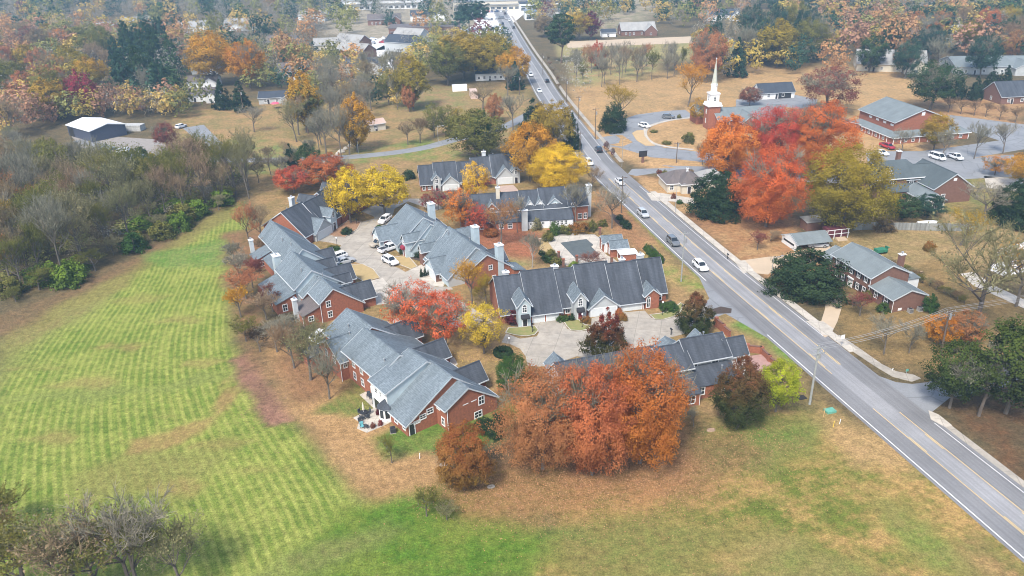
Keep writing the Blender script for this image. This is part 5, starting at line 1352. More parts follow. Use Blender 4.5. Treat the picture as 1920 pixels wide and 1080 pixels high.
# bay with a faceted roof
m = MB(); c = (-8.9, -5.3)
fr_ = [(1.25*math.cos(R(a)), 1.25*math.sin(R(a))) for a in (180, 225, 270, 315, 360)]
for p, q in zip(fr_, fr_[1:]): m.face([(c[0]+p[0], c[1]+p[1], 0), (c[0]+q[0], c[1]+q[1], 0), (c[0]+q[0], c[1]+q[1], 2.4), (c[0]+p[0], c[1]+p[1], 2.4)])
bay = m.build('bay', TRIM, b.root)
m = MB()
for p, q in zip(fr_, fr_[1:]):
    g = .16; dx, dy = q[0]-p[0], q[1]-p[1]; nx, ny = (p[0]+q[0])*.012, (p[1]+q[1])*.012
    m.face([(c[0]+p[0]+dx*g+nx, c[1]+p[1]+dy*g+ny, .7), (c[0]+q[0]-dx*g+nx, c[1]+q[1]-dy*g+ny, .7), (c[0]+q[0]-dx*g+nx, c[1]+q[1]-dy*g+ny, 2.1), (c[0]+p[0]+dx*g+nx, c[1]+p[1]+dy*g+ny, 2.1)])
m.build('pane', GLASS, bay)
m = MB()
for p, q in zip(fr_, fr_[1:]): m.face([(c[0]+p[0]*1.18, c[1]+p[1]*1.18, 2.35), (c[0]+q[0]*1.18, c[1]+q[1]*1.18, 2.35), (c[0], c[1]+.1, 3.7)])
m.build('bay_roof', ROOF_DARK, bay)
b.window('u+', 0, 6.4, 2.3, .9, 1.3); b.window('u+', 0, 5.7, .15, 1.25, 1.0)
for y in (3.5, 5.0): b.box('ledge', (.0, y-.5, 3.35), (.05, y+.5, 3.47), TRIM)
b.window('u+', -2.69, -1.2, 2.5, .95, .75); b.window('u+', -2.69, -2.5, 2.05, .95, .65); b.window('u+', -2.69, -3.6, 1.75, .95, .3)
b.door('u+', -2.69, -4.5, .85, 1.9, GLASS)
b.window('v-', 0, -1.0, .7, .7, 1.2); b.window('v-', 0, -2.2, 3.0, .7, .7)
b.window('v-', -5.3, -3.6, .9, .6, 1.0); b.window('v-', -5.3, -6.0, .8, .9, 1.2)
b.window('v-', -5.35, -11.6, 3.3, .8, .8); b.window('v-', -5.35, -10.2, 3.3, .5, .8); b.door('v-', -5.35, -11.8, 1.6, 2.0, GLASS)
for u in (-15.2, -18.5, -21.2): b.window('v-', -4.3, u, 3.2, .8, 1.1); b.window('v-', -4.3, u, .9, .8, 1.2)
b.door('v-', -4.3, -13.9, 1.3, 2.0, GLASS)
for u in (-25.6, -28.6): b.window('v-', -5.7, u, 2.6, .75, 1.2)
b.window('u+', -23.3, -4.9, 2.4, .5, 1.1)
for u, v, z in ((-27.2, -1.7, 6.0), (-28.9, -1.0, 6.5), (-14.5, -2.0, 6.5)): b.vent(u, v, z)
for u, v, z in ((.12, .1, 3.7), (-23.2, -5.8, 3.5), (-12.9, -5.5, 4.8)): b.downspout(u, v, z)
# --- left row
b = Bld('townhouse_row', (-36.55, 134.65), -58, 'red brick townhouse row with blue grey roof and tall pale chimneys beside the meadow scrub', 'townhouse', 'townhouse rows of the estate')
b.block(-6.6, 0, 0, 8.4, 4.3, 2.1, 6.5, 2.7, roof=RB)
b.block(-20.5, -8.6, -2.0, 9.0, 4.5, 2.4, 7.5, 1.7, roof=RB, gable=SIDING)
b.block(-34.2, -20.3, .8, 10.6, 4.5, 2.4, 7.6, 3.9, roof=RB, gable=SIDING)
b.block(-42.0, -34.0, .9, 10.2, 4.5, 2.4, 7.4, 3.9, roof=RB)
b.block(-8.8, -6.4, -1.2, 8.2, 3.4, 2.2, 6.2, 2.2, roof=RB)
b.shed(-6.2, -.7, -3.5, -.05, 2.0, 3.2, roof=ROOF_BROWN)
b.shed(-20, -8.4, -6.2, -2.05, 2.2, 3.6, roof=RB)
b.shed(-38, -33.6, -2.9, .85, 2.0, 3.4, roof=RB, wall=BRICK)
b.shed(-33, -21, -1.4, .75, 2.3, 3.2, roof=RB)
b.chimney(-22.6, -1.2, 1.9, 1.5, 0, 6.6); b.chimney(-3.6, -3.9, 1.0, .9, 0, 4.6, SIDING_W); b.chimney(-38.4, -2.2, 1.0, .9, 0, 5.2, SIDING_W)
for u in (-24.5, -3.5, -14.0): b.block(u-2.3, u+2.3, 4.5, 11.6, 2.3, 2.3, 4.6, axis='v', roof=ROOF_DARK, gable=SIDING); b.garage('v+', 11.6, u, 3.6)
b.dormer(-9.6, 9.6, 4.5, 2.0, 3.3, 4.6, 'v+', roof=ROOF_DARK); b.dormer(-19.2, 9.8, 4.5, 2.0, 3.3, 4.6, 'v+', roof=ROOF_DARK)
b.window('u+', 0, 1.5, 3.05, .75, 1.15); b.window('u+', 0, 1.6, .85, .75, 1.15); b.window('u+', -.7, -2.0, .75, .9, .9)
b.window('u+', -8.4, -4.6, .5, .8, 1.3); b.window('u+', -33.6, -1.6, .5, .8, 1.4)
b.window('v-', -6.2, -17, .9, .9, 1.1); b.window('v-', -6.2, -12, .9, .9, 1.1)
for u, v, z in ((-11, .4, 7.0), (-25, 3.0, 7.3), (-30, 2.6, 6.9), (-7.5, 3.5, 6.4)): b.vent(u, v, z)
b.downspout(.1, -.1, 4.2); b.downspout(-.6, -3.6, 2.0)
# --- corner row under the yellow trees
b = Bld('townhouse_row', (-48.54, 178.56), 65, 'dark roofed brick townhouse row under the tall yellow trees', 'townhouse', 'townhouse rows of the estate')
b.block(-3.5, 4.2, -1.3, 11, 2.4, 3.6, 7.6, 4.8); b.block(4.0, 11.6, -.6, 10, 2.6, 3.6, 7.5, 4.2); b.block(11.4, 20, .8, 11.5, 2.8, 3.6, 7.8, 5.4); b.block(19.8, 27, .2, 11, 2.6, 3.6, 7.4, 5.0)
b.block(-.6, 6.1, -2.2, 4, 2.1, 2.1, 4.6, axis='v', wall=SIDING_G, roof=RB); b.garage('v-', -2.2, 2.75, 5.4)
b.dormer(7.6, -1.6, 3.5, 2.3, 4.2, 5.6, 'v-', SIDING, RB, 0); b.dormer(13.6, -.6, 4.5, 2.6, 4.2, 5.6, 'v-', BRICK, ROOF_DARK, 0)
b.door('v-', -1.6, 7.6, .9, 2.0, DOORDARK); b.window('u-', -3.5, 9.0, 2.4, .8, 1.0)
b.block(8.5, 10.6, 5, 9.6, 6.3, 6.3, 7.5, axis='v', wall=SIDING_W); b.block(18.5, 20.6, 5, 9.8, 6.3, 6.3, 7.6, axis='v', wall=SIDING_W)
b.chimney(6.2, 9.6, 1.3, 1.1, 0, 7.6, SIDING_W)
b.vent(-1, 5.2, 7.4); b.vent(10, 4.5, 7.3)
# --- blue grey row in the middle of the courts
b = Bld('townhouse_row', (-13.85, 152.85), -63, 'pale sided townhouse row with steep blue grey roof and three tall chimneys', 'townhouse', 'townhouse rows of the estate')
WS = dict(wall=SIDING, gable=SIDING, roof=RB)
b.block(-30.5, -19.8, -3.6, 9.5, 2.0, 3.2, 7.4, 3.0, **WS)
b.block(-20.0, -15.6, -2.0, 9.2, 2.2, 3.2, 7.1, 3.0, **WS)
b.block(-15.8, -9.8, .2, 10.5, 2.2, 3.2, 7.5, 4.6, **WS)
b.block(-10.0, 3.6, -1.1, 11.5, 2.0, 3.2, 7.7, 5.4, wall=SIDING, gable=SIDING_G, roof=RB)
b.block(3.4, 6.8, 2.6, 12.0, 4.6, 3.2, 7.0, 6.4, wall=BRICK, roof=RB)
b.block(-29.5, -24.4, -6.4, 1, 2.1, 2.1, 4.4, axis='v', **WS); b.garage('v-', -6.4, -27, 4.4)
b.block(-6.2, -.2, -2.4, 3, 2.1, 2.1, 4.3, axis='v', wall=BRICK_D, gable=SIDING, roof=RB); b.garage('v-', -2.4, -3.2, 4.6); b.garage('v-', -1.1, -8.2, 3.0)
b.dormer(-17.0, -3.2, 2.2, 2.4, 4.0, 5.3, 'v-', SIDING, RB, 0); b.dormer(-10.6, -1.6, 2.4, 1.9, 3.6, 4.8, 'v-', BRICK_D, RB, 0)
b.door('v-', -3.2, -17.0, .9, 2.0, DOORRED); b.awning('v-', -3.2, -17.0, 2.0, 1.6, REDCLOTH); b.door('u+', -24.4, -5.0, .95, 1.9, DOORRED)
b.chimney(-25.6, 7.4, 1.9, 1.5, 0, 8.3); b.chimney(-6.0, 9.8, 1.8, 1.5, 0, 8.3); b.chimney(6.2, 9.6, 1.7, 1.5, 0, 8.3, SIDING)
b.window('u+', 6.8, 7.2, 3.5, .7, .9); b.window('u+', 6.8, 7.9, .9, .7, 1.0); b.window('u+', -.2, -1.1, .8, .7, 1.1)
for u, v, z in ((-8.0, 4.2, 7.2), (-22, 4.2, 7.2), (-2, 6.6, 7.4)): b.vent(u, v, z)
b.shed(4, 8.4, 11.9, 14.5, 2.9, 2.3, roof=RB); b.block(-18, -13, 8, 12.5, 3.0, 3.0, 4.6, axis='v', wall=SIDING, roof=RB); b.block(-2.5, 2.5, 9, 13.2, 3.0, 3.0, 4.8, axis='v', wall=SIDING, roof=ROOF_DARK)
b.downspout(-.2, -2.5, 2.0)
# --- dark row along the lower court
b = Bld('townhouse_row', (3.94, 132.27), 12, 'long townhouse row with streaked slate roof and arched entry dormers', 'townhouse', 'townhouse rows of the estate')
b.block(-6.0, -.5, 1.2, 12.4, 2.2, 3.4, 7.4, 6.6)
b.block(-.7, 5.4, 0, 12.6, 2.0, 3.4, 7.9, 6.7, gable=SIDING_G)
b.block(5.2, 10.2, 1.3, 12.4, 2.1, 3.4, 7.5, 6.6)
b.block(9.9, 16.4, .1, 12.6, 1.9, 3.4, 8.1, 6.5, gable=SIDING_G)
b.block(16.2, 22.2, .05, 12.2, 1.9, 3.4, 7.8, 5.9, gable=SIDING_G)
b.block(22.0, 27.6, 2.2, 12.2, 2.3, 3.4, 7.6, 6.6)
b.dormer(-1.95, -1.0, 3.4, 2.4, 4.5, 6.0, 'v-', SIDING, RB, 0, zw=3.1); b.dormer(8.9, -1.0, 3.6, 2.4, 4.2, 5.7, 'v-', SIDING_G, RB, 0, zw=3.0)
b.block(10.9, 16.6, -.6, 4.5, 1.95, 1.95, 4.3, axis='v', wall=SIDING_G, roof=RB); b.block(22.4, 25.2, -.2, 4.5, 3.0, 3.0, 4.2, axis='v', roof=RB)
b.garage('v-', 0, .95, 2.2, 1.75); b.garage('v-', 0, 3.7, 2.2, 1.75); b.garage('v-', -.6, 12.4, 2.3, 1.7); b.garage('v-', -.6, 15.1, 2.3, 1.7); b.garage('v-', .05, 19.5, 4.4, 1.65)
b.door('v-', -1.0, -1.9, .8, 1.85, DOORDARK); b.awning('v-', -1.0, -1.9, 1.9, 1.6, BLACKCLOTH); b.door('v-', -1.0, 8.9, .8, 1.85, DOORRED); b.awning('v-', -1.0, 8.9, 1.9, 1.5, BLACKCLOTH)
b.window('v-', 1.3, 5.9, .6, .7, 1.2); b.window('v-', 1.3, 7.1, .6, .8, 1.2); b.window('v-', 2.2, 26.1, .5, 1.1, 1.4); b.window('v-', -.2, 22.95, .5, .6, 1.7, arch=True); b.door('v-', 2.2, 25.0, .8, 1.9, DOORDARK)
b.chimney(-3.3, 9.0, 1.3, 1.0, 0, 7.1, SIDING_W); b.chimney(6.6, 9.0, 1.5, 1.0, 0, 7.2, SIDING_W); b.chimney(20.4, 8.4, 1.2, .9, 0, 7.3, SIDING_W); b.chimney(24.6, 9.2, 1.4, 1.0, 0, 7.5, SIDING_W)
for u in (-.65, 10.0, 16.3, 22.1): b.downspout(u, -.05 if u != 10.0 else .0, 1.8)
# --- back row
b = Bld('townhouse_row', (2.14, 184.8), 7, 'back townhouse row with gabled dormers and white sunrooms facing the pool', 'townhouse', 'townhouse rows of the estate')
b.block(-14.5, 1.0, 0, 9.5, 4.2, 2.6, 7.2, 4.6); b.block(.8, 6.0, -.2, 9.6, 4.2, 2.6, 7.4, 4.5); b.block(5.8, 12.2, -.1, 9.6, 4.2, 2.6, 7.7, 4.7); b.block(12.0, 17.6, .2, 9.4, 4.2, 2.6, 7.2, 4.6)
b.shed(1.9, 7.4, -3.3, -.25, 2.1, 3.8, wall=SIDING_W); b.shed(7.5, 13.1, -3.6, -.15, 2.1, 3.8, wall=SIDING_W); b.shed(-6, .3, -3.0, -.05, 2.1, 3.7); b.shed(-13.5, -7.5, -2.6, -.05, 2.1, 3.6)
for u, w in ((2.9, 1.7), (5.4, 1.9), (9.2, 3.0)): b.dormer(u, .6, 4.6, w, 5.0, 6.3, 'v-', SIDING_W if w < 2 else SIDING, RB, arch=False, zw=4.0)
b.dormer(-6.6, .2, 4.4, 2.6, 4.8, 6.2, 'v-', BRICK, RB, arch=False, zw=3.8)
for u in (-3.6, -1.7, 13.9, -10.5): b.window('v-', 0 if u < 1 else .2, u, 3.85 if u > 13 else 2.75 if u < -9 else 3.9-.9, .9, .9)
b.chimney(.9, -3.9, 1.6, 1.0, 0, 5.2, SIDING_G); b.chimney(-4.7, 3.4, 1.0, 1.0, 4, 9.0, STUCCO); b.chimney(18.4, 3.2, 1.4, 1.3, 0, 8.2, SIDING_W)
for u in (2.6, 3.6, 4.6, 5.6): b.window('v-', -3.3, u, 1.1, .55, .6)
for u in (8.2, 9.2, 10.2, 11.2): b.window('v-', -3.6, u, .8, .55, 1.0)
b.door('v-', -3.3, 6.7, .8, 1.9, TRIM); b.door('v-', -3.6, 12.4, .8, 1.9, TRIM)
for u in (-12, -9.5): b.window('v-', -2.6, u, .7, .8, 1.1)
for u in (-4.8, -2.6): b.window('v-', -3.0, u, .6, .9, 1.2)
b.window('v-', .2, 15.6, .6, .9, 1.3); b.window('v-', .2, 17.0, .6, .7, 1.3)
# --- far row
b = Bld('townhouse_row', (-24.95, 213.23), 10, 'far townhouse row with slate roof behind the thin golden orange tree', 'townhouse', 'townhouse rows of the estate')
b.block(0, 4.4, .2, 9, 2.2, 3, 6.4, 4.2); b.block(4.2, 10.4, .0, 9.2, 2.0, 3, 6.9, 4.3, gable=SIDING_G); b.block(10.2, 15.5, .4, 9, 2.2, 3, 6.6, 4.3); b.block(15.3, 21.2, 2.2, 11.4, 2.6, 3, 7.0, 6.4); b.block(21.0, 27.2, 1.9, 11.6, 2.5, 3, 7.4, 6.6, gable=SIDING_G)
b.dormer(4.5, -.6, 3, 2.2, 3.6, 4.8, 'v-', SIDING_G, RB, 0, zw=2.5); b.dormer(27.6, .9, 4.5, 2.2, 4.0, 5.2, 'v-', SIDING_G, RB, 0, zw=2.9)
b.block(5.8, 11.0, -.9, 3.5, 1.9, 1.9, 4.2, axis='v', wall=SIDING_G, roof=RB); b.block(21.8, 27.0, 1.0, 5, 2.3, 2.3, 4.9, axis='v', wall=SIDING_G, roof=RB)
b.garage('v-', -.9, 8.4, 4.2, 1.7); b.garage('v-', 1.0, 24.4, 4.2, 1.9)
b.window('v-', .2, .9, .5, .7, 1.3); b.window('v-', .2, 2.4, .5, .7, 1.3); b.door('v-', -.6, 4.5, .8, 1.8); b.window('v-', 2.2, 17.8, .7, .9, 1.1); b.door('v-', .9, 27.6, .8, 1.8)
b.chimney(19.4, 8.2, 1.2, 1.0, 0, 8.0, SIDING_W); b.vent(7, 5, 6.7); b.vent(22, 7.2, 7.2)
# --- front row behind the rust trees
b = Bld('townhouse_row', (29.07, 103.37), 16, 'slate roofed townhouse row half hidden behind the big rust trees', 'townhouse', 'townhouse rows of the estate')
b.block(-21, -4.4, 4.6, 13.2, 4.6, 2.6, 6.6, 8.9, wall=SIDING_W, roof=ROOF_DARK)
b.block(-4.6, .4, 4.0, 13.2, 4.6, 2.6, 6.8, 7.9, wall=SIDING_G, roof=ROOF_DARK); b.block(.3, 7.7, 5.0, 13.4, 4.9, 2.6, 7.3, 8.2, wall=SIDING_G, roof=ROOF_DARK); b.block(7.5, 11.0, 5.2, 12.6, 4.6, 2.6, 6.6, 7.2, wall=SIDING_W, roof=ROOF_DARK)
b.shed(-6.5, -.1, .1, 4.3, 2.2, 3.9); b.shed(-.3, 7.6, 1.5, 5.2, 2.4, 4.0); b.shed(-20, -6.8, 1.0, 4.8, 2.3, 3.9)
b.block(-20.6, -17.8, 10.2, 14.6, 3.6, 3.6, 5.0, axis='v', wall=SIDING_W, roof=RB); b.block(-1.8, 4.0, 10, 14.8, 2.4, 2.4, 4.2, axis='v', wall=SIDING_W, roof=RB); b.block(5.4, 8.6, 11, 15.2, 2.8, 2.8, 4.4, axis='v', wall=SIDING_W, roof=RB)
b.window('v-', .1, -1.7, .6, 1.3, 1.3); b.window('v-', 1.5, .9, .9, .9, 1.2); b.window('v-', 4.0, -1.5, 3.9-.9, 1.0, .9) if False else None
b.window('v-', 5.0, 1.3, 4.05-.1, 1.0, .75); b.window('v-', 5.0, 5.0, 3.95, 1.1, .8); b.window('v-', 4.0, -1.6, 3.95, 1.0, .6)
b.window('v-', 1.5, 5.0, .9, .9, 1.2); b.vent(4.0, 8.6, 7.1, .5); b.vent(4.8, 8.9, 7.0, .5); b.vent(5.5, 3.6, 3.7)
b.downspout(-.2, .05, 2.1); b.downspout(7.65, 4.9, 4.7)
# --- pool house
b = Bld('pool_house', (22.46, 162.37), 8, 'small brick pool house with blue grey roofs and flat white porch roof', 'pool house')
b.block(0, 3.9, .3, 3.4, 2.3, 2.3, 3.4, axis='u', roof=RB, oh=.3); b.block(-.9, 3.6, 3.9, 7.0, 2.3, 2.3, 3.3, axis='u', roof=RB, wall=BRICK, oh=.3)
b.box('door_bay', (-.55, 3.38, 0), (.4, 3.92, 2.2), TRIM); b.box('porch_wall', (1.7, -2.6, 0), (5.1, .0, 1.7), BRICK)
b.box('porch_roof', (1.2, -2.8, 1.75), (5.4, .15, 1.92), ROOF_METAL)
for x, y in ((1.4, -2.6), (1.4, -.3)): m = MB(); m.tube((x, y, 0), (x, y, 1.76), .07, .07, 6); m.build('post', TRIM, b.root)
b.window('u-', 0, 1.8, .5, .5, 1.2); b.window('u-', -.9, 5.2, .5, .5, 1.2); b.door('u-', -.55, 3.65, .45, 1.8, TRIM)
# --- two storey brick house
b = Bld('brick_house', (72.08, 132.7), 14, 'two storey brown brick house with pale roof and black shutters', 'house')
RG = ROOF_GREEN
b.block(0, 7.3, 0, 6.6, 2.75, 2.75, 4.2, axis='v', r=3.6, wall=BRICK_D, roof=RG)
b.block(-.2, 8.4, 6.5, 18.9, 4.5, 4.5, 6.5, axis='v', r=4.1, wall=BRICK_D, roof=RG)
b.block(.3, 6.5, 18.8, 23.0, 2.8, 2.8, 4.3, axis='v', wall=BRICK_D, roof=RG)
b.shed(8.35, 11.4, 6.9, 9.2, 2.7, 2.9, wall=SIDING_W, roof=RG)
for v in (8.0, 10.2, 12.6, 14.8, 17.0): b.window('u-', -.2, v, 2.95, .75, 1.1, True)
for v in (10.1, 14.7, 16.9, 8.1): b.window('u-', -.2, v, .45, .75, 1.25, True)
b.door('u-', -.2, 12.3, 1.2, 1.75, SIDING_W); b.window('u-', 0, 1.9, 1.0, .8, 1.2, True); b.window('u-', 0, 4.8, 1.0, .8, 1.2, True)
b.box('pediment', (-.5, 11.4, 1.85), (-.2, 13.2, 2.1), TRIM)
b.chimney(8.9, 9.9, 1.2, .9, 0, 6.9, BRICK_D); b.box('vent_grille', (1.4, -.05, .2), (2.2, .02, .7), TRIM); b.downspout(0, -.08, 2.6); b.downspout(-.25, 6.6, 4.3); b.downspout(7.3, -.05, 2.6)
# --- carport
b = Bld('carport', (64.2, 163.53), 12, 'open sided white carport with pale low gable roof', 'carport')
b.block(0, .18, 0, 6.0, 1.75, 1.75, 3.0, axis='u', wall=SIDING_W, roof=RG, oh=.5, rake=.02)
for u, v in ((8.4, .1), (8.4, 5.9), (4.3, 5.9)): m = MB(); m.tube((u, v, 0), (u, v, 1.8), .07, .07, 6); m.build('post', TRIM, b.root)
m = MB()
for c0, sg in ((-.5, 1), (6.5, -1)):
    ze = 1.75-.43*.5; q = [(.3, c0, ze), (8.9, c0, ze), (8.9, 3.0, 3.0), (.3, 3.0, 3.0)]
    if sg < 0: q = q[::-1]
    m.face([(x, y, z+.13) for x, y, z in q], 0, [(p[0], p[1]) for p in q]); m.face([(x, y, z+.005) for x, y, z in q][::-1])
    m.face([(.3, c0, ze), (8.9, c0, ze), (8.9, c0, ze+.13), (.3, c0, ze+.13)])
m.face([(8.9, -.5, 1.54), (8.9, 3, 3.0), (8.9, 6.5, 1.54)]); m.build('roof', RG, b.root)
b.box('dark_slot_strip', (-.03, .8, .9), (-.005, 5.2, 1.35), BLACKMETAL)  # solid black strip, the shade inside a wall slot put in as colour
# --- brick shed behind the carport
b = Bld('brick_shed', (70.9, 175.6), 12, 'low brick shed with flat grey roof under the olive gold oak', 'shed')
b.shed(0, 4.6, 0, 3.0, 2.1, 2.5, wall=BRICK_D, roof=ROOF_PALE)
# --- church
b = Bld('church', tuple(P(1326, 243))[:2], 8, 'red brick church with white steeple and grey green roof', 'church')
m = MB(); m.box((0, 0, -.05), (4.3, 4.3, 8.0)); tw = m.build('tower', BRICK, b.root)
st = b.root
m = MB(); m.box((-.45, -.45, 8.0), (4.75, 4.75, 8.5)); m.box((-.2, -.2, 8.5), (4.5, 4.5, 9.2)); m.build('cornice', TRIM, st)
m = MB(); m.box((.55, .55, 9.2), (3.75, 3.75, 12.1)); m.box((.3, .3, 12.1), (4.0, 4.0, 12.5)); bel = m.build('belfry', TRIM, st)
for sd_, pl in (('v-', .55), ('u-', .55), ('u+', 3.75)): b.window(sd_, pl, 2.15, 9.9, .7, 1.0, arch=True)
m = MB(); m.lathe([(1.2, 12.5), (1.15, 15.0), (1.35, 15.05), (1.3, 15.4)], 8, (2.15, 2.15)); m.build('lantern', TRIM, st)
m = MB(); m.lathe([(1.25, 15.4), (1.0, 15.9), (.06, 23.6), (0, 23.7)], 8, (2.15, 2.15)); m.build('spire', plain('spire_copper', (.42, .43, .36), .5, .1), st)
m = MB(); m.tube((2.15, 2.15, 23.5), (2.15, 2.15, 24.5), .05, .04, 6); m.box((1.9, 2.1, 24.0), (2.4, 2.2, 24.1)); m.build('finial', TRIM, st)
b.block(2.5, 28, -3.5, 8.5, 3.8, 3.8, 6.8, roof=RG); b.block(9.5, 16, -8, 2, 3.8, 3.8, 6.2, axis='v', roof=RG, wall=BRICK)
b.block(-1, 9, 8, 15, 4.0, 4.0, 6.5, axis='u', roof=RG)
m = MB(); m.lathe([(.55, 5.6), (.55, 5.75)], 12); 
b.window('v-', -8, 12.75, 4.4, .7, .7); b.window('v-', -3.5, 6.0, 1.4, 1.0, 2.2, arch=True); b.window('v-', -3.5, 19, 1.4, 1.0, 2.2, arch=True); b.window('v-', -3.5, 22.5, 1.4, 1.0, 2.2, arch=True)
for z in (2.2, 5.4): b.window('u-', 0, 2.15, z, .5, 1.3)
# --- church hall
b = Bld('church_hall', (124.79, 249.62), 10, 'large brick church hall with grey green gable and low wings', 'hall')
b.block(3.0, 22.5, 4.6, 24.5, 6.0, 6.0, 9.6, axis='v', r=12.7, roof=RG, rake=.5, oh=.5)
b.hip(0, 27.6, 0, 4.65, 2.0, 3.6, 2.0, 25.6, 'u', roof=RG); b.hip(-.2, 3.1, 1.5, 23.0, 2.0, 3.5, 3.0, 21.5, 'v', roof=RG); b.hip(22.4, 27.4, 4.0, 22.0, 2.0, 3.5, 5.5, 20, 'v', roof=RG)
b.box('diamond', (12.1, 4.5, 7.6), (13.3, 4.58, 8.8), TRIM)
for u in (4.5, 7.2, 14, 21.5, 24.5): b.window('v-', 0, u, .6, .9, .9)
for v in (5, 9, 13, 17): b.window('u-', -.2, v, .6, .9, .9)
for u in (.1, 2.8, 9.5, 12.5, 16.5, 19.5, 27.4): b.box('pilaster', (u-.12, -.08, 0), (u+.12, -.0, 1.95), TRIM)
for v in (3, 7, 11, 15, 19, 22.6): b.box('pilaster', (-.28, v-.12, 0), (-.2, v+.12, 1.95), TRIM)
b.block(-9, -.5, 18, 26, 2.4, 2.4, 3.6, axis='v', roof=ROOF_BROWN, wall=BRICK)
for v in (6, 10, 14, 18): b.box('clerestory', (2.93, v-.8, 4.5), (2.99, v+.8, 5.2), SIDING_W)
# --- mansion
b = Bld('brick_mansion', (101.0, 193.5), 8, 'big brown brick mansion with dark green roof and arched sunroom', 'house')
b.root.scale = (1.1, 1.1, 1.1); b.root.location.x -= 2.0
RM = roof_mat('dark_green_shingles', (.085, .105, .112), .1, .12)
b.hip(-4, 11.2, 3.8, 12, 4.7, 8.0, 0, 7.5, 'u', wall=BRICK_D, roof=RM)
b.block(9, 18.6, -2.4, 10.2, 3.8, 3.8, 7.0, axis='v', r=13.8, wall=BRICK_D, roof=RM); b.block(6, 14, 4, 10, 4.4, 4.4, 6.9, axis='u', wall=BRICK_D, roof=RM)
b.shed(-.5, 9, .6, 3.9, 2.5, 3.4, wall=BRICK_D, roof=RM); b.block(4.6, 9.4, -6.2, 2, 2.4, 2.4, 3.8, axis='v', wall=STUCCO, roof=RG)
b.dormer(1.2, 4.6, 8, 1.6, 6.2, 7.3, 'v-', SIDING_W, RM, arch=False, zw=5.2)
for u in (-2.8, 2.0, 7.2): b.window('v-', 3.8, u, 3.1, .9, 1.2, True)
for u in (5.6, 7.0, 8.4): b.window('v-', -6.2, u, .5, 1.0, 1.0, arch=True)
b.chimney(7.5, 11, 1.0, .9, 4, 9.2, BRICK_D); b.box('gable_vent', (13.4, -2.46, 5.4), (14.2, -2.4, 6.0), TRIM)
b.window('v-', -2.4, 11.5, 1.0, .8, 1.2)
# --- brown roofed bungalow
b = Bld('bungalow', (43.5, 207), 6, 'bungalow with steep brown hipped roofs beside the magnolia', 'house')
b.hip(0, 10, 0, 8.5, 2.4, 5.0, 3.5, 6.5, 'u', wall=STUCCO, roof=ROOF_BROWN); b.hip(3.5, 7.5, -2.0, 3, 2.6, 5.6, -.2, 1.0, 'v', wall=STUCCO, roof=ROOF_BROWN); b.hip(10.2, 17, 1, 8, 2.4, 4.6, 12.5, 14.5, 'u', wall=STUCCO, roof=ROOF_PALE)
b.chimney(5.5, .6, .5, .5, 5.0, 6.4, TRIM)
for u in (1.2, 9.0): b.window('v-', 0, u, .8, .9, 1.1)
b.door('v-', -2, 5.5, .9, 2.0)
# --- simple outlying houses: (name, origin px, heading, length, depth, eave, ridge, wall, roof, label, category)
def simple(px, deg, ln, dp, ze, zr, wall, roof, label, cat='house', name='house', wins=3, door=True, wing=None, garage=None):
    q = P(*px)
    b = Bld(name, (q.x, q.y), deg, label, cat)
    b.block(0, ln, 0, dp, ze, ze, zr, axis='u', wall=wall, roof=roof)
    if wing: b.block(ln-wing[0], ln-.2, -wing[1], dp/2, ze*.95, ze*.95, ze+(zr-ze)*.8, axis='v', wall=wall, roof=roof)
    for i in range(wins):
        u = ln*(i+.6)/(wins+.4)
        if wing and u > ln-wing[0]: b.window('v-', -wing[1], ln-wing[0]/2-.1, .8, 1.0, 1.1); break
        b.window('v-', 0, u, .9, .9, 1.1)
    b.window('u-', 0, dp*.5, .9, .8, 1.1)
    if door: b.door('v-', 0, ln*.48 if not wing else ln*.25, .9, 1.95, DOORDARK)
    if garage: b.garage('v-', 0, garage, 3.2)
    return b
b = simple((1424,187), 8, 15, 8, 2.6, 5.6, SIDING_W, ROOF_NAVY, 'white garage with charcoal roof and black panel for its open bay behind the church', 'garage', 'white_garage', 2)
b.box('dark_bay_panel', (8, -.06, 0), (13.5, -.01, 2.3), BLACKMETAL)  # flat black panel on the wall, its colour standing for the bay's inner shade
b = simple((130,254), -39, 18, 13, 4.0, 5.4, plain('dark_blue_metal', (.055,.065,.10), .5, .1), ROOF_METAL, 'dark blue metal barn with white roof beside the woods', 'barn', 'metal_barn', 0, False)
b.box('barn_door', (1.0, -.06, 0), (4.6, 0, 3.2), BLACKMETAL)
simple((892,152), 4, 14, 8, 3.4, 6.6, SIDING_W, ROOF_NAVY, 'white two storey house with charcoal roof beside the road bend', wins=5)
b = simple((690,248), 30, 7, 5, 2.6, 3.8, STUCCO, plain('rust_tin', (.50,.36,.29), .6, .15, 2), 'cream shed with rusty tin roof beside the golden tree', 'shed', 'cream_shed', 1, True)
simple((486,196), 6, 16, 8, 2.7, 4.6, SIDING_G, ROOF_NAVY, 'low grey house with charcoal roof beside the pink umbrella', wing=(6, 3))
simple((352,192), 5, 13, 8, 3.2, 5.2, SIDING_W, ROOF_BROWN, 'white walled house beside the two dark evergreens', wing=(4, 4))
simple((352,166), 8, 14, 9, 3.0, 5.0, SIDING_W, ROOF_BROWN, 'grey roofed house beneath the big gold oak', wing=(6, 3))
simple((360,140), 10, 14, 9, 3.0, 5.2, SIDING_G, ROOF_PALE, 'pale roofed house behind the big gold oak', wing=(6, 3))
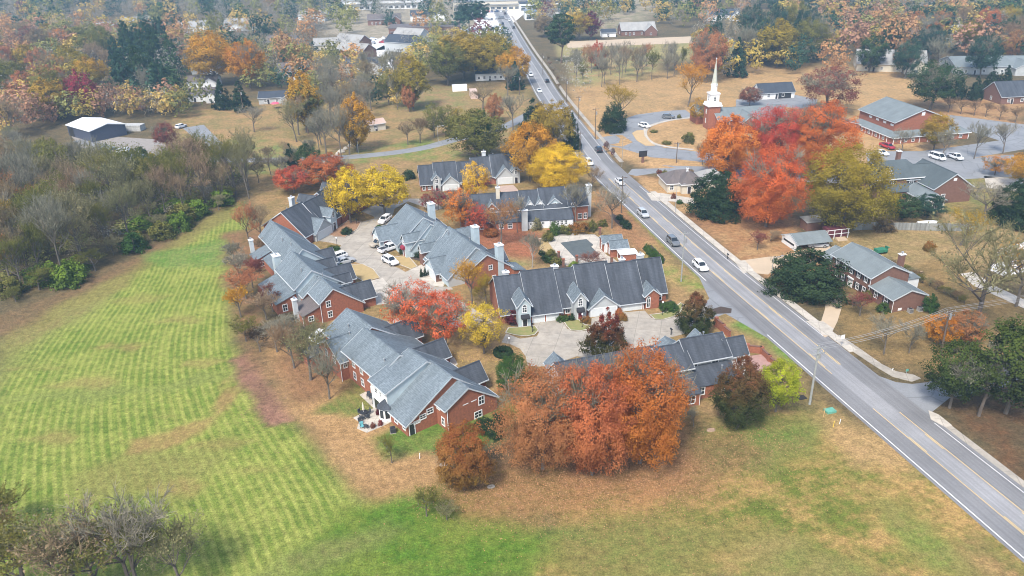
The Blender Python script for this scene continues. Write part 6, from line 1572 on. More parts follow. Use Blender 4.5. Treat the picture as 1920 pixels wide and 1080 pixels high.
for i, (px, lb) in enumerate((((632,112),'near brick townhouse with pale striped roof in the far left cluster'),((628,94),'back brick townhouse with pale striped roof in the far left cluster'),((722,96),'dark townhouse with pale gable beside the far lane'),((738,82),'pale roofed townhouse at the end of the far lane'))):
    simple(px, -35 if i < 2 else -30, 20, 11, 5.5, 9.0, BRICK_D if i < 2 else SIDING_G, ROOF_PALE if i != 2 else ROOF_NAVY, lb, 'townhouse', 'far_townhouse', 4)
simple((1165,68), 4, 22, 12, 3.5, 7.5, BRICK_D, ROOF_PALE, 'farmhouse with pale roof beyond the far meadow', name='farmhouse', wing=(8, 4), wins=4)
simple((1128,70), 2, 9, 7, 2.8, 4.5, SIDING_W, ROOF_NAVY, 'small white garage beside the maroon oak', 'garage', 'farm_garage', 1)
simple((1605,133), -18, 30, 20, 3.5, 8.5, STUCCO, ROOF_PALE, 'large cream roofed house in the woods behind the hall', name='cream_roofed_house', wins=4, wing=(10, 5))
simple((1790,140), -6, 34, 20, 3.5, 6.5, SIDING_G, ROOF_GREEN, 'long grey roofed house behind the evergreens', name='grey_roofed_house', wins=4, wing=(10, 4))
simple((1875,196), 4, 18, 12, 3.0, 7.5, BRICK_D, ROOF_DARK, 'brick house with steep grey roof beyond the clipped trees', name='house', wing=(7, 4))
simple((1745,82), -10, 16, 10, 5, 9.5, SIDING_W, ROOF_PALE, 'white gabled house deep in the right hand woods', name='house', wins=3)
simple((170,63), 3, 26, 14, 4, 7, SIDING_W, ROOF_PALE, 'pale roofed house among the far left trees', name='house', wins=4)
simple((225,52), 2, 22, 12, 4, 7, BRICK_D, ROOF_PALE, 'pale roofed brick house in the far left woods', name='house', wins=4)
simple((420,58), -8, 22, 12, 4.5, 8, SIDING_W, ROOF_PALE, 'white house far up in the hazy woods', name='house', wins=3)
simple((1868,560), 60, 12, 8, 2.8, 4.4, SIDING_W, ROOF_METAL, 'white metal roofed shed beside the gravel drive', 'shed', 'white_shed', 1) if False else None
# town blocks
def block_shop(px, deg, ln, dp, h, wall, top, label):
    q = P(*px); b = Bld('shop_building', (q.x, q.y), deg, label, 'shop', 'shop buildings of the far town')
    b.box('wall', (0, 0, -.05), (ln, dp, h), wall); b.box('roof', (-.3, -.3, h), (ln+.3, dp+.3, h+.5), top)
    b.box('awning', (1, -1.5, h*.62), (ln-1, 0, h*.72), top)
    for i in range(int(ln/5)): b.window('v-', 0, 2.5+i*5, .8, 3.2, 1.8)
block_shop((975,22), 3, 34, 22, 6, SIDING_W, ROOF_NAVY, 'white shop with navy roof beside the town road')
block_shop((985,38), 3, 26, 16, 5.5, SIDING_W, plain('town_blue_roof', (.16,.20,.26), .6), 'white shop with blue grey roof and bright forecourt')
block_shop((850,22), 2, 60, 26, 7, STUCCO, ROOF_PALE, 'long cream shop on the far parking lot')
block_shop((730,72), 2, 46, 20, 6, BRICK_D, ROOF_BROWN, 'long brown roofed shop behind the pines')
block_shop((640,20), 2, 70, 28, 7, SIDING_W, ROOF_PALE, 'long white shop far beyond the woods')
block_shop((1060,16), 4, 50, 24, 7, SIDING_G, ROOF_PALE, 'grey shop at the right of the far town road')

for i, (x, y, d, ln, w_, lb) in enumerate(((560, 40, -6, 22, SIDING_W, 'white walled house in the hazy woods left of the pines'), (690, 48, 4, 24, BRICK_D, 'brick house with pale roof left of the town pines'), (770, 40, 2, 26, SIDING_W, 'white house with grey roof behind the town pines'), (330, 62, 8, 22, SIDING_W, 'white house behind the orange oaks'), (500, 92, -4, 18, SIDING_G, 'grey house among the bare trees left of the far cluster'), (1330, 40, 3, 22, SIDING_W, 'white house in the woods beyond the far meadow'), (590, 98, 10, 18, STUCCO, 'cream house among the bare trees'), (520, 150, 6, 15, SIDING_W, 'pale house behind the low grey house'), (650, 140, 4, 17, SIDING_W, 'pale house behind the bare hedgerow'))):
    simple((x, y), d, ln, 11, 4, 7.2, w_, [ROOF_PALE, ROOF_BROWN, ROOF_DARK][i % 3], lb, name='house', wins=4, wing=(7, 3))
# ================================================================== vehicles
def car_paint(name, col, rough=.25):
    if name in MATS: return MATS[name]
    m, nt, N, L, b = new_mat(name)
    b.inputs['Base Color'].default_value = c4(col); b.inputs['Roughness'].default_value = rough
    b.inputs['Coat Weight'].default_value = .6; b.inputs['Coat Roughness'].default_value = .08
    MATS[name] = m; return m
CP = {'white': car_paint('white_car_paint', (.75,.76,.77)), 'black': car_paint('black_car_paint', (.015,.016,.02)), 'silver': car_paint('silver_car_paint', (.42,.44,.46)), 'grey': car_paint('grey_car_paint', (.14,.15,.16)),
      'red': car_paint('red_car_paint', (.42,.03,.045)), 'blue': car_paint('blue_car_paint', (.05,.09,.19)), 'tan': car_paint('tan_car_paint', (.40,.35,.28))}
TYRE = plain('tyre_rubber', (.018,.018,.02), .85, .2); RIM = plain('wheel_alloy', (.38,.39,.40), .35, .1, metal=.7)
LAMP_W = plain('headlight_lens', (.7,.72,.74), .15, .05); LAMP_R = plain('taillight_lens', (.30,.015,.015), .2, .05)
CARGLASS = plain('tinted_car_glass', (.02,.025,.03), .06, .2, spec=.7)
def loft(mb, secs, mi=0, caps=True):
    """sections: lists of equal length points"""
    for a, b_ in zip(secs, secs[1:]):
        n = len(a)
        for i in range(n):
            j = (i+1) % n; mb.face([a[i], a[j], b_[j], b_[i]], mi)
    if caps: mb.face(secs[0][::-1], mi); mb.face(secs[-1], mi)
def ring(x, zb, zt, hw, tuck=.82, sh=.10):
    """rounded body cross-section, half width hw"""
    zm = zb + (zt-zb)*.55
    return [(x, -hw*tuck, zb), (x, hw*tuck, zb), (x, hw, zb+.16), (x, hw, zm), (x, hw*.965, zt-sh*.5), (x, hw*.84, zt), (x, -hw*.84, zt), (x, -hw*.965, zt-sh*.5), (x, -hw, zm), (x, -hw, zb+.16)]
CARS = {}
def car_meshes(kind):
    if kind in CARS: return CARS[kind]
    d = {}
    if kind == 'sedan':  L_, hw, st = 4.75, .91, [(-2.37,.42,.86,.78),(-2.25,.26,.98,.88),(-1.5,.22,1.02,.91),(0,.2,.98,.91),(1.1,.2,.95,.91),(1.9,.24,.84,.88),(2.3,.32,.74,.80),(2.38,.4,.62,.7)]; cab = [(-1.75,.98,.72),(-1.15,1.42,.60),(.2,1.44,.60),(1.0,.98,.74)]; wr, wb = .33, (-1.38, 1.40)
    elif kind == 'suv':  L_, hw, st = 4.8, .95, [(-2.4,.48,1.0,.82),(-2.32,.32,1.14,.92),(-1.4,.28,1.15,.95),(0,.27,1.12,.95),(1.1,.27,1.08,.95),(1.95,.3,1.0,.92),(2.32,.38,.88,.84),(2.42,.46,.74,.74)]; cab = [(-2.22,1.12,.80),(-1.85,1.68,.66),(.35,1.70,.67),(1.15,1.08,.79)]; wr, wb = .38, (-1.42, 1.45)
    elif kind == 'pickup': L_, hw, st = 5.6, .98, [(-2.8,.55,1.08,.90),(-2.74,.42,1.14,.96),(-1.2,.38,1.14,.98),(0,.36,1.13,.98),(1.3,.36,1.12,.98),(2.3,.4,1.05,.95),(2.7,.46,.92,.88),(2.8,.52,.78,.78)]; cab = [(-.75,1.13,.82),(-.55,1.78,.68),(.95,1.80,.68),(1.6,1.12,.80)]; wr, wb = .40, (-1.75, 1.75)
    else:                L_, hw, st = 5.4, 1.0, [(-2.7,.4,1.2,.9),(-2.66,.32,1.3,.99),(-1,.3,1.3,1.0),(1,.3,1.28,1.0),(2.0,.32,1.15,.97),(2.5,.4,.95,.88),(2.66,.46,.78,.78)]; cab = [(-2.62,1.28,.90),(-2.5,2.05,.80),(1.0,2.08,.80),(2.05,1.15,.86)]; wr, wb = .37, (-1.7, 1.75)
    body = MB(); loft(body, [ring(*s) for s in st])
    if kind == 'pickup':
        body.box((-2.68, -.76, 1.145), (-.85, .76, 1.16), 1)
        for y in (-.9, .86): body.box((-2.75, y-.03, 1.1), (-.8, y+.07, 1.24))
        body.box((-2.8, -.86, 1.05), (-2.72, .86, 1.24))
    # wheel arches, bumpers, mirrors
    for x in wb:
        for sg in (-1, 1): body.tube((x, sg*(hw-.05), wr+.02), (x, sg*(hw+.012), wr+.02), wr*1.16, wr*1.16, 14, 1)
    for sg in (-1, 1): body.box((cab[-1][0]-.35, sg*(hw+.02)-.08, cab[-1][1]-.02), (cab[-1][0]-.2, sg*(hw+.02)+.08, cab[-1][1]+.14))
    d['body'] = (body, 'P')
    gl = MB(); roof = MB()
    def cr(x, z, hw_, zb=None): return [(x, -hw_, z), (x, hw_, z)]
    (x0, z0, w0), (x1, z1, w1), (x2, z2, w2), (x3, z3, w3) = cab
    lo = [(x0, -w0, z0-.04), (x3, -w3, z3-.04), (x3, w3, z3-.04), (x0, w0, z0-.04)]; hi = [(x1, -w1, z1), (x2, -w2, z2), (x2, w2, z2), (x1, w1, z1)]
    for i in range(4):
        j = (i+1) % 4; gl.face([lo[i], lo[j], hi[j], hi[i]])
    gl.face(hi)
    d['windows'] = (gl, 'G')
    # roof skin and pillars
    e = .03
    top = [(x1-.06, -w1-e, z1-.03), (x2+.06, -w2-e, z2-.03), (x2+.06, w2+e, z2-.03), (x1-.06, w1+e, z1-.03)]
    crown_ = [(x1+.12, -w1+.1, z1+.06), (x2-.12, -w2+.1, z2+.06), (x2-.12, w2-.1, z2+.06), (x1+.12, w1-.1, z1+.06)]
    for i in range(4):
        j = (i+1) % 4; roof.face([top[i], top[j], crown_[j], crown_[i]])
    roof.face(crown_)
    def pillar(a, b_):
        roof.tube(a, b_, .05, .045, 4, cap=False)
    for sg in (-1, 1):
        pillar((x0, sg*w0, z0-.04), (x1, sg*w1, z1)); pillar((x3, sg*w3, z3-.04), (x2, sg*w2, z2))
        xm = (x1+x2)/2-.1; pillar((xm-.05, sg*(w0+w3)/2*1.0, (z0+z3)/2), (xm, sg*(w1+w2)/2*1.01, z1))
        if kind in ('suv', 'van'): pillar((x0+.75, sg*w0*1.0, z0), (x1+.55, sg*w1*1.01, z1))
    d['roof'] = (roof, 'P')
    w = MB(); w.tube((0, -.11, 0), (0, .11, 0), wr, wr, 16); d['wheel'] = (w, 'T')
    r = MB(); r.tube((0, -.118, 0), (0, .118, 0), wr*.66, wr*.6, 10); d['rim'] = (r, 'R')
    fx, fz = st[-2][0], st[-2][2]
    hl = MB(); hl.box((fx-.12, -.14, fz-.22), (fx+.04, .14, fz-.08)); d['headlight'] = (hl, 'W')
    tl = MB(); tl.box((st[0][0]-.02, -.1, st[0][2]-.16), (st[0][0]+.12, .1, st[0][2]+.02)); d['taillight'] = (tl, 'L')
    gr = MB(); gr.box((fx-.02, -.42, fz-.30), (fx+.075, .42, fz-.14)); d['grille'] = (gr, 'K')
    out = {k: (v[0].mesh(k, [ {'P': CP['white'], 'G': CARGLASS, 'T': TYRE, 'R': RIM, 'W': LAMP_W, 'L': LAMP_R, 'K': BLACKMETAL}[v[1]], BLACKMETAL]), v[1]) for k, v in d.items()}
    CARS[kind] = (out, wr, wb, hw, st)
    return CARS[kind]
def car(kind, loc, deg, colour, label, group=None, z=.03):
    me, wr, wb, hw, st = car_meshes(kind)
    root = empty({'sedan':'sedan_car','suv':'sport_utility_car','pickup':'pickup_truck','van':'van'}[kind], (loc[0], loc[1], z), R(deg))
    for k in ('body', 'windows', 'roof', 'grille'):
        o = link(k, me[k][0], root, CP[colour] if me[k][1] == 'P' else None)
    for x in wb:
        for sg in (-1, 1):
            w = link('wheel', me['wheel'][0], root); w.location = (x, sg*(hw-.1), wr); link('rim', me['rim'][0], w)
    for sg in (-1, 1):
        o = link('headlight', me['headlight'][0], root); o.location = (0, sg*hw*.66, 0)
        o = link('taillight', me['taillight'][0], root); o.location = (0, sg*hw*.72, 0)
    tag(root, label, {'sedan':'car','suv':'car','pickup':'truck','van':'van'}[kind], group)
    return root
def heading(px, py, qx, qy):
    d = P(qx, qy)-P(px, py); return math.degrees(math.atan2(d.y, d.x))
def road_pos(y, o):
    i = min(range(1, len(MID)-1), key=lambda k: abs(MID[k].y-y))
    d = (MID[i+1]-MID[i-1]).normalized(); n = Vector((-d.y, d.x, 0))
    return MID[i]+n*sgn*o, math.degrees(math.atan2(d.y, d.x))
def on_road(px, py, o, kind, col, label, toward=True):
    p, a = road_pos(P(px, py).y, o)
    car(kind, p, a+180 if toward else a, col, label, 'traffic on the main road')
on_road(1303, 500, 3.15, 'suv', 'white', 'white car on the main road below the tall roadside pole')
on_road(1259, 457, 3.15, 'suv', 'grey', 'dark grey car on the main road level with the pool house')
on_road(1198, 401, 3.15, 'suv', 'silver', 'silver car on the main road following the dark grey car')
on_road(1180, 344, -.1, 'sedan', 'white', 'white car waiting in the middle lane by the church street')
on_road(1106, 308, 3.1, 'suv', 'white', 'white car on the main road beside the bright yellow tree')
on_road(1114, 284, -2.9, 'suv', 'black', 'dark car driving away before the church drive', False)
on_road(1020, 172, 3.1, 'sedan', 'white', 'white car on the main road beside the white house')
on_road(1019, 154, -2.9, 'sedan', 'black', 'black car driving away up the road', False)
on_road(997, 142, 3.1, 'suv', 'white', 'white van like car coming round the road bend')
for i, (py, o, col) in enumerate(((62, 3, 'white'), (54, -3, 'black'), (46, 3, 'black'), (40, -3, 'white'), (34, 3, 'silver'), (27, -3, 'black'), (20, 3, 'white'), (14, -3, 'grey'), (9, 3, 'black'))):
    p, a = road_pos(P(945, py).y, o); car('suv' if i % 2 else 'sedan', p, a+(180 if o > 0 else 0), col, f'tiny {col} car in the far town traffic', f'{col} cars in far town traffic')
def parked(px, py, qx, qy, kind, col, label, group='cars parked in the courts'):
    car(kind, P(px, py), heading(px, py, qx, qy), col, label, group)
parked(*a4(1128,345), *a4(1100,365), 'suv', 'white', 'white car parked under the broad yellow tree')
parked(*a4(1095,520), *a4(1050,535), 'pickup', 'tan', 'tan pickup truck in the upper court')
parked(*a4(1160,560), *a4(1215,540), 'pickup', 'white', 'white pickup truck beside the red awning')
parked(*a4(1168,655), *a4(1200,672), 'suv', 'white', 'white hatchback at the edge of the tan lawn patch')
parked(*a4(770,628), *a4(720,645), 'suv', 'white', 'white car parked nearer the left row garage')
parked(*a4(828,655), *a4(880,640), 'sedan', 'silver', 'pale silver car in the left row driveway')
parked(603, 634, 615, 627, 'suv', 'white', 'white car behind the patio townhouse end')
parked(1208, 239, 1226, 244, 'suv', 'white', 'white car turning in the church drive', 'cars at the church')
parked(1253, 222, 1270, 223, 'suv', 'grey', 'dark car parked at the church walk', 'cars at the church')
parked(1663, 278, 1680, 284, 'pickup', 'red', 'red truck parked at the corner of the church hall', 'cars at the church')
parked(1653, 290, 1666, 294, 'sedan', 'white', 'white car parked beside the red truck', 'cars at the church')
parked(1757, 299, 1772, 304, 'van', 'white', 'white van in the church hall lot', 'cars at the church')
parked(1790, 298, 1806, 304, 'pickup', 'white', 'white pickup truck in the church hall lot', 'cars at the church')
parked(1532, 463, 1560, 462, 'sedan', 'silver', 'silver car under the carport', None)
parked(340, 240, 352, 236, 'suv', 'white', 'white car on the lawn at the asphalt strip', None)
for i, (px, py, c) in enumerate(((215,284,'grey'),(226,286,'white'),(238,284,'white'),(262,286,'silver'))):
    parked(px, py, px+8, py-6, 'sedan', c, ['dark car', 'white car with nose to the dark car', 'white car', 'silver car'][i] + ' in the barn yard', 'cars in the barn yard')
for i in range(34):
    rr_ = random.Random(300+i)
    if i < 20: p = P(700+ (i % 10)*18+rr_.uniform(-3, 3), 82 - (i//10)*7 - (i % 10)*1.2)
    else: p = P(895 + (i-20) % 7*9, 22 + (i-20)//7*14 + rr_.uniform(-2, 2))
    col = rr_.choice(['white', 'white', 'silver', 'black', 'grey', 'blue', 'red'])
    car('suv' if i % 3 else 'sedan', p, rr_.choice([86, 94, 0, 180]), col, f'tiny {col} car parked in the far town lots', f'{col} cars in far lots')
# ================================================================== street furniture and small things
def pole(px, py, ty, label, mat=WOODPOLE, arms=1, r=.15, name='utility_pole', group=None, adir=None, lean=(0, 0), light=False):
    p = P(px, py); h = height_at(px, py, ty)
    root = empty(name, (p.x, p.y, 0))
    m = MB(); m.tube((0, 0, -.2), (lean[0], lean[1], h), r, r*.68, 10); m.build('pole', mat, root)
    ad = R(adir if adir is not None else 15)
    for k in range(arms):
        z = h-.45-k*.9
        m = MB(); M = Matrix.Translation((lean[0]*z/h, lean[1]*z/h, z)) @ Matrix.Rotation(ad, 4, 'Z')
        m.box((-1.2, -.06-.12, -.06), (1.2, .06-.12, .06), 0, M); arm = m.build('crossarm', mat, root)
        for x in (-1.05, -.5, .5, 1.05):
            m = MB(); q = M @ Vector((x, -.12, .06)); m.tube(q, q+Vector((0, 0, .2)), .05, .035, 6); m.build('insulator', METAL, arm)
    if arms:
        m = MB(); m.tube((lean[0]*.8+.3, lean[1]*.8, h*.78), (lean[0]*.8+.3, lean[1]*.8, h*.78+1.0), .24, .24, 10); m.build('transformer', METAL, root)
    if light:
        m = MB(); m.tube((lean[0], lean[1], h*.92), (lean[0]-1.8*math.cos(ad), lean[1]-1.8*math.sin(ad), h*.97), .04, .03, 6); a_ = m.build('lamp_arm', METAL, root)
        m = MB(); q = Vector((lean[0]-2.0*math.cos(ad), lean[1]-2.0*math.sin(ad), h*.97)); m.box(q-Vector((.3, .12, .06)), q+Vector((.3, .12, .06))); m.build('lamp_head', METAL, root)
    tag(root, label, 'pole', group)
    return Vector((p.x+lean[0], p.y+lean[1], h))
tA = pole(1518, 758, 648, 'tall grey utility pole beside the lime yellow tree', CONCPOLE, 2, .2)
tB = pole(1764, 664, 580, 'wooden utility pole with crossarms beside the low orange tree', WOODPOLE, 2, .2, lean=(-.3, 0))
tC = pole(1277, 528, 434, 'tall slim pole on the verge near the slate roofed row', CONCPOLE, 1, .16)
tD = pole(1165, 399, 330, 'dark pole on the verge near the tall bare tree', WOODPOLE, 1)
tE = pole(1087, 311, 247, 'dark pole beside the bright yellow tree', WOODPOLE, 1)
tF = pole(1116, 261, 202, 'dark pole at the church corner', WOODPOLE, 1)
tG = pole(1085, 224, 180, 'dark pole on the sidewalk above the church corner', WOODPOLE, 1)
tH = pole(1268, 305, 266, 'dark pole at the church street', WOODPOLE, 1)
tI = pole(1062, 192, 148, 'pole with transformer beside the far sidewalk', WOODPOLE, 2, light=True)
tJ = pole(1018, 140, 100, 'pole far up the road', WOODPOLE, 1)
tK = pole(974, 178, 142, 'pole beside the white house drive', WOODPOLE, 1, light=True)
tL = pole(457, 212, 168, 'thin wooden pole between lawn and evergreens', WOODPOLE, 1)
tM = pole(1408, 190, 165, 'thin pole on the church meadow', WOODPOLE, 0) if False else None
for bx, by, ty, lb in ((1266,399,345,'street lamp beside the bungalow drive'),(1166,313,258,'thin street lamp at the church street corner'),(1444,535,480,'street lamp beside the large magnolia'),(672,288,258,'lamp post beside the lane'),(822,270,235,'lamp post at the upper lane')):
    pole(bx, by, ty, lb, METAL, 0, .07, 'street_lamp', light=True, adir=195)
def wire(name, a, b_, sag, label, r=.018, off=(0, 0, 0)):
    m = MB(); n = 14; prev = None
    for i in range(n+1):
        t = i/n; q = a.lerp(b_, t) + Vector(off) - Vector((0, 0, sag*4*t*(1-t)))
        if prev is not None: m.tube(prev, q, r, r, 4, cap=False)
        prev = q
    tag(m.build(name, plain('aluminium_wire', (.30,.30,.30), .5, .1)), label, 'wire', 'overhead wires')
far_r = Vector((150, 140, 10))
for k, o in enumerate((-1.0, -.4, .5, 1.05)):
    wire('overhead_wire', tA, tB, .8, 'overhead wire between the grey pole and the wooden pole', off=(0, o, -.1*k-.05), r=.03)
    wire('overhead_wire', tB, far_r, 1.0, 'overhead wire leaving the wooden pole toward the gravel drive', off=(0, o, -.1*k-.05), r=.022)
for a_, b_, lb in ((tA, tC, 'overhead wire along the verge past the estate entrance'), (tC, tD, 'overhead wire along the verge past the pool'), (tD, tE, 'overhead wire along the verge past the back townhouse row'), (tE, tF, 'overhead wire crossing to the church corner'), (tF, tG, 'overhead wire along the church sidewalk'), (tG, tI, 'overhead wire above the far sidewalk'), (tI, tJ, 'overhead wire far up the road')):
    wire('overhead_wire', a_, b_, .9, lb, .013, (0, 0, -.15)); 
for o in (-.6, .6):
    wire('overhead_wire', tG, tI, .9, 'overhead wire pair above the far sidewalk', .02, (o, 0, -.2)); wire('overhead_wire', tI, tJ, .9, 'overhead wire pair far up the road', .02, (o, 0, -.2))
# court lamps
def lamp_post(px, py, h, label):
    p = P(px, py); r = empty('lamp_post', (p.x, p.y, 0))
    m = MB(); m.lathe([(.11, 0), (.07, .3), (.045, .4), (.045, h)], 8); m.build('post', BLACKMETAL, r)
    m = MB(); m.lathe([(.06, h), (.16, h+.1), (.18, h+.24), (.12, h+.38), (0, h+.42)], 10); m.build('globe', TRIM, r)
    tag(r, label, 'lamp', 'court lamps')
for x, y, l in ((1091.5, 614, 'court lamp before the crimson topped pear tree'), (1241.5, 591, 'court lamp in the clipped bed by the slate row end'), (633, 467, 'court lamp before the corner row garage'), (955, 660, 'court lamp beside the ring hedge')):
    lamp_post(x, y, 2.6, l)
# church sign
def sign(px, py, w, h, z0, label, face, name='sign_board', post=True, cat='sign', deg=14, text=None, tcol=None):
    p = P(px, py); r = empty(name, (p.x, p.y, 0), R(deg))
    m = MB(); m.box((-w/2, -.12, z0), (w/2, .12, z0+h)); m.build('panel', face, r)
    m = MB(); m.box((-w*.16, -.1, 0), (w*.16, .1, z0)); m.build('post', BRICK_D if post else METAL, r)
    if post:
        m = MB(); m.box((-w/2-.08, -.16, z0+h), (w/2+.08, .16, z0+h+.12)); m.build('cap', BLACKMETAL, r)
        m = MB(); m.box((-w/2+.12, -.15, z0+.12), (w/2-.12, -.121, z0+h-.12)); m.build('message_panel', plain('sign_black', (.03,.028,.03), .4), r)
    tag(r, label, cat)
sign(1205, 305, 2.6, 1.7, 1.9, 'dark church sign board on a brick post', BLACKMETAL)
def street_sign(px, py, label, face, w=.75, h=.9, z=1.5, deg=14):
    p = P(px, py); r = empty('street_sign', (p.x, p.y, 0), R(deg))
    m = MB(); m.tube((0, 0, 0), (0, 0, z+h), .035, .035, 6); m.build('post', METAL, r)
    m = MB(); m.box((-w/2, -.06, z), (w/2, -.04, z+h)); m.build('panel', face, r)
    tag(r, label, 'sign')
street_sign(1577, 650, 'white road sign beside the bare crape myrtle', TRIM)
street_sign(1699, 702, 'small green and white sign beside the side road', plain('sign_green', (.10,.30,.24), .4), .55, .45, .6)
# hydrant-like utilities, stakes, pads
def thing_box(name, px, py, size, mat, label, cat, deg=14, lid=None):
    p = P(px, py); r = empty(name, (p.x, p.y, 0), R(deg)); w, d, h = size
    m = MB(); m.box((-w/2, -d/2, 0), (w/2, d/2, h*.85)); m.build('body', mat, r)
    m = MB(); m.box((-w/2-.04, -d/2-.04, h*.85), (w/2+.04, d/2+.04, h)); m.build('lid', lid or mat, r)
    tag(r, label, cat); return r
thing_box('utility_cabinet', 1556, 772, (1.5, 1.1, .35), plain('utility_green', (.12,.34,.25), .5), 'low green utility pad beside the road verge', 'utility box')
thing_box('drain_cover', 1503, 746, (1.3, 1.0, .12), plain('dark_soil', (.03,.025,.022), .9), 'dark drain cover beside the grey utility pole', 'drain')
def stake(px, py, h, mat, label):
    p = P(px, py); r = empty('marker_stake', (p.x, p.y, 0)); m = MB(); m.tube((0, 0, 0), (.06, .02, h), .06, .05, 6); m.build('stake', mat, r)
    m = MB(); m.lathe([(.075, h-.02), (.075, h+.06), (0, h+.08)], 6, (.06, .02)); m.build('cap', mat, r); tag(r, label, 'stake')
YEL = plain('stake_yellow', (.60,.42,.06), .5)
stake(1544, 781, 1.5, plain('stake_tan', (.48,.32,.15), .6), 'tan marker stake beside the green pad'); stake(1562, 801, 1.0, YEL, 'yellow marker stake on the lawn'); stake(1574, 795, .8, TRIM, 'white marker stake on the lawn')
stake(787, 860, .9, TRIM, 'white lawn post on the strip before the patio townhouse'); stake(1673, 695, .4, TRIM, 'low white post at the corner sidewalk')
def slab(name, px, py, w, d, label, mat=CONC, deg=14, cat='stone'):
    p = P(px, py); r = empty(name, (p.x, p.y, 0), R(deg)); m = MB(); m.lathe([(w/2, 0), (w/2, .14), (w*.36, .2), (w*.3, .12), (0, .1)], 10); o = m.build('ring', mat, r); o.scale = (1, d/w, 1)
    tag(r, label, cat)
slab('stone_basin', 832, 872, 1.2, .8, 'grey stone ring beside the egg shaped rust tree'); slab('stone_basin', 921, 913, 1.1, .7, 'flat grey stone below the egg shaped rust tree'); slab('tree_stump', 1333, 807, 1.4, .9, 'pale tree stump on the front lawn', plain('stump_wood', (.32,.22,.15), .9), cat='stump')
slab('tree_stump', 1911, 605, 1.2, .9, 'pale tree stump near the junipers', plain('stump_wood', (.32,.22,.15), .9), cat='stump') if False else None
# mailboxes
def mailbox(px, py, label):
    p = P(px, py); r = empty('mailbox', (p.x, p.y, 0), R(14)); m = MB(); m.box((-.06, -.06, 0), (.06, .06, 1.1)); m.build('post', BLACKMETAL, r)
    m = MB(); m.box((-.14, -.3, 1.1), (.14, .3, 1.25)); m.tube((0, -.3, 1.25), (0, .3, 1.25), .14, .14, 10); m.build('box', BLACKMETAL, r); tag(r, label, 'mailbox')
mailbox(1364, 486, 'black mailbox beside the sidewalk of the brick house'); mailbox(1258, 628, 'dark mailbox at the court edge by the front row') ; mailbox(998, 623, 'dark mailbox at the grass island by the entry dormer'); mailbox(669, 420, 'mailbox under the tall yellow tree')
# kerbed lawn islands
LAWN = plain('short_lawn', (.17,.20,.06), .95, .25, 1.2, col2=(.26,.22,.09)); LAWN_T = plain('tan_lawn_patch', (.42,.30,.14), .95, .2, 1.0, col2=(.33,.25,.11))
def island(px, f, label, mat=LAWN, kerb=True):
    pts = [tuple(P(*(f(*p) if f else p))) for p in px]
    o = sheet('lawn_island', pts, .10, mat, label, 'lawn', thick=.1)
    if kerb:
        ln = [Vector(p) for p in pts] + [Vector(pts[0])]
        ribbon('kerb', ln, -.12, .1, .13, CONC_L, o)
L6 = Z(920, 480, 5.333)
def rnd(px, f): return [f(*p) for p in px]
island([(180,720),(300,715),(440,700),(478,745),(440,790),(360,805),(250,795),(150,770)], L6, 'kerbed green island before the left entry dormer')
island([(715,632),(850,605),(880,640),(940,690),(1000,700),(985,735),(900,752),(800,745),(760,705)], L6, 'kerbed green island holding a court lamp')
island([(1590,590),(1680,580),(1770,560),(1850,510),(1900,470),(1925,490),(1900,560),(1830,610),(1720,640),(1640,635)], L6, 'kerbed green strip at the slate row end')
island([(820,672),(960,662),(1040,700),(1090,765),(970,795),(870,735)], a4, 'tan lawn patch beside the left row driveways', LAWN_T)
island([(1190,610),(1300,600),(1370,680),(1320,700),(1230,665)], a4, 'tan lawn patch beside the white hatchback', LAWN_T)
island([(690,435),(760,400),(850,335),(950,345),(920,400),(830,460),(740,455)], a4, 'leafy bed under the tall yellow tree', plain('leafy_bed', (.26,.15,.085), .95, .3, 2))
island([(1400,600),(1500,560),(1560,420),(1660,370),(1760,470),(1760,560),(1740,650),(1560,590),(1480,640)], Z(560,560,4.153), 'leafy ground round the ring hedge', plain('leafy_bed2', (.27,.20,.14), .95, .3, 2)) if False else None
def bed(px, f, label): sheet('mulch_bed', [tuple(P(*(f(*p) if f else p))) for p in px], .05, MULCH, label, 'bed', thick=.05)
bed([(180,660),(290,640),(420,660),(430,695),(300,710),(200,700)], L6, 'dark mulch bed before the left entry dormer')
bed([(1700,480),(1800,440),(1860,480),(1840,545),(1740,570),(1690,530)], L6, 'clipped shrub bed at the slate row end')
bed([(1310,580),(1400,560),(1450,600),(1400,640),(1320,620)], a4, 'flower bed beside the red awning')
p4 = Z(700, 270, 3.375)
bed([(1060,700),(1140,680),(1200,770),(1280,790),(1200,800),(1090,740)], p4, 'mulch bed along the pool fence'); bed([(1510,440),(1580,470),(1640,520),(1620,545),(1560,520),(1520,480)], p4, 'mulch bed on the verge beside the pool lawn'); bed([(1700,660),(1760,640),(1850,730),(1830,760),(1760,720)], p4, 'mulch bed on the verge beside the pool house')
bed([(1560,380),(1640,365),(1710,375),(1700,400),(1600,410)], h5 if False else Z(1280,560,3), 'mulch bed') if False else None
bed([(1331,581),(1352,575),(1372,579),(1371,587),(1335,589)], None, 'dark mulch bed at the estate entrance')
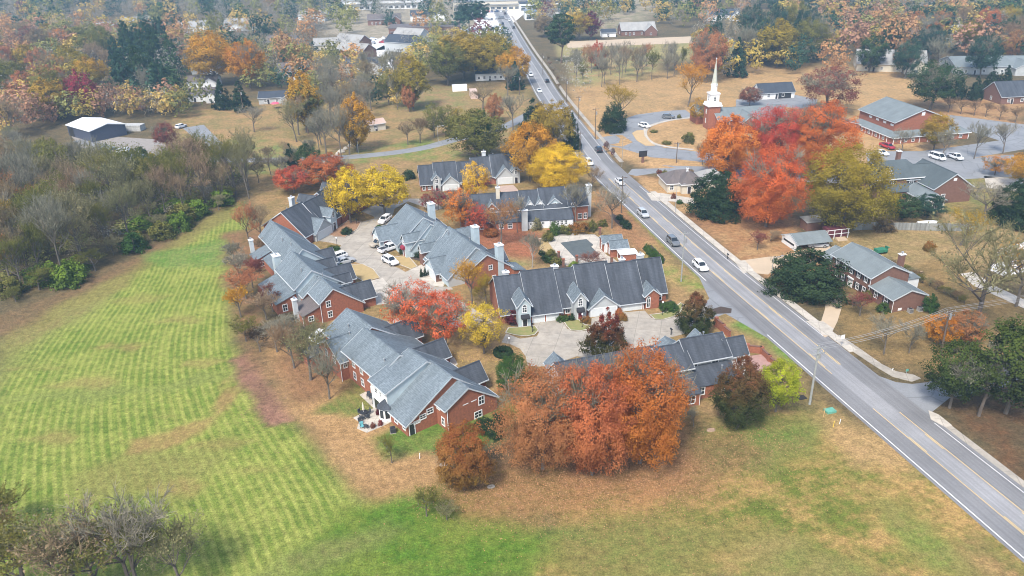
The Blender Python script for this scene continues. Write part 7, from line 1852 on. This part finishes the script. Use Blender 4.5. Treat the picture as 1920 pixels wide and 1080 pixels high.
# shrubs by eye: (x, y base, top, width, leaf, label)
SHR = 0
def shrub(bx, by, ty, w, lf, label, group=None, kind='shrub'):
    tree(kind, bx, by, ty, w, lf, label, group, 'shrub', name='shrub')
for bx, by, ty, w, lf in ((1050,603,592,14,'green'),(1060,601,590,14,'green'),(1072,600,588,14,'magnolia'),(962,606,582,26,'maroon'),(1098,604,592,18,'rust_olive'),(1168,600,588,18,'rust_olive'),(1162,590,578,16,'rust')):
    shrub(bx, by, ty, w, lf, 'low shrub against the slate roofed row front', 'shrubs before the slate row')
for bx, by in ((1246,578),(1258,576),(1250,584),(1262,582)): shrub(bx, by, by-11, 20, 'green', 'clipped green shrub in the bed at the slate row end', 'clipped shrubs at the slate row end')
for i, x in enumerate((790.5, 797.5, 805, 812.5)):
    tree('cedar', x, 519-i*1.6, 501-i*1.6, 8, 'cedar', 'slim dark evergreen in the row between the pale driveways', 'slim evergreens in a row', name='slim_cedar')
for bx, by, ty, w, lb in ((648,436,427,16,'round clipped shrub beside the corner row garage'),(648.5+2,438,426,20,'larger round clipped shrub beside the corner row garage'),(755,475,465,14,'round dark shrub beside the red awning')):
    shrub(bx, by, ty, w, 'magnolia', lb)
for bx, by, ty, w, lf in ((622,470,460,18,'olive'),(630,468,460,14,'green'),(640,505,494,16,'green'),(778,478,468,14,'green'),(786,482,470,16,'magnolia'),(800,484,472,14,'dusty_red'),(712,430,422,16,'green'),(704,440,432,14,'dusty_red')):
    shrub(bx, by, ty, w, lf, {'olive':'olive','green':'green','magnolia':'dark green','dusty_red':'dusty red'}[lf]+' small shrub along the upper court', 'small shrubs along the upper court')
for bx, by, ty, w in ((920,812,795,34),(905,800,782,28),(935,795,770,24),(930,818,806,30)): shrub(bx, by, ty, w, 'magnolia', 'low dark shrub against the brick gable wall', 'shrubs at the brick gable')
for bx, by, ty, w in ((685,640,628,14),(697,646,634,14),(705,650,640,12)): shrub(bx, by, ty, w, 'magnolia', 'dark shrub along the walk behind the patio townhouse', 'shrubs along the walk')
for bx, by, ty, w, lf in ((1040,440,415,20,'green'),(1060,437,420,26,'olive'),(1078,436,418,26,'rust_olive'),(1095,436,418,26,'rust_olive'),(1110,432,412,20,'olive'),(1028,452,432,22,'olive'),(1005,430,408,20,'grey_olive'),(1130,424,410,16,'olive')):
    shrub(bx, by, ty, w, lf, {'olive':'olive','green':'green','rust_olive':'rusty','grey_olive':'grey'}[lf]+' clipped shrub in the hedge behind the pool', 'hedge behind the pool')
for bx, by, ty, w, lf in ((1033,480,467,20,'olive'),(1022,488,478,14,'green'),(1031,492,480,16,'green'),(1043,496,482,22,'olive'),(1075,500,490,20,'bright_green'),(1016,478,468,12,'magnolia')):
    shrub(bx, by, ty, w, lf, 'shrub beside the pool fence', 'shrubs beside the pool fence')
for bx, by, ty, w in ((1162,412,402,14),(1170,420,410,16),(1176,428,416,16)): shrub(bx, by, ty, w, 'magnolia', 'dark shrub in the verge bed by the bare tree', 'shrubs in the upper verge bed')
for bx, by, ty, w in ((1212,470,457,12),(1218,476,460,14),(1224,482,465,14),(1230,487,470,14),(1237,493,476,14)): shrub(bx, by, ty, w, 'green', 'clipped green shrub in the verge hedge by the pool house', 'verge hedge by the pool house')
tree('bare_leaf', 1108, 503, 472, 52, 'dusty_red', 'pale red leaved small tree leaning over the pool deck', name='young_tree', var=0)
shrub(1743, 584, 552, 27, 'green', 'round green shrub against the brick house wing')
for bx, by, ty, w, lf, lb in ((1655,585,568,22,'green','green shrub at the brick house wing corner'),(1598,575,555,34,'grey_olive','grey shrub before the brick house door'),(1625,560,545,24,'olive','olive shrub before the brick house'),(1742,470,452,20,'rust_olive','rusty shrub in the back yard hedge'),(1657,432,405,36,'brown','round brown shrub before the wooden fence'),(1445,452,432,40,'tan','tan brushy shrub beside the carport'),(1420,468,430,36,'dusty_red','small pinkish weeping tree beside the road lawn')):
    shrub(bx, by, ty, w, lf, lb, kind='shrub' if lf not in ('tan', 'dusty_red', 'grey_olive') else 'brush')
for bx, by, ty, w, lf in ((1236,326,317,10,'dusty_red'),(1246,327,318,10,'olive'),(1262,372,362,10,'dusty_red'),(1294,325,316,12,'brown'),(1274,382,374,12,'green')): shrub(bx, by, ty, w, lf, 'small round shrub by the bungalow street', 'small shrubs by the bungalow')
for bx, by, ty, w in ((1226,248,243,14),(1250,270,263,16),(1273,222,214,8),(1290,268,248,22)): shrub(bx, by, ty, w, 'olive', 'low shrub on the church lawn', 'low shrubs on the church lawn')
for bx, by, ty, w in ((1137,286,264,12),(1149,296,276,10)): tree('open', bx, by, ty, w, 'maroon', 'tiny dark red street tree by the church sidewalk', 'tiny street trees by the church', name='young_tree')
shrub(766, 335, 318, 24, 'magnolia', 'dark round shrub beside the far townhouse row end')
for bx, by in ((1048,170),(1044,155),(1038,140),(1031,128),(1026,118)): tree('brush', bx, by, by-14, 10, 'brown', 'brown clipped hedge plant along the far sidewalk', 'hedge plants along the far sidewalk', 'shrub', 'shrub')
for x in range(12):
    bx = 1665 + x*13; by = 497 + x*6.6
    tree('brush', bx, by, by-16, 26, ['grey_olive', 'brown', 'olive'][x % 3], 'brushy hedge plant along the back yard line', 'hedge along the back yard', 'shrub', 'shrub')
# ring hedges
def ring_hedge(px, py, r0, h, label, top='magnolia'):
    p = P(px, py); rng = np.random.default_rng(int(px)); n = 3600
    th = rng.uniform(0, 6.28, n); ph = rng.uniform(0, 6.28, n); rr = h*.5*(.75+.3*rng.random(n))
    C = np.c_[(r0+rr*np.cos(ph))*np.cos(th), (r0+rr*np.cos(ph))*np.sin(th), h*.5+rr*np.sin(ph)]
    Nn = unit(np.c_[np.cos(ph)*np.cos(th), np.cos(ph)*np.sin(th), np.sin(ph)] + rng.normal(0, .4, (n, 3)))
    C[:, 2] = np.maximum(C[:, 2], .02)
    V, F = quads(C, Nn, .16, rng)
    root = empty('ring_hedge', (p.x, p.y, 0)); me = np_mesh('foliage', V, F, {'var': np.repeat(rng.random(n), 4), 'ht': np.ones(n*4)})
    link('foliage', me, root, LEAFM[top]); m = MB(); m.lathe([(r0-.2, 0), (r0-.2, h*.7), (r0+.2, h*.7), (r0+.2, 0)], 16); m.build('stems', plain('hedge_core', (.03,.03,.018), .95), root)
    tag(root, label, 'hedge')
ring_hedge(943, 665, 1.25, 1.1, 'ring shaped clipped hedge beside the lemon yellow tree'); ring_hedge(920, 442, 1.2, 1.5, 'ring shaped hedge on the leaf covered lawn', 'rust_olive')
# ---------------------------------------------------------------- pool
Q4 = Z(1000, 420, 8.727)
deck = sheet('pool_deck', PL([(60,250),(330,195),(640,150),(1000,175),(1100,240),(1090,400),(1210,520),(1300,560),(1400,640),(1380,690),(1230,700),(500,680),(440,600),(380,490),(210,250)], Q4), .08, CONC_L, 'pale concrete pool deck with tan edging', 'deck', thick=.08)
pc = sheet('pool_cover', PL([(445,315),(870,255),(980,350),(945,380),(1085,510),(1000,570),(690,570)], Q4), .16, plain('pool_cover_fabric', (.085,.10,.10), .75, .2, .8), 'dark grey winter cover stretched over the pool', 'pool cover', thick=.07, kind=None)
sheet('dry_lawn_patch', PL([(100,270),(210,258),(380,480),(300,430),(200,470),(110,470)], Q4), .05, LAWN_T, 'tan lawn patch beside the pool deck', 'lawn', thick=.05)
def pillar(x, y, label):
    p = P(*Q4(x, y)); r = empty('brick_pillar', (p.x, p.y, 0), R(8)); m = MB(); m.box((-.25, -.25, 0), (.25, .25, 1.75)); m.build('shaft', BRICK_D, r)
    m = MB(); m.box((-.32, -.32, 1.75), (.32, .32, 1.9)); m.build('cap', BRICK, r); tag(r, label, 'pillar', 'brick pillars round the pool'); return Vector((p.x, p.y, 0))
pls = [pillar(x, y, l) for x, y, l in ((245,210,'brick pillar at the back hedge of the pool'),(415,575,'brick pillar beside the pool shrubs'),(490,695,'brick pillar at the pool corner'),(710,640,'brick pillar beside the red leaved pool tree'),(1280,660,'brick pillar beside the pool house porch'),(1090,175,'brick pillar behind the pool house'))]
def rail_fence(a, b_, label):
    r = empty('iron_fence', a); d = b_-a; ln = d.length; r.rotation_euler = (0, 0, math.atan2(d.y, d.x))
    m = MB(); m.tube((.3, 0, .2), (ln-.3, 0, .2), .025, .025, 4); m.build('rail', BLACKMETAL, r); m = MB(); m.tube((.3, 0, 1.3), (ln-.3, 0, 1.3), .025, .025, 4); m.build('rail', BLACKMETAL, r)
    n = int(ln/.35); k = ('picket',)
    if k not in MESHC: m = MB(); m.tube((0, 0, .05), (0, 0, 1.45), .014, .01, 4); MESHC[k] = m.mesh('picket', BLACKMETAL)
    for i in range(1, n): o = link('picket', MESHC[k], r); o.location = (ln*i/n, 0, 0)
    tag(r, label, 'fence', 'iron fences round the pool')
rail_fence(pls[1], pls[2], 'black iron fence between the pool shrubs and the corner'); rail_fence(pls[2], pls[3], 'black iron fence behind the slate row'); rail_fence(pls[3], pls[4], 'black iron fence behind the red leaved pool tree'); rail_fence(pls[0], pls[5], 'black iron fence along the back hedge of the pool')
# brick garden walls at the front row end
def brick_wall(pts, h, label, name='brick_garden_wall'):
    q = [P(*p) for p in pts]; r = empty(name, q[0])
    for i, (a, b_) in enumerate(zip(q, q[1:])):
        d = b_-a; M = Matrix.Translation(a-q[0]) @ Matrix.Rotation(math.atan2(d.y, d.x), 4, 'Z')
        hh = h - .25*i
        m = MB(); m.box((0, -.15, 0), (d.length, .15, hh), 0, M); m.build('wall_panel', BRICK, r); m = MB(); m.box((-.02, -.21, hh), (d.length+.02, .21, hh+.1), 0, M); m.build('coping', BRICK_D, r)
        m = MB(); m.box((-.3, -.3, 0), (.3, .3, hh+.35), 0, M); m.build('pier', BRICK, r)
    tag(r, label, 'wall')
L5 = Z(1020, 600, 4.174)
brick_wall([L5(1345, 50), L5(1400, 95), L5(1455, 140)], 1.6, 'stepped brick garden wall beside the road verge'); brick_wall([L5(1590, 250), L5(1700, 262), L5(1760, 320), L5(1800, 350)], 1.3, 'low brick wall round the front row patio')
sheet('brick_patio', PL([(1560,290),(1700,270),(1790,350),(1700,420),(1600,400)], L5), .04, plain('pink_paving', (.36,.22,.19), .85, .2, 2), 'pinkish brick patio at the end of the front row', 'patio', thick=.04)
# ---------------------------------------------------------------- patio of the meadow row
sheet('patio', PL([(475,750),(530,722),(600,800),(640,870),(640,920),(715,965),(640,1000),(530,1045),(455,1012),(470,960),(425,930),(500,890),(585,855)], L4_), .06, CONC_L, 'pale concrete patio behind the meadow townhouse row', 'patio', thick=.06)
def patio_table(px, py, umb, label):
    p = P(px, py); r = empty('patio_table', (p.x, p.y, .06)); m = MB(); m.lathe([(0, .7), (.65, .7), (.65, .75), (0, .76)], 16); m.build('table_top', BLACKMETAL, r)
    for k in range(4):
        m = MB(); a = k*math.pi/2+.4; m.tube((.5*math.cos(a), .5*math.sin(a), 0), (.42*math.cos(a), .42*math.sin(a), .7), .03, .03, 6); m.build('leg', BLACKMETAL, r)
    tag(r, label, 'table')
    if umb:
        u = empty('patio_umbrella', (p.x, p.y, .06)); m = MB(); m.tube((0, 0, 0), (0, 0, 2.5), .03, .03, 6); m.build('pole', TRIM, u)
        m = MB(); m.lathe([(.10, 1.0), (.2, 1.2), (.16, 1.9), (.04, 2.5), (0, 2.55)], 8); m.build('folded_canopy', STUCCO, u); tag(u, 'folded cream patio umbrella standing in the dark table', 'umbrella')
def chair(px, py, deg, mat, label, group='patio chairs'):
    p = P(px, py); r = empty('patio_chair', (p.x, p.y, .06), R(deg)); m = MB(); m.box((-.27, -.27, .38), (.27, .27, .46)); m.build('seat', mat, r)
    m = MB(); m.box((-.27, .22, .46), (.27, .3, 1.0), 0, Matrix.Rotation(R(-6), 4, 'X')); m.build('backrest', mat, r)
    for x in (-.24, .24):
        for y in (-.24, .24): m = MB(); m.tube((x, y, 0), (x, y, .4), .025, .025, 5); m.build('leg', BLACKMETAL, r)
        m = MB(); m.box((x-.03, -.25, .62), (x+.03, .27, .66)); m.build('armrest', BLACKMETAL, r)
    tag(r, label, 'chair', group)
DK = plain('dark_cushion', (.05,.055,.065), .8, .2)
patio_table(*L4_(510, 915), True, 'round dark patio table under the folded umbrella')
for x, y, a in ((485,905,60),(545,900,-60),(500,945,140),(535,935,-130)): chair(*L4_(x, y), a, DK, 'dark chair at the round patio table', 'chairs at the round patio table')
chair(*L4_(485, 975), 40, DK, 'dark armchair beside the blue patio cushion'); chair(*L4_(530, 1010), 170, DK, 'dark armchair at the outer patio edge'); chair(*L4_(495, 1010), 20, plain('teal_cushion', (.12,.35,.38), .8), 'teal blue patio chair'); chair(*L4_(545, 770), 0, DK, 'dark chair by the patio doors'); chair(*L4_(565, 785), 20, DK, 'dark lounge chair against the brick wall')
def grill(px, py, label):
    p = P(px, py); r = empty('grill', (p.x, p.y, .06)); m = MB(); m.box((-.45, -.3, .2), (.45, .3, .85)); m.build('cart', DK, r); m = MB(); m.tube((-.45, 0, .9), (.45, 0, .9), .3, .3, 10); m.build('lid', BLACKMETAL, r)
    for x in (-.4, .4): m = MB(); m.tube((x, -.3, .1), (x, .3, .1), .1, .1, 8); m.build('wheel', TYRE, r)
    tag(r, label, 'grill')
grill(*L4_(600, 815), 'black barbecue grill beside the bay window')
def planter(px, py, lf, label):
    p = P(px, py); tree('shrub', 0, 0, 0, 0, lf, label, 'potted plants on the patio', 'plant', 'potted_plant', world_pos=(p.x, p.y, 0), h=1.0, w=.8)
for x, y, lf in ((622,900,'maroon'),(688,950,'maroon'),(580,1005,'dusty_red'),(635,985,'dusty_red')): planter(*L4_(x, y), lf, 'dark red potted plant on the patio')
def ac(px, py, label, mat=METAL, z=0):
    p = P(px, py); r = empty('air_conditioner', (p.x, p.y, z), R(14)); m = MB(); m.box((-.45, -.45, 0), (.45, .45, .08)); m.build('base', CONC, r); m = MB(); m.box((-.4, -.4, .08), (.4, .4, .85)); m.build('housing', mat, r)
    m = MB(); m.lathe([(.34, .85), (.34, .9), (0, .92)], 12); m.build('fan_grille', BLACKMETAL, r)
    for i in range(4): m = MB(); m.box((-.37, -.412, .18+i*.16), (.37, -.4, .25+i*.16)); m.build('louvre', BLACKMETAL, r)
    tag(r, label, 'air conditioner')
ac(*L4_(735, 1040), 'dark air conditioner beside the patio corner', plain('ac_dark', (.05,.05,.055), .6)); ac(1706, 586, 'pale grey air conditioner at the brick house wing'); ac(1724, 583, 'second smaller grey unit at the brick house wing')
# ---------------------------------------------------------------- wooden fence, each board its own piece
def board_fence(a, b_, h, label):
    a, b_ = P(*a), P(*b_); d = b_-a; ln = d.length; r = empty('wooden_fence', a, math.atan2(d.y, d.x))
    mats = [plain(f'fence_grey_{i}', c, .9, .2, 3) for i, c in enumerate(((.22,.23,.22), (.27,.28,.265), (.18,.185,.175)))]
    ms = []
    for i in range(3): m = MB(); m.box((-.19, -.03, .03), (.19, 0, h+.04*i)); ms.append(m.mesh('board', mats[i]))
    n = int(ln/.4)
    for i in range(n):
        o = link('board', ms[random.randrange(3)], r); o.location = (ln*(i+.5)/n, random.uniform(-.02, .0), 0)
    for z in (.4, h*.8): m = MB(); m.box((0, .0, z), (ln, .08, z+.1)); m.build('rail', mats[2], r)
    for i in range(0, n, 6): m = MB(); m.box((ln*i/n-.06, .08, 0), (ln*i/n+.06, .2, h)); m.build('post', mats[2], r)
    tag(r, label, 'fence')
board_fence((1600, 432), (1655, 430), 1.9, 'grey wooden board fence below the olive gold oak'); board_fence((1656, 431), (1826, 434), 1.9, 'long grey wooden board fence behind the back yard')
board_fence((1060, 64.5), (1130, 63), 1.6, 'pale paling fence beside the far road') if False else None
# backyard oddments
def umbrella(px, py, mat, label):
    p = P(px, py); r = empty('garden_umbrella', (p.x, p.y, 0)); m = MB(); m.tube((0, 0, 0), (0, 0, 2.6), .04, .04, 6); m.build('pole', METAL, r); m = MB(); m.lathe([(1.9, 2.0), (1.0, 2.5), (0, 2.75)], 8); m.build('canopy', mat, r); tag(r, label, 'umbrella')
umbrella(517, 203, plain('pink_canvas', (.60,.10,.16), .8), 'pink garden umbrella beside the low grey house')
def boat(px, py, label):
    p = P(px, py); r = empty('covered_boat', (p.x, p.y, 0), R(6)); m = MB()
    loft(m, [[(x, -w, .5), (x, w, .5), (x, w*1.15, .9), (x, w*.6, 1.15+.1*w), (x, -w*.6, 1.15+.1*w), (x, -w*1.15, .9)] for x, w in ((-2.6,.4),(-2.2,.85),(0,1.0),(1.6,.75),(2.6,.12))]); m.build('hull_cover', SIDING_W, r)
    m = MB(); m.box((-2.4, -.5, .2), (2.0, .5, .5)); m.build('trailer', METAL, r)
    for y in (-.8, .8): m = MB(); m.tube((-.4, y-.1, .3), (-.4, y+.1, .3), .3, .3, 10); m.build('wheel', TYRE, r)
    tag(r, label, 'boat')
boat(1738, 424, 'white covered boat behind the wooden fence')
def swing(px, py):
    p = P(px, py); r = empty('play_set', (p.x, p.y, 0), R(14)); g = plain('play_green', (.03,.17,.10), .6)
    m = MB(); m.box((-1.2, -.8, .5), (1.2, .8, 1.1)); m.build('cover', g, r)
    for x in (-1.1, 1.1): m = MB(); m.tube((x, 0, 0), (x, 0, .5), .08, .08, 6); m.build('leg', BLACKMETAL, r)
    m = MB(); m.box((1.4, -.5, 0), (1.5, .5, 1.5)); m.box((1.4, -.5, 1.3), (1.9, .5, 1.4)); m.build('frame', g, r); tag(r, 'dark green covered play set behind the brick house', 'play set')
swing(1650, 475)
for x, y, l in ((1722, 512, 'low wooden bench in the back yard'),):
    p = P(x, y); r = empty('bench', (p.x, p.y, 0), R(-20)); m = MB(); m.box((-.8, -.2, .4), (.8, .2, .48)); m.build('seat', plain('bench_wood', (.38,.27,.18), .8), r)
    for q in (-.6, .6): m = MB(); m.box((q-.05, -.18, 0), (q+.05, .18, .4)); m.build('leg', WOODPOLE, r)
    tag(r, l, 'bench')
# pergola with steps behind the carport
p = P(1576, 447); r = empty('white_pergola', (p.x, p.y, 0), R(12))
for i, x in enumerate((-3.6, -1.8, 0, 1.8)):
    m = MB(); m.box((x-.07, -.07, 0), (x+.07, .07, 2.3)); m.build('post', TRIM, r)
for z in (2.2, 1.2): m = MB(); m.box((-4.2, -.05, z), (2.1, .05, z+.12)); m.build('beam', TRIM, r)
m = MB(); m.box((-2.9, 1.0, 0), (2.2, 3.2, 2.2)); m.build('backdrop_wall', plain('dark_red_wall', (.13,.03,.04), .8), r)
for i in range(3): m = MB(); m.box((-1.6, -1.6+.45*i, 0), (.8, -1.1+.45*i, .16+.16*i)); m.build('step', CONC_T, r)
tag(r, 'white pergola with steps before a dark red outbuilding', 'pergola')
# white covered greenhouse tunnel and sheds at the right edge
def tunnel(px, py, ln, w, h, deg, label):
    p = P(px, py); r = empty('garden_tunnel', (p.x, p.y, 0), R(deg)); m = MB(); n = 8
    for i in range(n):
        a0, a1 = math.pi*i/n, math.pi*(i+1)/n
        m.face([(0, w/2*math.cos(a0), h*math.sin(a0)), (ln, w/2*math.cos(a0), h*math.sin(a0)), (ln, w/2*math.cos(a1), h*math.sin(a1)), (0, w/2*math.cos(a1), h*math.sin(a1))])
    for x in (0, ln): m.face([(x, w/2*math.cos(math.pi*i/n), h*math.sin(math.pi*i/n)) for i in range(n+1)])
    m.build('cover', ROOF_METAL, r)
    for k in range(6):
        m = MB(); x = ln*k/5
        for i in range(n): a0, a1 = math.pi*i/n, math.pi*(i+1)/n; m.tube((x, (w/2+.03)*math.cos(a0), (h+.03)*math.sin(a0)), (x, (w/2+.03)*math.cos(a1), (h+.03)*math.sin(a1)), .05, .05, 4, cap=False)
        m.build('hoop', METAL, r)
    tag(r, label, 'greenhouse')
tunnel(1888, 486, 11, 5, 2.6, 25, 'white plastic garden tunnel at the gravel drive'); tunnel(1868, 512, 6, 4, 2.0, 20, 'short white garden tunnel beside the bare oak')
# trailers and shed by the white house
thing_box('storage_trailer', 862, 170, (6.5, 3, 2.6), ROOF_METAL, 'white storage trailer on the back meadow', 'trailer', 8); thing_box('camper_trailer', 888, 182, (3, 7.5, 3.0), plain('camper_paint', (.55,.42,.36), .5), 'tan camper trailer beside the back drive', 'trailer', 8)
thing_box('hay_pile', 250, 244, (8, 4, 2.2), plain('tarp_grey', (.40,.40,.38), .8), 'grey tarp covered pile beside the barn', 'pile', -5)
# creek wall of pale stones
for i in range(9):
    p = P(592+i*8, 318-i*5.4) ; r = empty('creek_boulder', (p.x, p.y, 0), i); m = MB(); s = 1.0+.4*math.sin(i*2.3)
    m.lathe([(s*.9, -.1), (s, .3), (s*.7, .8), (s*.25, 1.0), (0, 1.0)], 7); m.build('boulder', CONC_L, r); tag(r, 'pale boulder along the creek bank', 'boulder', 'boulders along the creek')
# fallen leaves: scattered under the rust trees and by the yellow ones
def fallen():
    rng = np.random.default_rng(5); Cs, cols = [], []
    def spot(px, py, rx, ry, n, cs, f=None):
        p = P(*(f(px, py) if f else (px, py))); C = np.c_[p.x+rng.normal(0, rx, n), p.y+rng.normal(0, ry, n), np.full(n, .05)]
        Cs.append(C); cols.append(np.array([cs[i] for i in rng.integers(0, len(cs), n)]))
    RU = [(.36,.17,.08), (.30,.16,.08), (.40,.23,.10), (.24,.14,.07)]
    spot(1110, 900, 11, 4, 6500, RU); spot(1230, 890, 9, 4, 3500, RU); spot(1010, 920, 7, 3.5, 1800, RU); spot(1150, 970, 12, 6, 900, RU); spot(873, 915, 3, 2.5, 900, RU); spot(1390, 820, 4, 3, 900, RU)
    spot(930, 455, 6, 5, 3500, [(.42,.16,.09), (.36,.15,.08)]); spot(1440, 430, 8, 7, 2500, RU); spot(560, 700, 5, 8, 2500, [(.30,.17,.09), (.24,.14,.09)]); spot(900, 665, 3.5, 3, 900, [(.5,.36,.08), (.36,.24,.12)]); spot(720, 405, 4, 4, 700, [(.5,.34,.06)])
    C = np.vstack(Cs); cc = np.vstack(cols); n = len(C)
    V, F = quads(C, unit(rng.normal(0, .35, (n, 3))+np.array([0, 0, 1])), .13, rng)
    V[:, 2] = np.maximum(V[:, 2], .012)
    me = np_mesh('fallen_leaves', V, F, {'col': np.repeat(cc, 4, 0)}); m, nt, N, L, b = new_mat('fallen_leaf'); at = N.new('ShaderNodeAttribute'); at.attribute_name = 'col'; L.new(at.outputs[0], b.inputs['Base Color']); b.inputs['Roughness'].default_value = .9
    me.materials.append(m); tag(link('fallen_leaves', me), 'fallen rust and gold leaves strewn over the lawns', 'leaves', kind='stuff')
fallen()
far_woods()
# ------------------------------------------------------------------ the air
def haze():
    mb = MB(); mb.box((-960, -45, -1.0), (960, 1260, 76))
    m = bpy.data.materials.new('hazy_air'); m.use_nodes = True
    N = m.node_tree.nodes; L = m.node_tree.links
    N.remove(N['Principled BSDF'])
    pv = N.new('ShaderNodeVolumePrincipled')
    pv.inputs['Color'].default_value = (.42, .70, 1.0, 1)
    pv.inputs['Density'].default_value = .00026
    pv.inputs['Anisotropy'].default_value = 0.0
    L.new(pv.outputs[0], N['Material Output'].inputs['Volume'])
    tag(mb.build('haze', m), 'pale blue haze in the air over the valley', 'haze', kind='stuff')
haze()
